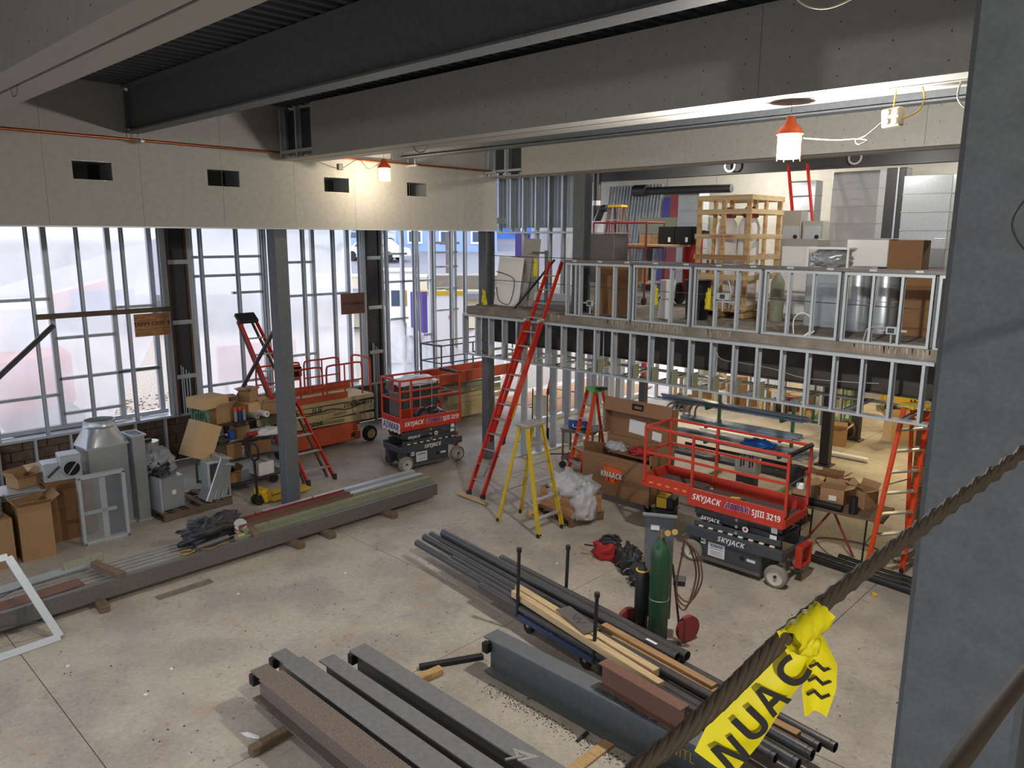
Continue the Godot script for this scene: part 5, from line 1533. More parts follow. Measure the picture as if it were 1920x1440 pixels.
	lathe(ac, "bottle", m.pipe_black, [Vector2(0, 0), Vector2(0.075, 0), Vector2(0.085, 0.02), Vector2(0.085, 0.8), Vector2(0.06, 0.88), Vector2(0.03, 0.92), Vector2(0.03, 0.97), Vector2(0, 0.97)], 20)
	tube(ac, "collar", m.yellow, ring(0.07, 0.86), 0.012, 6, true)
	rod(ac, "valve", m.brass, Vector3(0, 0.95, 0), Vector3(0, 1.05, 0), 0.015, 8)
	var ho := thing("gas_hose", "coiled brown twin hose hanging from the gas regulator", "hose", Vector3(-4.28, 0, -7.36), 28)
	for k in 3:
		var w := 0.09 + k * 0.035
		tube(ho, "loop", m.hose_brown, smooth([Vector3(0, 1.42, 0.05), Vector3(w, 1.25, 0.02 * k), Vector3(w + 0.06, 0.95, 0.03 * k), Vector3(w * 0.6, 0.55 + 0.05 * k, 0.02), Vector3(-0.05, 0.62 + 0.05 * k, 0), Vector3(-0.06, 0.9, -0.02), Vector3(-0.02, 1.2, 0), Vector3(0.0, 1.4, 0.02)]), 0.011, 6)

func ring(r: float, y: float) -> Array:
	var o := []
	for k in 20: o.append(Vector3(cos(TAU * k / 20) * r, y, sin(TAU * k / 20) * r))
	return o

# ---------------------------------------------------------------- boxes, ducts, cart along the windows
func carton(label: String, at: Vector3, s: Vector3, turn := 0.0, open := false, mt: Material = null, group := "") -> Node3D:
	var c := thing("cardboard_box", label, "box", at, turn, group)
	var k: Material = mt if mt else m.card
	if not open:
		box(c, "body", k, Vector3(0, s.y / 2, 0), s, Vector3.ZERO, 0.004)
		box(c, "tape", m.card_pale, Vector3(0, s.y + 0.001, 0), Vector3(s.x * 1.0, 0.003, 0.05), Vector3.ZERO, 0.0)
		return c
	var t := 0.008
	for q in [-1.0, 1.0]:
		box(c, "side_wall", k, Vector3(q * (s.x / 2 - t / 2), s.y / 2, 0), Vector3(t, s.y, s.z), Vector3.ZERO, 0.0)
		box(c, "end_wall", k, Vector3(0, s.y / 2, q * (s.z / 2 - t / 2)), Vector3(s.x - 2 * t, s.y, t), Vector3.ZERO, 0.0)
		var f := s.x * 0.42
		var a := 32.0 + 12.0 * sin(s.x * 50 + q)
		var fl := box(c, "flap", m.card_pale if mt == null else mt, Vector3(q * (s.x / 2 + cos(deg_to_rad(a)) * f / 2), s.y + sin(deg_to_rad(a)) * f / 2, 0), Vector3(f, 0.006, s.z * 0.96), Vector3(0, 0, a * q), 0.0)
		var f2 := s.z * 0.36
		var a2 := 48.0 + 15.0 * sin(s.z * 70 + q)
		box(c, "flap", k, Vector3(0, s.y + sin(deg_to_rad(a2)) * f2 / 2, q * (s.z / 2 + cos(deg_to_rad(a2)) * f2 / 2)), Vector3(s.x * 0.94, 0.006, f2), Vector3(-a2 * q, 0, 0), 0.0)
	box(c, "bottom", k, Vector3(0, t / 2, 0), Vector3(s.x - 2 * t, t, s.z - 2 * t), Vector3.ZERO, 0.0)
	box(c, "packing", k, Vector3(0, s.y * 0.55, 0), Vector3(s.x - 3 * t, 0.02, s.z - 3 * t), Vector3(2, 0, 3), 0.0)
	return c

func pallet(label: String, at: Vector3, sx: float, sz: float, turn := 0.0) -> Node3D:
	var p := thing("wooden_pallet", label, "pallet", at, turn)
	for k in 6: box(p, "deck_board", m.old_wood, Vector3(0, 0.13, lerpf(-sz / 2 + 0.05, sz / 2 - 0.05, k / 5.0)), Vector3(sx, 0.02, 0.11))
	for k in 3: box(p, "stringer", m.old_wood, Vector3(lerpf(-sx / 2 + 0.03, sx / 2 - 0.03, k / 2.0), 0.07, 0), Vector3(0.05, 0.1, sz))
	for k in 3: box(p, "bottom_board", m.old_wood, Vector3(0, 0.011, lerpf(-sz / 2 + 0.05, sz / 2 - 0.05, k / 2.0)), Vector3(sx, 0.02, 0.1))
	return p

func duct_box(called: String, label: String, at: Vector3, s: Vector3, turn := 0.0, rot := Vector3.ZERO, cross := true) -> Node3D:
	var d := thing(called, label, "duct", at, turn)
	if rot != Vector3.ZERO: d.rotation_degrees = rot
	box(d, "shell", m.duct, Vector3(0, s.y / 2, 0), s, Vector3.ZERO, 0.006)
	for y in [0.015, s.y - 0.015]: box(d, "flange", m.galv, Vector3(0, y, 0), Vector3(s.x + 0.05, 0.03, s.z + 0.05), Vector3.ZERO, 0.003)
	return d

func build_left_store() -> void:
	carton("tall brown open-topped cardboard box beside the framed damper", Vector3(-12.88, 0, -2.88), Vector3(0.48, 0.86, 0.44), -4, true, m.card)
	carton("brown cardboard box with silver flexible duct coiled in its top", Vector3(-12.86, 0, -2.3), Vector3(0.5, 0.74, 0.5), 3, false, m.card)
	var fd := thing("flexible_duct", "shiny silver flexible duct coiled on the cardboard box", "duct", Vector3(-12.86, 0.75, -2.3))
	for k in 4:
		tube(fd, "coil", m.duct, ring(0.16, 0.05 + k * 0.06), 0.045, 8, true)
	carton("large dark brown box below the white damper box", Vector3(-13.45, 0, -3.5), Vector3(0.6, 0.52, 0.7), 4, false, m.card_dark)
	carton("large dark brown box stacked under the white damper box", Vector3(-13.45, 0.52, -3.5), Vector3(0.58, 0.48, 0.68), 1, false, m.card_dark)
	carton("brown box under the flat metal panels", Vector3(-13.5, 0, -2.7), Vector3(0.6, 0.85, 0.8), 2, false, m.card_dark)
	carton("pale cardboard box behind the tall metal duct", Vector3(-14.1, 0, -3.6), Vector3(0.6, 1.05, 0.8), 10, false, m.card_pale)
	for k in 3:
		var fp := thing("metal_sheet", "flat galvanised panel stacked on the brown boxes by the windows", "panel", Vector3(-13.4, 0.87 + k * 0.035, -2.75 + 0.06 * k), 8 - 6 * k, "flat panels on the boxes")
		box(fp, "sheet", m.galv, Vector3.ZERO, Vector3(0.55, 0.022, 0.95))
	carton("small open cardboard box lying on the flat metal panels", Vector3(-13.45, 0.96, -2.95), Vector3(0.3, 0.15, 0.36), 20, true, m.card)
	var vb := thing("damper_box", "white metal damper box with a round black collar", "duct box", Vector3(-13.3, 1.0, -3.42), -6)
	box(vb, "case", m.galv, Vector3(0, 0.15, 0.12), Vector3(0.34, 0.3, 0.24))
	box(vb, "case", m.galv, Vector3(0.02, 0.2, -0.14), Vector3(0.34, 0.4, 0.3))
	rod(vb, "collar", m.galv, Vector3(0.18, 0.19, -0.14), Vector3(0.24, 0.19, -0.14), 0.13, 20)
	rod(vb, "opening", m.void, Vector3(0.19, 0.19, -0.14), Vector3(0.245, 0.19, -0.14), 0.115, 20)
	bar(vb, "damper_blade", m.alu, Vector3(0.248, 0.28, -0.22), Vector3(0.248, 0.1, -0.08), 0.008, 0.02)
	bar(vb, "lever", m.dark_steel, Vector3(0.2, 0.24, 0.02), Vector3(0.24, 0.1, 0.2), 0.015, 0.03)
	# tall ducts
	var d1 := duct_box("metal_duct", "tall square galvanised duct with a round transition on top", Vector3(-13.45, 0, -4.12), Vector3(0.5, 1.42, 0.62), 4)
	var tr := []
	for i in 4:
		var t := i / 3.0
		var row := []
		for k in 24:
			var a := TAU * k / 24
			var c := Vector2(cos(a), sin(a))
			var sqm: float = 1.0 / maxf(absf(c.x), absf(c.y))
			var p := (c * sqm * Vector2(0.27, 0.33)).lerp(c * 0.24, t)
			row.append(Vector3(p.x, 1.42 + t * 0.3, p.y))
		tr.append(row)
	part(d1, "transition", grid_mesh(tr, true), m.duct)
	lathe(d1, "round_collar", m.duct, [Vector2(0.24, 1.70), Vector2(0.255, 1.72), Vector2(0.24, 1.74), Vector2(0.24, 1.82), Vector2(0.225, 1.82), Vector2(0.225, 1.7)], 24)
	rod(d1, "inside", m.void, Vector3(0, 1.69, 0), Vector3(0, 1.72, 0), 0.225, 24)
	duct_box("metal_duct", "narrow tall galvanised duct beside the one with the round transition", Vector3(-13.35, 0, -4.6), Vector3(0.42, 1.52, 0.2), 2)
	# framed damper with dark glass
	var sc := thing("framed_damper", "galvanised framed damper panel with a dark pane and cross bars", "damper", Vector3(-12.7, 0, -3.83), -3)
	for z in [-0.32, 0.32]: box(sc, "stile", m.galv, Vector3(0, 0.56, z), Vector3(0.12, 1.12, 0.05))
	for y in [0.025, 1.1]: box(sc, "rail", m.galv, Vector3(0, y, 0), Vector3(0.12, 0.05, 0.69))
	box(sc, "pane", m.pane, Vector3(0, 0.56, 0), Vector3(0.008, 1.02, 0.6))
	box(sc, "mullion", m.galv, Vector3(-0.03, 0.56, -0.02), Vector3(0.03, 1.02, 0.09))
	box(sc, "cross_bar", m.galv, Vector3(-0.03, 0.5, 0.05), Vector3(0.03, 0.06, 0.5))
	box(sc, "dark_screen", m.void, Vector3(-0.05, 0.56, -0.17), Vector3(0.008, 1.0, 0.25))
	# pallet with duct fittings
	pallet("grey wooden pallet carrying galvanised duct fittings", Vector3(-13.28, 0, -5.38), 0.95, 1.25, 3)
	var pb := thing("duct_fitting", "square galvanised duct box standing on the pallet under the plastic bag", "duct", Vector3(-13.2, 0.145, -5.0), 6)
	box(pb, "shell", m.duct, Vector3(0, 0.29, 0), Vector3(0.5, 0.58, 0.42))
	box(pb, "flange", m.galv, Vector3(0.0, 0.29, 0.22), Vector3(0.56, 0.62, 0.03))
	box(pb, "sticker", m.paper, Vector3(0.252, 0.3, -0.02), Vector3(0.004, 0.08, 0.07))
	for k in 3:
		var lf := thing("duct_fitting", ["galvanised duct length leaning against the square duct box", "second galvanised duct length leaning beside the first on the pallet", "short galvanised duct length leaning against the dark filter"][k], "duct", Vector3(-12.98 - 0.02 * k, 0.155, -5.58 - k * 0.15))
		lf.rotation_degrees = Vector3(-24 + k * 6, 2, 0)
		var hh: float = [0.82, 0.78, 0.62][k]
		box(lf, "shell", m.duct, Vector3(0, hh / 2, 0), Vector3(0.34, hh, 0.12))
		box(lf, "flange", m.galv, Vector3(0, hh, 0), Vector3(0.4, 0.03, 0.17))
	var ff := thing("filter_frame", "dark filter panel in a metal frame standing at the end of the pallet", "filter", Vector3(-13.0, 0.145, -5.82), 4)
	box(ff, "shell", m.galv, Vector3(0, 0.36, 0), Vector3(0.26, 0.72, 0.42))
	box(ff, "dark_face", m.dark_steel, Vector3(0.132, 0.36, 0), Vector3(0.006, 0.64, 0.34))
	var pg := thing("plastic_bag", "crumpled grey plastic bag with dark stripes on the pallet load", "bag", Vector3(-13.35, 0.73, -4.95), 0)
	part(pg, "film", blob_mesh(Vector3(0.44, 0.42, 0.5), 31, 0.45, 2.0, 20, 28), m.bag_grey)
	part(pg, "dark_fold", blob_mesh(Vector3(0.3, 0.26, 0.3), 37, 0.5, 2.2), m.bag_black, Vector3(0.12, 0.0, 0.02))
	var bk := thing("grey_bucket", "grey bucket standing behind the crumpled plastic bag", "bucket", Vector3(-13.75, 0.0, -4.98))
	lathe(bk, "body", m.alu, [Vector2(0, 0), Vector2(0.14, 0), Vector2(0.17, 1.22), Vector2(0.175, 1.22), Vector2(0, 1.22)], 20)
	box(bk, "black_tool", m.black, Vector3(0.05, 1.25, 0.05), Vector3(0.1, 0.05, 0.16))
	var tb := carton("big pale cardboard box tilted on top of the pallet load", Vector3(-13.35, 0.86, -5.62), Vector3(0.42, 0.66, 0.42), 0, false, m.card_pale)
	tb.rotation_degrees = Vector3(-24, 10, 0)
	shelf_cart()
	# pallet jack
	var pj := thing("pallet_jack", "yellow pallet jack with a black loop handle beside the grey tube column", "pallet jack", Vector3(-12.5, 0, -6.36), 10)
	box(pj, "pump_body", m.yellow, Vector3(0, 0.16, -0.1), Vector3(0.3, 0.26, 0.16), Vector3(20, 0, 0), 0.03)
	for s in [-0.16, 0.16]: box(pj, "fork", m.yellow, Vector3(s, 0.07, -0.6), Vector3(0.15, 0.05, 0.86))
	for s in [-0.06, 0.06]: rod(pj, "steer_wheel", m.rubber, Vector3(s - 0.025, 0.09, 0.02), Vector3(s + 0.025, 0.09, 0.02), 0.09, 16)
	rod(pj, "shaft", m.black, Vector3(0, 0.2, 0.02), Vector3(0, 0.86, 0.04), 0.025, 10)
	tube(pj, "loop_handle", m.black, smooth([Vector3(0, 0.82, 0.04), Vector3(-0.12, 0.92, 0.04), Vector3(-0.13, 1.08, 0.05), Vector3(-0.05, 1.15, 0.05), Vector3(0.05, 1.15, 0.05), Vector3(0.13, 1.08, 0.05), Vector3(0.12, 0.92, 0.04), Vector3(0, 0.82, 0.04)]), 0.02, 8)
	var tr2 := thing("floor_trim", "pale thin trim strip lying on the floor behind the tube column", "trim strip", Vector3(-13.0, 0.006, -7.0), 30)
	box(tr2, "strip", m.card_pale, Vector3.ZERO, Vector3(0.05, 0.01, 1.1))

func shelf_cart() -> void:
	var c := thing("shelf_cart", "green steel shelf cart loaded with cartons beside the tube column", "cart", Vector3(-13.75, 0, -6.7))
	for y in [0.17, 0.62, 0.98, 1.35]: box(c, "shelf", m.dark_steel, Vector3(0, y, 0), Vector3(0.68, 0.03, 1.52))
	for x in [-0.33, 0.33]:
		for z in [-0.76, 0.76]: box(c, "post", m.green_paint, Vector3(x, 0.9, z), Vector3(0.04, 1.55, 0.04))
	for z in [0.76]:
		box(c, "end_rail", m.green_paint, Vector3(0, 1.66, z), Vector3(0.7, 0.05, 0.03))
		for k in 5: box(c, "end_bar", m.green_paint, Vector3(-0.2 + k * 0.1, 1.5, z), Vector3(0.02, 0.3, 0.02))
	for x in [-0.26, 0.3]:
		for z in [-0.5, 0.62]: rod(c, "wheel", m.rubber, Vector3(x - 0.025, 0.085, z), Vector3(x + 0.025, 0.085, z), 0.085, 16)
	var o := Vector3(-13.75, 0, -6.7)
	carton("wide flat white-topped carton crowning the shelf cart", o + Vector3(0.02, 1.68, 0.6), Vector3(0.5, 0.2, 0.55), 12, false, m.card_pale)
	carton("open brown carton below the flat carton on the shelf cart", o + Vector3(0.05, 1.366, 0.42), Vector3(0.4, 0.3, 0.36), 8, true)
	carton("brown carton behind the flat carton on the shelf cart", o + Vector3(-0.15, 1.366, 0.12), Vector3(0.34, 0.42, 0.3), -10, false, m.card)
	carton("pale carton on the shelf cart beside the orange-capped cans", o + Vector3(0.0, 1.366, -0.22), Vector3(0.36, 0.28, 0.34), 14, false, m.card_pale)
	carton("open carton with torn flaps on the shelf cart top beside the column", o + Vector3(0.02, 1.366, -0.58), Vector3(0.36, 0.22, 0.3), -8, true)
	carton("small carton perched on the pale carton of the shelf cart", o + Vector3(-0.05, 1.648, -0.24), Vector3(0.26, 0.2, 0.24), 25, true)
	carton("carton on the lower shelf of the cart beside the pallet jack", o + Vector3(0.08, 0.636, 0.28), Vector3(0.38, 0.3, 0.32), 6, true)
	carton("dark carton on the lower shelf of the cart towards the column", o + Vector3(0.1, 0.636, -0.3), Vector3(0.34, 0.26, 0.42), -6, false, m.card_dark)
	carton("white printed carton on the bottom shelf of the cart", o + Vector3(0.1, 0.186, -0.35), Vector3(0.36, 0.26, 0.34), 4, false, m.paper)
	carton("small brown carton on the bottom shelf of the cart", o + Vector3(0.14, 0.186, 0.32), Vector3(0.34, 0.2, 0.3), -4, true)
	carton("brown carton on the middle shelf of the cart below the paint can", o + Vector3(0.1, 0.996, 0.05), Vector3(0.3, 0.24, 0.26), 0, false)
	for k in 3:
		var sp := thing("spray_can", "orange-capped spray can standing on the shelf cart", "spray can", o + Vector3(0.28, 1.366, 0.2 - k * 0.085), 0, "orange-capped cans on the shelf cart")
		rod(sp, "can", m.alu if k != 1 else m.blue, Vector3(0, 0, 0), Vector3(0, 0.2, 0), 0.034, 12)
		rod(sp, "cap", m.orange, Vector3(0, 0.2, 0), Vector3(0, 0.27, 0), 0.035, 12)
	var pc := thing("paint_can", "blue can standing on the middle shelf of the cart", "can", o + Vector3(0.26, 0.996, 0.3))
	rod(pc, "can", m.blue, Vector3.ZERO, Vector3(0, 0.2, 0), 0.07, 16)
	for k in 2:
		var rl := thing("film_roll", ["silver film roll lying on the shelf cart beside the spray cans", "white paper roll lying on the shelf cart beside the silver roll"][k], "roll", o + Vector3(0.2, 1.43, -0.12 - k * 0.2), 0)
		rod(rl, "roll", m.alu if k == 0 else m.paper, Vector3(-0.25, 0, 0.05), Vector3(0.2, 0, -0.06), 0.06, 14)
		rod(rl, "core", m.card_dark, Vector3(0.19, 0, -0.058), Vector3(0.203, 0, -0.061), 0.025, 10)
	var cl := thing("white_drawings", "unfolded white drawings hanging over the shelf cart", "drawings", o + Vector3(0.22, 0.996, -0.45))
	part(cl, "sheet", blob_mesh(Vector3(0.4, 0.12, 0.5), 14, 0.35), m.paper)
	var gl := thing("glove_pile", "dark work gloves and rags heaped on the middle shelf of the cart", "gloves", o + Vector3(0.18, 0.996, 0.52))
	part(gl, "heap", blob_mesh(Vector3(0.3, 0.12, 0.34), 15, 0.5, 2.4), m.dark_steel)
	var rg := thing("red_tool", "red power tool on the middle shelf of the shelf cart", "power tool", o + Vector3(0.26, 0.996, -0.14))
	rod(rg, "body", m.red, Vector3(0, 0.06, 0.12), Vector3(0, 0.06, -0.08), 0.045, 10)
	box(rg, "grip", m.black, Vector3(0, 0.03, 0.04), Vector3(0.04, 0.06, 0.05))

# ---------------------------------------------------------------- tool chest, crate, bags, cart, table
func build_middle_things() -> void:
	# open jobsite chest
	var k := thing("tool_chest", "open brown steel jobsite tool chest beside the extended lift", "tool chest", Vector3(-7.82, 0, -11.27), 0)
	var W := 1.5
	var D := 0.76
	box(k, "front_wall", m.chest, Vector3(0, 0.52, D / 2), Vector3(W, 0.72, 0.03))
	box(k, "front_rim", m.chest, Vector3(0, 0.87, D / 2 - 0.02), Vector3(W, 0.05, 0.08))
	box(k, "rear_wall", m.chest, Vector3(0, 0.62, -D / 2), Vector3(W, 0.92, 0.03))
	for s in [-1.0, 1.0]:
		part(k, "side_wall", extrude_mesh(pv([-D / 2, 0.16, D / 2, 0.16, D / 2, 0.88, -D / 2, 1.08]), 0.03), m.chest, Vector3(s * (W / 2 - 0.015), 0, 0), Vector3(0, 90, 0) if s < 0 else Vector3(0, 90, 0))
	box(k, "floor_pan", m.chest, Vector3(0, 0.18, 0), Vector3(W - 0.04, 0.03, D - 0.04))
	box(k, "inner_shelf", m.chest, Vector3(0.1, 0.84, -0.2), Vector3(W - 0.3, 0.03, 0.32))
	var lid := box(k, "lid", m.chest, Vector3(0, 1.4, -D / 2 - 0.06), Vector3(W, 0.72, 0.03))
	box(lid, "lid_front", m.chest, Vector3(0, 0.31, 0.18), Vector3(W, 0.26, 0.03), Vector3(-8, 0, 0))
	for s in [-1.0, 1.0]: box(lid, "lid_side", m.chest, Vector3(s * (W / 2 - 0.015), 0.05, 0.1), Vector3(0.03, 0.66, 0.18))
	box(lid, "lid_rib", m.chest, Vector3(0, 0.08, 0.03), Vector3(W - 0.1, 0.05, 0.03))
	box(lid, "handle_recess", m.void, Vector3(0.02, 0.33, 0.2), Vector3(0.24, 0.12, 0.02))
	box(lid, "handle", m.chest, Vector3(0.04, 0.33, 0.215), Vector3(0.16, 0.05, 0.02))
	box(lid, "paper_notice", m.paper, Vector3(-0.1, -0.1, 0.02), Vector3(0.36, 0.26, 0.006), Vector3(0, 0, -4))
	box(lid, "paper_notice", m.paper, Vector3(0.34, -0.2, 0.02), Vector3(0.2, 0.16, 0.006), Vector3(0, 0, -4))
	for s in [[-0.6, 0.28], [0.66, 0.28], [-0.6, -0.28], [0.66, -0.28]]:
		rod(k, "caster", m.rubber, Vector3(s[0], 0.07, s[1] - 0.02), Vector3(s[0], 0.07, s[1] + 0.02), 0.07, 14)
		box(k, "caster_fork", m.alu, Vector3(s[0], 0.12, s[1]), Vector3(0.05, 0.08, 0.06))
	var em := box(k, "emblem", m.orange, Vector3(-0.05, 0.55, D / 2 + 0.017), Vector3(0.2, 0.28, 0.004))
	for s in [-1.0, 1.0]: box(em, "emblem_arm", m.orange, Vector3(s * 0.13, 0, 0), Vector3(0.1, 0.26, 0.004), Vector3(0, 0, s * -14))
	words(k, "lettering", "KNAACK", m.black_print, Vector3(-0.055, 0.545, D / 2 + 0.021), 0.115, Vector3.ZERO, true, 0.0, 0.5)
	words(k, "lettering", "KNAACK", m.white, Vector3(-0.065, 0.555, D / 2 + 0.024), 0.11, Vector3.ZERO, true, 0.0, 0.48)
	words(k, "lettering", "STORAGEMASTER CHEST", m.orange, Vector3(-0.02, 0.74, D / 2 + 0.018), 0.04, Vector3.ZERO, true, 0.0, 0.56)
	var ct := Vector3(-7.82, 0, -11.27)
	var items := [["plastic-wrapped parts heaped on the shelf of the tool chest", Vector3(-0.42, 0.86, -0.2), Vector3(0.42, 0.14, 0.28), m.wrap], ["red power tool heap on the shelf of the tool chest", Vector3(0.15, 0.86, -0.18), Vector3(0.4, 0.14, 0.26), m.red], ["dark tools piled in the bottom of the tool chest", Vector3(0.0, 0.2, 0.1), Vector3(1.2, 0.2, 0.4), m.black]]
	for q in items:
		var t := thing("tool_heap", q[0], "tools", ct + q[1])
		part(t, "heap", blob_mesh(q[2], 40 + items.find(q), 0.45, 2.6, 14, 24), q[3])
	# boxes beside the chest
	var yb := thing("drill_case", "yellow and black drill case standing on a black tote under the lift", "case", Vector3(-6.78, 0.19, -11.0), 12)
	box(yb, "case", m.black, Vector3(0, 0.11, 0), Vector3(0.34, 0.2, 0.26), Vector3.ZERO, 0.02)
	box(yb, "yellow_side", m.yellow, Vector3(-0.05, 0.11, 0.132), Vector3(0.18, 0.18, 0.006))
	box(yb, "yellow_top", m.yellow, Vector3(-0.05, 0.212, 0), Vector3(0.18, 0.006, 0.24))
	var bt := thing("black_tote", "black plastic tote under the yellow drill case", "tote", Vector3(-6.78, 0, -11.0), 12)
	box(bt, "bin", m.bag_black, Vector3(0, 0.09, 0), Vector3(0.32, 0.17, 0.26))
	box(bt, "lid", m.bag_black, Vector3(0, 0.18, 0), Vector3(0.36, 0.02, 0.3))
	# plastic-wrapped crate
	pallet("wooden pallet under the plastic-wrapped crate", Vector3(-8.05, 0, -9.9), 0.95, 0.75, -12)
	var cr := thing("wrapped_crate", "low brown crate half covered by clear plastic beside the yellow stepladder", "crate", Vector3(-8.05, 0.145, -9.9), -12)
	box(cr, "crate_wall", m.ply, Vector3(0, 0.17, 0.32), Vector3(0.9, 0.34, 0.02))
	box(cr, "crate_wall", m.ply, Vector3(0, 0.17, -0.32), Vector3(0.9, 0.34, 0.02))
	box(cr, "crate_wall", m.ply, Vector3(0.44, 0.17, 0), Vector3(0.02, 0.34, 0.62))
	box(cr, "crate_wall", m.ply, Vector3(-0.44, 0.17, 0), Vector3(0.02, 0.34, 0.62))
	part(cr, "clear_plastic", blob_mesh(Vector3(0.95, 0.42, 0.7), 52, 0.4, 2.4, 22, 34), m.wrap, Vector3(0, 0.2, -0.03))
	part(cr, "clear_plastic", blob_mesh(Vector3(0.34, 0.6, 0.4), 53, 0.4, 2.4, 22, 30), m.wrap, Vector3(0.5, 0.0, 0.1))
	part(cr, "white_sack", blob_mesh(Vector3(0.5, 0.3, 0.4), 54, 0.3, 2.0), m.paper, Vector3(-0.2, 0.2, 0))
	part(cr, "brown_sack", blob_mesh(Vector3(0.3, 0.3, 0.3), 55, 0.3, 2.0), m.old_wood, Vector3(0.2, 0.18, -0.05))
	var rag := thing("paper_wad", "crumpled pale paper wad on the floor beside the stepladder foot", "paper", Vector3(-8.45, 0.0, -9.4))
	part(rag, "wad", blob_mesh(Vector3(0.3, 0.1, 0.2), 57, 0.5, 2.6), m.card_pale)
	var wp := thing("white_card", "flat white card on the floor before the tool chest", "card", Vector3(-8.15, 0.003, -10.65), 20)
	box(wp, "sheet", m.paper, Vector3.ZERO, Vector3(0.26, 0.004, 0.12))
	# welding cart with cooler
	var c := thing("utility_cart", "rusty steel utility cart with a blue cooler on top", "cart", Vector3(-9.72, 0, -12.28), 18)
	for y in [0.22, 0.82]: box(c, "tray", m.rust_plain, Vector3(0, y, 0), Vector3(0.72, 0.06, 0.5))
	box(c, "top_sheet", m.steel, Vector3(0, 0.86, 0), Vector3(0.78, 0.02, 0.54))
	for s in [[-0.33, 0.22], [0.33, 0.22], [-0.33, -0.22], [0.33, -0.22]]:
		box(c, "leg", m.rust_plain, Vector3(s[0], 0.5, s[1]), Vector3(0.04, 0.68, 0.04))
		rod(c, "caster", m.rubber, Vector3(s[0], 0.075, s[1] - 0.02), Vector3(s[0], 0.075, s[1] + 0.02), 0.075, 14)
	var cl := thing("drink_cooler", "blue and white drink cooler standing on the utility cart", "cooler", Vector3(-9.74, 0.87, -12.25), 18)
	box(cl, "body", m.blue, Vector3(0, 0.09, 0), Vector3(0.44, 0.18, 0.26), Vector3.ZERO, 0.02)
	box(cl, "lid", m.paper, Vector3(0, 0.2, 0), Vector3(0.45, 0.05, 0.27), Vector3.ZERO, 0.02)
	tube(cl, "handle", m.paper, smooth([Vector3(-0.1, 0.1, 0.14), Vector3(-0.08, 0.04, 0.16), Vector3(0.1, 0.04, 0.16), Vector3(0.12, 0.1, 0.14)]), 0.01, 6)
	var sw := thing("circular_saw", "dusty circular saw on the lower tray of the utility cart", "saw", Vector3(-9.72, 0.25, -12.2), 0)
	part(sw, "motor", blob_mesh(Vector3(0.4, 0.2, 0.26), 61, 0.4, 2.0), m.alu)
	rod(sw, "blade", m.orange, Vector3(0.1, 0.1, 0.1), Vector3(0.1, 0.1, 0.12), 0.12, 18)
	bar(sw, "bar", m.black, Vector3(-0.1, 0.08, 0.2), Vector3(-0.55, 0.02, 0.35), 0.05, 0.02)
	# tool bags on the floor
	var rb := thing("tool_bag", "red and black open tool bag on the floor", "bag", Vector3(-6.5, 0, -8.9), 20)
	part(rb, "body", blob_mesh(Vector3(0.42, 0.3, 0.3), 62, 0.25, 1.8, 16, 26), m.red)
	part(rb, "dark_opening", blob_mesh(Vector3(0.3, 0.16, 0.22), 63, 0.3), m.bag_black, Vector3(0.05, 0.2, -0.02))
	tube(rb, "handle", m.black, smooth([Vector3(-0.1, 0.26, 0.05), Vector3(-0.02, 0.38, 0.05), Vector3(0.12, 0.36, 0.04), Vector3(0.16, 0.24, 0.04)]), 0.012, 6)
	box(rb, "strap", m.black, Vector3(-0.26, 0.2, 0.1), Vector3(0.14, 0.015, 0.03))
	var bags := [["black tool pouch with straps beside the red bag", Vector3(-6.12, 0, -8.88), Vector3(0.34, 0.3, 0.3), m.bag_black, 64], ["navy cloth tool pouch between the red bag and the cylinders", Vector3(-5.9, 0, -8.72), Vector3(0.3, 0.34, 0.28), m.bag_black, 65], ["grey and black knee pad bundle beside the gas cylinders", Vector3(-5.62, 0, -8.5), Vector3(0.26, 0.3, 0.26), m.dark_steel, 66]]
	for q in bags:
		var t := thing("tool_pouch", q[0], "pouch", q[1], 15)
		part(t, "body", blob_mesh(q[2], q[4], 0.45, 2.2, 16, 26), q[3])
		tube(t, "strap", m.red_dull if q[4] == 64 else m.alu, smooth([Vector3(-0.1, 0.05, 0.14), Vector3(0, 0.14, 0.16), Vector3(0.1, 0.04, 0.15)]), 0.01, 6)
	# folding table with cartons
	var tb := thing("folding_table", "brown folding table with steel legs loaded with open cartons", "table", Vector3(-4.05, 0, -11.62), 6)
	box(tb, "table_top", m.old_wood, Vector3(0, 0.745, 0), Vector3(1.35, 0.035, 0.75))
	for s in [-0.52, 0.42]:
		for z in [-0.3, 0.3]: rod(tb, "leg", m.pipe_black, Vector3(s, 0, z), Vector3(s + 0.02, 0.74, z), 0.014, 8)
		rod(tb, "stretcher", m.pipe_black, Vector3(s, 0.3, -0.3), Vector3(s, 0.3, 0.3), 0.01, 6)
	for s in [-1.0, 1.0]: rod(tb, "brace", m.red_dull, Vector3(-0.1, 0.7, 0.1), Vector3(-0.1 + s * 0.4, 0.05, 0.25), 0.018, 8)
	var o := Vector3(-4.05, 0.765, -11.62)
	carton("brown open carton with a white label on the folding table", o + Vector3(-0.1, 0, 0.1), Vector3(0.34, 0.3, 0.28), 10, true)
	carton("brown open carton stuffed with fittings on the folding table", o + Vector3(-0.5, 0, 0.12), Vector3(0.32, 0.3, 0.28), -15, true, m.card_pale)
	carton("dark open carton at the rear of the folding table", o + Vector3(-0.3, 0, -0.22), Vector3(0.36, 0.36, 0.26), 5, true, m.card_dark)
	carton("pale open carton at the end of the folding table", o + Vector3(0.22, 0, -0.2), Vector3(0.34, 0.28, 0.3), -20, true)
	var lb := thing("box_label", "white shipping label on the open carton on the folding table", "label", o + Vector3(-0.06, 0.16, 0.25), 10)
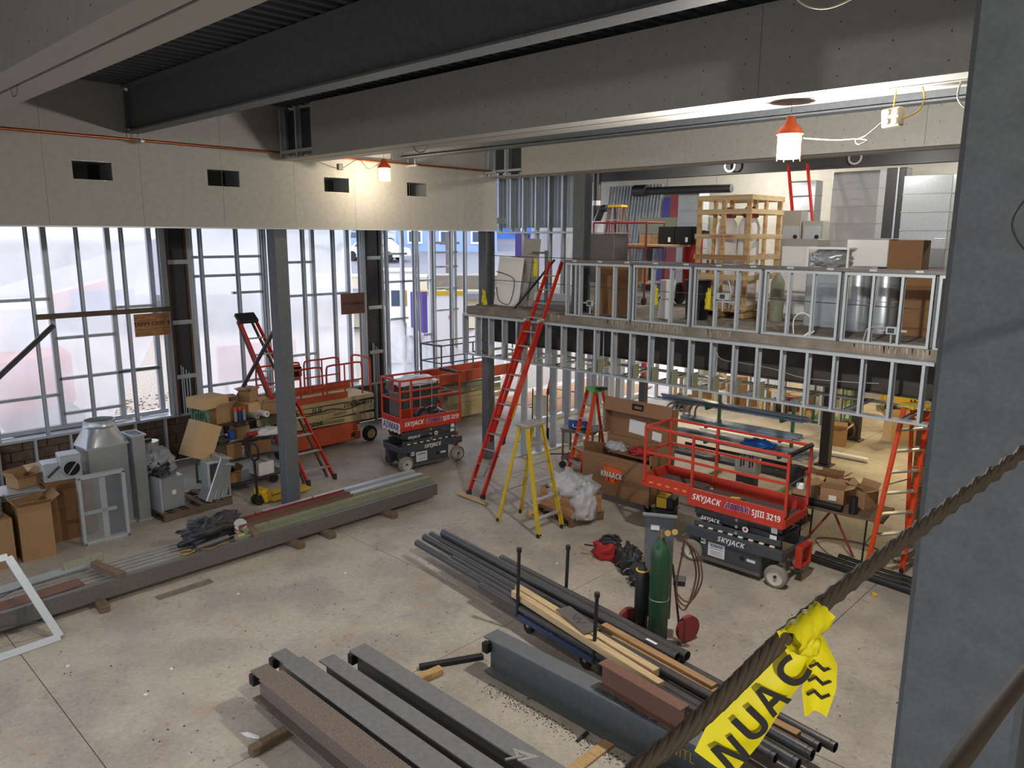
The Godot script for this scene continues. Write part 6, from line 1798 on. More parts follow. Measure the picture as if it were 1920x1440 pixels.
	box(lb, "paper", m.paper, Vector3.ZERO, Vector3(0.11, 0.08, 0.006))
	var p1 := thing("black_pipe", "black pipe lying along the open side of the folding table", "pipe")
	rod(p1, "wall", m.pipe_black, o + Vector3(-0.66, 0.055, 0.32), o + Vector3(0.12, 0.055, 0.32), 0.055, 16)
	var p2 := thing("black_pipe", "short black pipe standing on the folding table", "pipe")
	rod(p2, "wall", m.pipe_black, o + Vector3(0.26, 0, 0.26), o + Vector3(0.26, 0.26, 0.26), 0.06, 16)
	rod(p2, "bore", m.void, o + Vector3(0.26, 0.255, 0.26), o + Vector3(0.26, 0.262, 0.26), 0.05, 16)
	for k2 in 3:
		var lp := thing("black_pipe", ["long black pipe on the floor beside the extended lift's tail", "second long black pipe on the floor tight against the first", "third long black pipe on the floor under the tall orange stepladder"][k2], "pipe")
		rod(lp, "wall", m.pipe_black, Vector3(-4.5 + k2 * 0.3, 0.06, -11.0 - k2 * 0.14), Vector3(-1.4, 0.06, -10.72 - k2 * 0.14), 0.058, 16)
	var cable := thing("floor_cable", "thin brown cable snaking on the floor below the folding table", "cable")
	tube(cable, "wire", m.hose_brown, smooth([Vector3(-4.4, 0.01, -10.9), Vector3(-4.1, 0.01, -11.4), Vector3(-3.9, 0.01, -11.2), Vector3(-4.5, 0.01, -11.9), Vector3(-3.8, 0.01, -12.2), Vector3(-3.2, 0.01, -11.8)]), 0.008, 5)
	var ps := thing("brown_board", "tall brown cardboard sheet standing behind the tall orange stepladder", "board", Vector3(-3.3, 0, -13.4), 20)
	box(ps, "sheet", m.card_dark, Vector3(0, 1.05, 0), Vector3(0.55, 2.1, 0.04), Vector3(-6, 0, 0))
	var yc := thing("yellow_scrap", "small yellow plastic scrap on the floor near the black pipes", "scrap", Vector3(-3.1, 0.0, -10.45))
	box(yc, "piece", m.yellow, Vector3(0, 0.02, 0), Vector3(0.07, 0.04, 0.05), Vector3(0, 20, 0))

# ---------------------------------------------------------------- ground floor below the mezzanine
func build_under_mezzanine() -> void:
	var pa := shell("partition_wall", "bare metal stud partition running back under the mezzanine behind the stepladders")
	box(pa, "floor_track", m.galv, Vector3(-11.1, 0.02, -14.0), Vector3(0.16, 0.04, 4.2))
	box(pa, "head_track", m.galv, Vector3(-11.1, 2.76, -14.0), Vector3(0.16, 0.04, 4.2))
	for k in 9: stud(pa, "stud", m.galv, Vector3(-11.1, 0.03, -11.98 - k * 0.5), Vector3(-11.1, 2.75, -11.98 - k * 0.5), 0.05, 0.15, Vector3(0, 0, -1))
	var pb := shell("partition_wall", "second bare metal stud partition nearer the outer openings")
	box(pb, "floor_track", m.galv, Vector3(-13.0, 0.06, -17.0), Vector3(0.16, 0.12, 5.0))
	box(pb, "head_track", m.galv, Vector3(-13.0, 2.76, -17.0), Vector3(0.16, 0.04, 5.0))
	for k in 10: stud(pb, "stud", m.galv, Vector3(-13.0, 0.1, -14.6 - k * 0.53), Vector3(-13.0, 2.75, -14.6 - k * 0.53), 0.05, 0.15, Vector3(0, 0, -1))
	box(pb, "side_brace", m.galv, Vector3(-12.9, 1.25, -17.6), Vector3(0.04, 0.08, 3.0), Vector3(-6, 0, 0))
	var pc := shell("partition_wall", "third stud partition across the rear of the ground floor")
	box(pc, "floor_track", m.galv, Vector3(-10.0, 0.02, -19.4), Vector3(6.0, 0.04, 0.14))
	for k in 13: stud(pc, "stud", m.galv, Vector3(-13.0 + k * 0.5, 0.03, -19.4), Vector3(-13.0 + k * 0.5, 2.75, -19.4), 0.05, 0.13, Vector3.RIGHT)
	for k in 4:
		var ps := thing("plywood_sheet", "brown plywood sheet lying on the ground floor behind the stud partitions", "board", Vector3(-15.2 + (k % 2) * 1.3, 0.012 + 0.02 * (k / 2), -17.0 - (k / 2) * 2.5), 4 * k, "plywood sheets behind the partitions")
		box(ps, "sheet", m.ply, Vector3.ZERO, Vector3(1.22, 0.018, 2.44))
	# fire riser
	var fr := thing("fire_riser", "red sprinkler riser pipe with valve behind the stud partition", "riser", Vector3(-13.95, 0, -16.2))
	rod(fr, "pipe", m.red, Vector3.ZERO, Vector3(0, 2.7, 0), 0.05, 12)
	part(fr, "flare", rod_mesh(0.16, 0.5, 14, 0.05), m.red, Vector3(0, 0.65, 0), Vector3(-90, 0, 0))
	rod(fr, "valve_wheel", m.red, Vector3(0.1, 1.0, 0.02), Vector3(0.14, 1.0, 0.02), 0.12, 16)
	var ex := thing("fire_extinguisher", "small red extinguisher standing near the second partition", "extinguisher", Vector3(-12.3, 0.85, -18.4))
	rod(ex, "bottle", m.red, Vector3.ZERO, Vector3(0, 0.4, 0), 0.08, 14)
	box(ex, "stand", m.dark_steel, Vector3(0, -0.42, 0), Vector3(0.2, 0.84, 0.2))
	for k in 5:
		var hr := thing("hanger_rod", "thin threaded rod hanging by the second partition", "rod", Vector3(-11.9 + 0.12 * k, 0, -14.4 - 0.5 * k), 0, "threaded rods by the partition")
		rod(hr, "rod", m.galv, Vector3(0, 0.0, 0), Vector3(0.02, 2.78, 0), 0.008, 5)
	var hc := thing("hand_truck", "black hand truck with a yellow plate behind the first partition", "hand truck", Vector3(-11.9, 0, -13.4), 40)
	for s in [-0.18, 0.18]: rod(hc, "rail", m.black, Vector3(s, 0.08, 0), Vector3(s, 1.2, -0.2), 0.016, 8)
	box(hc, "plate", m.cream_print, Vector3(0, 0.8, -0.1), Vector3(0.34, 0.5, 0.02), Vector3(-10, 0, 0))
	for s in [-0.2, 0.2]: rod(hc, "wheel", m.rubber, Vector3(s - 0.03, 0.13, -0.05), Vector3(s + 0.03, 0.13, -0.05), 0.13, 16)
	# conduit rack
	var rk := thing("conduit_rack", "dark green cantilever rack holding bundles of blue-grey conduit", "rack", Vector3(-7.1, 0, -13.85), 0)
	for x in [-0.35, 1.2]:
		box(rk, "upright", m.green_paint, Vector3(x, 0.85, -0.1), Vector3(0.06, 1.7, 0.06))
		box(rk, "foot", m.green_paint, Vector3(x, 0.04, 0.15), Vector3(0.08, 0.08, 0.9))
		for y in [0.42, 0.76, 1.08, 1.46]:
			box(rk, "arm", m.green_paint, Vector3(x, y, 0.18), Vector3(0.05, 0.05, 0.56))
			box(rk, "arm_tip", m.green_paint, Vector3(x, y + 0.06, 0.46), Vector3(0.05, 0.1, 0.03), Vector3(12, 0, 0))
	for q in [[1.49, 10, 0.021, -8.55, -5.55, m.conduit_blue, "upper", -13.9], [1.115, 12, 0.024, -8.0, -5.7, m.conduit_blue, "second", -13.95], [0.79, 8, 0.03, -8.3, -5.4, m.galv, "third", -13.95], [0.45, 7, 0.04, -8.2, -5.3, m.pipe, "lowest", -13.95]]:
		for k in q[1]:
			var t := thing("conduit_length", "conduit length lying on the %s arms of the green rack" % q[6], "conduit", Vector3.ZERO, 0, "conduit on the %s rack arms" % q[6])
			var row: int = k / 6
			var z: float = q[7] + 0.12 + (k % 6) * q[2] * 2.3 + 0.08
			var e: float = sin(k * 2.3 + q[0]) * 0.12
			rod(t, "tube", q[5], Vector3(q[3] + e, q[0] + q[2] * 0.7 + row * q[2] * 1.9, z), Vector3(q[4] + e, q[0] + q[2] * 0.7 + row * q[2] * 1.9, z), q[2], 10)
	for k in 6:
		var eb := thing("conduit_elbow", "pale conduit elbow hooked over the end of the green rack", "elbow", Vector3(-8.35 + 0.1 * k, 1.3, -13.4 - 0.06 * k), 0, "conduit elbows on the rack")
		tube(eb, "bend", m.galv, smooth([Vector3(-0.02, -0.14, 0), Vector3(0.0, 0.06, 0), Vector3(0.1, 0.15, 0), Vector3(0.26, 0.16, 0)]), 0.024, 8)
	var tp := thing("blue_tarp", "bright blue folded tarp on the rack behind the lift rails", "tarp", Vector3(-6.3, 0.9, -13.4))
	part(tp, "cloth", blob_mesh(Vector3(0.6, 0.14, 0.4), 71, 0.3), m.blue_tarp)
	var gb := thing("grey_meter_box", "grey steel box with black straps behind the lift rails", "box", Vector3(-6.15, 0, -12.7), 8)
	box(gb, "case", m.alu, Vector3(0, 0.7, 0), Vector3(0.4, 0.3, 0.3))
	box(gb, "stand", m.dark_steel, Vector3(0, 0.28, 0), Vector3(0.34, 0.55, 0.26))
	for s in [-0.08, 0.08]: tube(gb, "strap", m.black, [Vector3(s, 0.72, 0.16), Vector3(s, 0.95, 0.16), Vector3(s + 0.05, 0.96, 0.16), Vector3(s + 0.05, 0.75, 0.16)], 0.012, 6)
	carton("flat brown carton standing behind the extended lift deck", Vector3(-6.0, 0, -11.6), Vector3(0.55, 0.72, 0.12), 12, false, m.card_dark)
	for k in 5:
		var pp := thing("pipe_bundle_length", "dark pipe lying on the floor behind the extended lift", "pipe", Vector3.ZERO, 0, "dark pipes behind the lift")
		rod(pp, "wall", m.pipe if k % 2 else m.pipe_black, Vector3(-8.0 + 0.1 * k, 0.07 + 0.1 * (k / 3), -12.35 - 0.14 * (k % 3)), Vector3(-4.9, 0.07 + 0.1 * (k / 3), -12.3 - 0.14 * (k % 3)), 0.06, 14)
	var lb := thing("lumber", "pale plank lying on the floor behind the conduit rack", "lumber")
	bar(lb, "piece", m.lumber, Vector3(-8.6, 0.05, -14.9), Vector3(-5.2, 0.05, -14.6), 0.2, 0.05)
	var pv_ := thing("white_pipe", "long white plastic pipe lying on the ground floor behind the dark column", "pipe")
	rod(pv_, "wall", m.white, Vector3(-9.5, 0.06, -16.85), Vector3(-5.42, 0.06, -16.9), 0.058, 16)
	carton("small brown carton on the ground floor between the dark columns", Vector3(-6.5, 0, -17.95), Vector3(0.4, 0.42, 0.34), 15, true)
	# machines, cartons and spools deeper in
	var yt := thing("yellow_lift_truck", "low yellow machine at the rear of the ground floor", "machine", Vector3(-6.2, 0, -23.0), 20)
	box(yt, "body", m.yellow, Vector3(0, 0.35, 0), Vector3(1.9, 0.4, 0.8), Vector3.ZERO, 0.05)
	box(yt, "mast", m.yellow, Vector3(-0.5, 0.85, 0), Vector3(0.5, 0.6, 0.6), Vector3.ZERO, 0.04)
	words(yt, "lettering", "MAYVILLE", m.black_print, Vector3(0.2, 0.35, 0.405), 0.14)
	for s in [[-0.7, 0.4], [0.7, 0.4], [-0.7, -0.4], [0.7, -0.4]]: rod(yt, "wheel", m.rubber, Vector3(s[0], 0.16, s[1] - 0.05), Vector3(s[0], 0.16, s[1] + 0.05), 0.16, 16)
	var gc := thing("green_cart", "bright green wheeled frame on the ground floor", "cart", Vector3(-7.4, 0, -19.9), 0)
	for s in [[-0.4, 0.2], [0.4, 0.2], [-0.4, -0.2], [0.4, -0.2]]: rod(gc, "post", m.green_paint, Vector3(s[0], 0.0, s[1]), Vector3(s[0], 1.1, s[1]), 0.03, 8)
	box(gc, "deck", m.green_paint, Vector3(0, 0.14, 0), Vector3(0.9, 0.05, 0.5))
	box(gc, "shelf", m.old_wood, Vector3(0, 0.75, 0), Vector3(0.9, 0.04, 0.5))
	var cols := [m.card, m.card_pale, m.card_dark, m.paper, m.red_dull, m.green_grey]
	var spots := [[-11.6, -20.6], [-10.9, -21.5], [-10.2, -20.4], [-9.4, -22.0], [-8.8, -20.9], [-8.2, -22.4], [-5.2, -21.0], [-4.7, -22.0], [-4.2, -20.6], [-3.6, -21.6], [-3.2, -22.6], [-12.2, -22.2], [-9.9, -23.6], [-5.6, -19.6], [-2.9, -20.2]]
	var what := ["beside the third partition", "behind the third partition", "below the rear lamp", "near the green frame", "beside the green frame", "near the yellow machine", "beside the yellow machine", "between yellow machine and wall", "facing the tall orange stepladder", "at the rear wall", "in the rear corner", "far behind the stud partitions", "at the end of the rear row", "near the black column", "behind the brown board"]
	for k in spots.size():
		var cn: String = ["brown", "pale brown", "dark brown", "white", "dull red", "grey-green"][k % 6]
		carton("%s storage carton %s" % [cn, what[k]], Vector3(spots[k][0], 0, spots[k][1]), Vector3(0.5 + 0.15 * (k % 3), 0.4 + 0.12 * (k % 4), 0.45), 17 * k, k % 4 == 1, cols[k % 6])
	for k in 3:
		var sp := thing("cable_spool", "dark cable spool standing on the ground floor under the mezzanine", "spool", Vector3(-11.0 + 2.2 * k, 0, -18.5 - 1.4 * (k % 2)), 30 * k, "cable spools under the mezzanine")
		for s in [-0.16, 0.16]: rod(sp, "flange", m.old_wood, Vector3(s - 0.015, 0.25, 0), Vector3(s + 0.015, 0.25, 0), 0.25, 18)
		rod(sp, "winding", m.black, Vector3(-0.14, 0.25, 0), Vector3(0.14, 0.25, 0), 0.19, 16)
	for k in 4:
		var tbx := thing("work_bench", ["rough timber bench beside the green frame", "rough timber bench near the third partition", "rough timber bench before the rear wall", "rough timber bench near the yellow machine"][k], "bench", [Vector3(-8.6, 0, -19.8), Vector3(-11.4, 0, -19.9), Vector3(-9.6, 0, -24.4), Vector3(-4.4, 0, -23.6)][k], 8 * k)
		box(tbx, "bench_top", m.lumber, Vector3(0, 0.72, 0), Vector3(1.4, 0.05, 0.6))
		for s in [[-0.6, 0.22], [0.6, 0.22], [-0.6, -0.22], [0.6, -0.22]]: box(tbx, "leg", m.lumber_z, Vector3(s[0], 0.35, s[1]), Vector3(0.09, 0.7, 0.09))
	# cable and boxes strung in the soffit framing
	var ca := thing("sagging_cable", "white cable sagging from stud to stud in the hanging frame", "cable")
	tube(ca, "wire", m.alu, smooth([Vector3(-6.25, 3.1, -11.35), Vector3(-6.1, 2.86, -11.35), Vector3(-5.7, 2.83, -11.35), Vector3(-5.2, 2.8, -11.35), Vector3(-4.7, 2.72, -11.35), Vector3(-4.1, 2.74, -11.35), Vector3(-3.6, 2.78, -11.35)]), 0.008, 6)
	var co := thing("bent_conduit", "bent white conduit drop in the hanging frame near the balcony column", "conduit")
	tube(co, "tube", m.alu, smooth([Vector3(-3.48, 3.15, -11.5), Vector3(-3.48, 2.65, -11.5), Vector3(-3.44, 2.5, -11.5), Vector3(-3.3, 2.47, -11.5), Vector3(-2.7, 2.47, -11.5)]), 0.014, 8)
	var co2 := thing("bent_conduit", "grey conduit drop behind the hanging frame near the extension ladder", "conduit")
	tube(co2, "tube", m.galv, smooth([Vector3(-8.62, 3.15, -11.5), Vector3(-8.62, 2.55, -11.5), Vector3(-8.7, 2.42, -11.5), Vector3(-9.0, 2.4, -11.5)]), 0.014, 8)
	box(co2, "switch_box", m.stone_pale, Vector3(-8.65, 2.5, -11.48), Vector3(0.26, 0.14, 0.08))
	var co3 := thing("bent_conduit", "grey conduit drop behind the hanging frame above the lift rails", "conduit")
	tube(co3, "tube", m.galv, smooth([Vector3(-6.25, 3.15, -11.5), Vector3(-6.25, 2.6, -11.5), Vector3(-6.33, 2.45, -11.5), Vector3(-6.6, 2.43, -11.5)]), 0.014, 8)

# ---------------------------------------------------------------- things on the mezzanine
func build_on_mezzanine() -> void:
	var Y := 3.342
	# crated tank
	var c := thing("tank_crate", "tall open pine crate round a white-wrapped tank on the mezzanine", "crate", Vector3(-7.15, Y, -13.75), 0)
	var w := 0.5
	var d := 0.62
	for x in [-w, 0.0, w]:
		for z in [-d, d]: box(c, "post", m.lumber_z, Vector3(x, 1.17, z), Vector3(0.09, 2.1, 0.05))
	for z in [0.0]:
		for x in [-w - 0.02, w + 0.02]: box(c, "post", m.lumber_z, Vector3(x, 1.17, z), Vector3(0.05, 2.1, 0.09))
	for y in [0.2, 0.75, 1.12, 1.5, 1.95, 2.2]:
		for z in [-d - 0.03, d + 0.03]: box(c, "slat", m.lumber if y != 1.12 else m.lumber_red, Vector3(0, y, z), Vector3(2 * w + 0.14, 0.09, 0.025))
		for x in [-w - 0.05, w + 0.05]: box(c, "slat", m.lumber, Vector3(x, y, 0), Vector3(0.025, 0.09, 2 * d + 0.1))
	for x in [-w, 0.0, w]: box(c, "skid", m.lumber_z, Vector3(x, 0.05, 0), Vector3(0.1, 0.1, 2 * d + 0.2))
	box(c, "deck", m.ply, Vector3(0, 0.11, 0), Vector3(2 * w, 0.02, 2 * d))
	words(c, "lettering", "\u2022 11077 W 10902 \u2022", m.red, Vector3(0, 1.5, d + 0.046), 0.05)
	for x in [-0.24, 0.22]:
		var tk := thing("wrapped_tank", "white-wrapped tank standing inside the pine crate " + ("towards the red drum" if x < 0 else "towards the cabinets"), "tank", Vector3(-7.15 + x, Y + 0.13, -13.72))
		lathe(tk, "wrap", m.paper, [Vector2(0, 0), Vector2(0.18, 0), Vector2(0.2, 0.1), Vector2(0.195, 0.5), Vector2(0.205, 0.9), Vector2(0.195, 1.3), Vector2(0.2, 1.55), Vector2(0.14, 1.7), Vector2(0, 1.74)], 22)
		part(tk, "red_cap", blob_mesh(Vector3(0.3, 0.2, 0.3), 83, 0.2), m.red_dull, Vector3(0, 1.72, 0))
	# white cabinet, stepladder, scaffold cart
	var wc := thing("metal_cabinet", "tall white and grey metal casing behind the mezzanine panels", "cabinet", Vector3(-10.0, Y, -13.25), 0)
	box(wc, "white_front", m.white, Vector3(-0.3, 0.77, 0.26), Vector3(0.27, 1.54, 0.03))
	box(wc, "casing", m.steel, Vector3(0.02, 0.77, 0), Vector3(0.88, 1.54, 0.5))
	box(wc, "top_sheet", m.alu, Vector3(0, 1.56, 0), Vector3(1.0, 0.02, 0.6))
	stepladder("stepladder", "brown wooden stepladder behind the pink scaffold cart", Vector3(-11.35, Y, -15.15), Vector3(1, 0, 0), Vector3(-11.35, Y, -16.0), 2.2, 6, 0.62, 0.34, m.rust_plain, m.yellow)
	var sc := thing("scaffold_cart", "pink steel scaffold cart with a timber deck on the mezzanine", "scaffold", Vector3(-10.3, Y, -14.6), 0)
	for x in [-0.75, 0.7]:
		for z in [-0.35, 0.35]: rod(sc, "post", m.red_dull, Vector3(x, 0.1, z), Vector3(x, 1.8, z), 0.022, 8)
		for y in [0.45, 0.85, 1.25, 1.8]: rod(sc, "end_rung", m.red_dull, Vector3(x, y, -0.35), Vector3(x, y, 0.35), 0.018, 8)
	for y in [0.85, 1.25, 1.8]:
		for z in [-0.35, 0.35]: rod(sc, "side_rail", m.red_dull, Vector3(-0.75, y, z), Vector3(0.7, y, z), 0.02, 8)
	for x in [-0.3, 0.2]: rod(sc, "side_post", m.red_dull, Vector3(x, 0.85, 0.35), Vector3(x, 1.8, 0.35), 0.018, 8)
	box(sc, "deck", m.lumber, Vector3(0.2, 1.3, 0), Vector3(2.4, 0.05, 0.66))
	box(sc, "lower_deck", m.lumber, Vector3(0, 0.48, 0), Vector3(1.4, 0.04, 0.66))
	for s in [[-0.75, 0.35], [0.7, 0.35], [-0.75, -0.35], [0.7, -0.35]]: rod(sc, "caster", m.rubber, Vector3(s[0] - 0.02, 0.08, s[1]), Vector3(s[0] + 0.02, 0.08, s[1]), 0.08, 14)
	carton("small brown carton on the pink scaffold deck", Vector3(-9.75, Y + 1.33, -14.6), Vector3(0.36, 0.2, 0.3), 10, false)
	carton("white and brown carton on the lower scaffold deck", Vector3(-10.4, Y + 0.5, -14.5), Vector3(0.34, 0.3, 0.3), 0, false, m.card_pale)
	carton("brown carton on the lower scaffold deck beside the post", Vector3(-9.95, Y + 0.5, -14.55), Vector3(0.3, 0.34, 0.3), 6, false)
	for k in 2:
		var bc := thing("black_cabinet", ["black equipment case on the scaffold planks", "second black equipment case beyond the first"][k], "case", Vector3(-9.25 + k * 0.43, Y + 1.33, -14.7))
		box(bc, "case", m.void, Vector3(0, 0.19, 0), Vector3(0.42, 0.38, 0.4), Vector3.ZERO, 0.01)
		box(bc, "label", m.paper, Vector3(0.08, 0.1, 0.202), Vector3(0.06, 0.1, 0.004))
	var rd := thing("red_drum", "tall red wheeled canister behind the mezzanine panels", "canister", Vector3(-9.0, Y, -15.2), 0)
	lathe(rd, "drum", m.red, [Vector2(0, 0.25), Vector2(0.2, 0.25), Vector2(0.2, 0.85), Vector2(0.22, 0.87), Vector2(0.22, 1.5), Vector2(0.2, 1.55), Vector2(0, 1.55)], 24)
	box(rd, "bracket", m.black, Vector3(0.05, 1.58, 0), Vector3(0.6, 0.08, 0.2), Vector3(0, 0, 3))
	for s in [-0.24, 0.24]:
		rod(rd, "wheel", m.rubber, Vector3(s - 0.03, 0.24, 0.05), Vector3(s + 0.03, 0.24, 0.05), 0.24, 18)
	var rc := thing("red_cart", "low red steel cart beside the tall canister", "cart", Vector3(-8.3, Y, -15.4))
	for s in [[-0.3, 0.2], [0.3, 0.2], [-0.3, -0.2], [0.3, -0.2]]: rod(rc, "post", m.red, Vector3(s[0], 0.0, s[1]), Vector3(s[0], 1.0, s[1]), 0.025, 8)
	box(rc, "tray", m.red, Vector3(0, 0.6, 0), Vector3(0.66, 0.05, 0.46))
	box(rc, "tray", m.red, Vector3(0, 0.2, 0), Vector3(0.66, 0.05, 0.46))
	# steel studs leaning on the rear wall
	for k in 9:
		var ls := thing("leaning_stud", "galvanised stud leaning upright against the rear mezzanine wall", "stud", Vector3(-14.4 + k * 0.22, Y, -19.2), 0, "studs leaning on the rear wall")
		stud(ls, "channel", m.galv, Vector3(0, 0, 0.2), Vector3(0.03, 3.0, -0.2), 0.09, 0.12, Vector3(0, 0, 1), 0.0)
	var pu := thing("leaning_board", "deep purple board leaning beside the galvanised studs", "board", Vector3(-12.35, Y, -19.2))
	box(pu, "sheet", m.navy, Vector3(0, 1.3, 0), Vector3(0.22, 2.6, 0.03), Vector3(-5, 0, 0))
	var rp := thing("leaning_board", "dull red board leaning beside the purple one", "board", Vector3(-12.02, Y, -19.2))
	box(rp, "sheet", m.red_dull, Vector3(0, 1.4, 0), Vector3(0.34, 2.8, 0.03), Vector3(-5, 0, 0))
	var gl := thing("long_duct", "long pale green-grey duct box behind the scaffold cart", "duct", Vector3(-10.9, Y, -18.2))
	box(gl, "shell", m.green_grey, Vector3(0, 1.78, 0), Vector3(2.9, 0.45, 0.5))
	for s in [-1.3, 1.3]: box(gl, "stand", m.dark_steel, Vector3(s, 0.78, 0), Vector3(0.08, 1.56, 0.4))
	var bp := thing("drain_pipe", "black drain pipe with a flanged end hanging under the mezzanine roof", "pipe")
	rod(bp, "wall", m.pipe_black, Vector3(-11.6, 6.0, -17.2), Vector3(-9.2, 5.98, -17.2), 0.1, 16)
	rod(bp, "flange", m.pipe_black, Vector3(-12.0, 6.02, -17.2), Vector3(-11.6, 6.02, -17.2), 0.15, 18)
	for x in [-11.0, -9.6]: rod(bp, "hanger_rod", m.dark_steel, Vector3(x, 6.1, -17.2), Vector3(x, 6.85, -17.2), 0.01, 5)
	var bd := thing("drain_pipe", "black drain stack with a bent branch beside the wide grey column", "pipe")
	rod(bd, "stack", m.pipe_black, Vector3(-12.1, Y, -15.7), Vector3(-12.1, 6.8, -15.7), 0.1, 16)
	tube(bd, "branch", m.pipe_black, smooth([Vector3(-12.1, 5.1, -15.65), Vector3(-11.95, 5.3, -15.6), Vector3(-11.85, 5.5, -15.6), Vector3(-11.7, 5.52, -15.6)]), 0.09, 12)
	for y in [4.95, 5.6]: rod(bd, "coupling", m.alu, Vector3(-12.1, y, -15.7), Vector3(-12.1, y + 0.12, -15.7), 0.112, 16)
	tall_duct("tall sectioned galvanised duct beside the pine crate", Vector3(-10.45, Y, -17.6), 0.6, 0.5, 2.75, 9)
	tall_duct("wide sectioned galvanised duct with a sloped foot behind the white casing", Vector3(-6.15, Y, -17.1), 0.95, 0.7, 2.85, 8)
	tall_duct("second wide sectioned galvanised duct beside the dark column", Vector3(-4.35, Y, -15.6), 0.8, 0.6, 2.6, 8)
	tall_duct("narrow sectioned galvanised duct behind the leaning orange ladder", Vector3(-7.75, Y, -18.2), 0.5, 0.4, 2.8, 8)
	var bk := thing("mezzanine_column", "wide dark column between the two sectioned ducts", "column", Vector3(-5.1, Y, -16.1))
	box(bk, "shaft", m.dark_steel, Vector3(0, 1.4, 0), Vector3(0.36, 2.8, 0.36))
	rod(bk, "conduit", m.galv, Vector3(0.05, 0, 0.2), Vector3(0.05, 2.8, 0.2), 0.02, 8)
	var ol := thing("leaning_ladder", "orange fibreglass ladder leaning under the rear girder of the mezzanine", "ladder", Vector3.ZERO)
	var a := Vector3(-6.15, Y, -15.0)
	var b := Vector3(-6.95, 6.3, -15.7)
	for s in [-0.2, 0.2]: stud(ol, "rail", m.red_ladder, a + Vector3(s, 0, 0), b + Vector3(s, 0, 0), 0.035, 0.09, Vector3.RIGHT * -signf(s), 0.0)
	for k in 9:
		var p := a.lerp(b, 0.08 + k * 0.1)
		rod(ol, "rung", m.alu, p - Vector3(0.2, 0, 0), p + Vector3(0.2, 0, 0), 0.016, 8)
	for k in 2:
		var ec := thing("electric_cabinet", ["grey electric cabinet with a lever beside the pine crate", "grey electric cabinet with a dial in front of the leaning ladder"][k], "cabinet", Vector3(-6.55 + k * 0.42, Y, -14.85))
		box(ec, "case", m.alu, Vector3(0, 1.0 - 0.1 * k, 0), Vector3(0.4, 2.0 - 0.2 * k, 0.3))
		box(ec, "door", m.galv, Vector3(0, 1.45, 0.155), Vector3(0.32, 0.5, 0.01))
		rod(ec, "dial", m.black, Vector3(0.1, 1.5, 0.155), Vector3(0.1, 1.5, 0.18), 0.04, 12)
	var aw := thing("air_handler", "tall white panelled air handler behind the mezzanine panels", "air handler", Vector3(-5.87, Y, -13.85))
	box(aw, "casing", m.alu, Vector3(0, 0.73, 0), Vector3(0.68, 1.46, 0.5))
	for y in [0.3, 0.72, 1.14]: box(aw, "panel", m.white, Vector3(0, y, 0.255), Vector3(0.64, 0.38, 0.015))
	var ft := thing("foil_frame", "framed filter wrapped in shiny clear film on the mezzanine", "filter", Vector3(-5.05, Y, -13.0), 0)
	box(ft, "stand", m.duct, Vector3(0, 0.48, 0), Vector3(0.66, 0.96, 0.4))
	for k in 2: box(ft, "rail", m.white, Vector3(0, 0.98 + k * 0.33, 0), Vector3(0.7, 0.035, 0.42))
	for s in [-0.33, 0.33]: box(ft, "stile", m.white, Vector3(s, 1.15, 0.19), Vector3(0.035, 0.34, 0.03))
	part(ft, "film", blob_mesh(Vector3(0.62, 0.3, 0.36), 90, 0.25, 3.0, 18, 26, 0.9), m.duct, Vector3(0, 1.0, 0))
	var wb := thing("white_casing", "white sheet metal casing standing on round ducts on the mezzanine", "casing", Vector3(-4.55, Y, -13.4))
	box(wb, "shell", m.white, Vector3(0, 1.24, 0), Vector3(0.66, 0.44, 0.5))
	box(wb, "top_sheet", m.duct, Vector3(0.3, 1.47, 0), Vector3(1.4, 0.015, 0.55))
	for k in 2:
		var rdct := thing("round_duct", ["polished round duct standing under the white casing", "second polished round duct beside the white casing"][k], "duct", Vector3(-4.5 + k * 0.42, Y, -12.78))
		lathe(rdct, "shell", m.duct, [Vector2(0, 0), Vector2(0.2, 0), Vector2(0.2, 0.98), Vector2(0.19, 1.0), Vector2(0, 1.0)], 26)
		for y in [0.02, 0.5, 0.96]: tube(rdct, "seam_ring", m.galv, ring(0.203, y), 0.006, 6, true)
	carton("dark olive carton beside the white casing on the mezzanine", Vector3(-3.95, Y, -13.3), Vector3(0.5, 1.45, 0.5), 4, false, m.card_dark)
	carton("tall brown carton behind the last mezzanine panels", Vector3(-3.5, Y, -12.9), Vector3(0.55, 1.0, 0.5), -6, false, m.card_dark)
	var gbt := thing("gas_bottle", "pale blue-grey gas bottle beside the pine crate", "gas bottle", Vector3(-6.05, Y, -13.2))
	lathe(gbt, "bottle", m.green_grey, [Vector2(0, 0), Vector2(0.12, 0), Vector2(0.12, 0.7), Vector2(0.06, 0.82), Vector2(0.03, 0.85), Vector2(0, 0.9)], 18)
	# things right behind the guard panels
	var ply := thing("leaning_board", "brown hardboard sheet leaning behind the first mezzanine panel", "board", Vector3(-8.75, Y, -12.0))
	box(ply, "sheet", m.card_dark, Vector3(0, 0.5, 0), Vector3(0.85, 1.0, 0.02), Vector3(-12, 8, 0))
	var mt_ := thing("duct_end", "white duct piece behind the wide grey column", "duct", Vector3(-9.85, Y, -12.5))
	box(mt_, "shell", m.white, Vector3(0, 0.28, 0), Vector3(0.4, 0.56, 0.3))
	for k in 2:
		var bu := thing("mud_bucket", ["white mud bucket upside down behind the second panel", "white mud bucket standing behind the second panel"][k], "bucket", Vector3(-7.72 + k * 0.02, Y + k * 0.36, -12.2))
		lathe(bu, "body", m.paper, [Vector2(0, 0), Vector2(0.13, 0), Vector2(0.15, 0.35), Vector2(0, 0.35)] if k else [Vector2(0, 0), Vector2(0.15, 0), Vector2(0.13, 0.35), Vector2(0, 0.35)], 18)
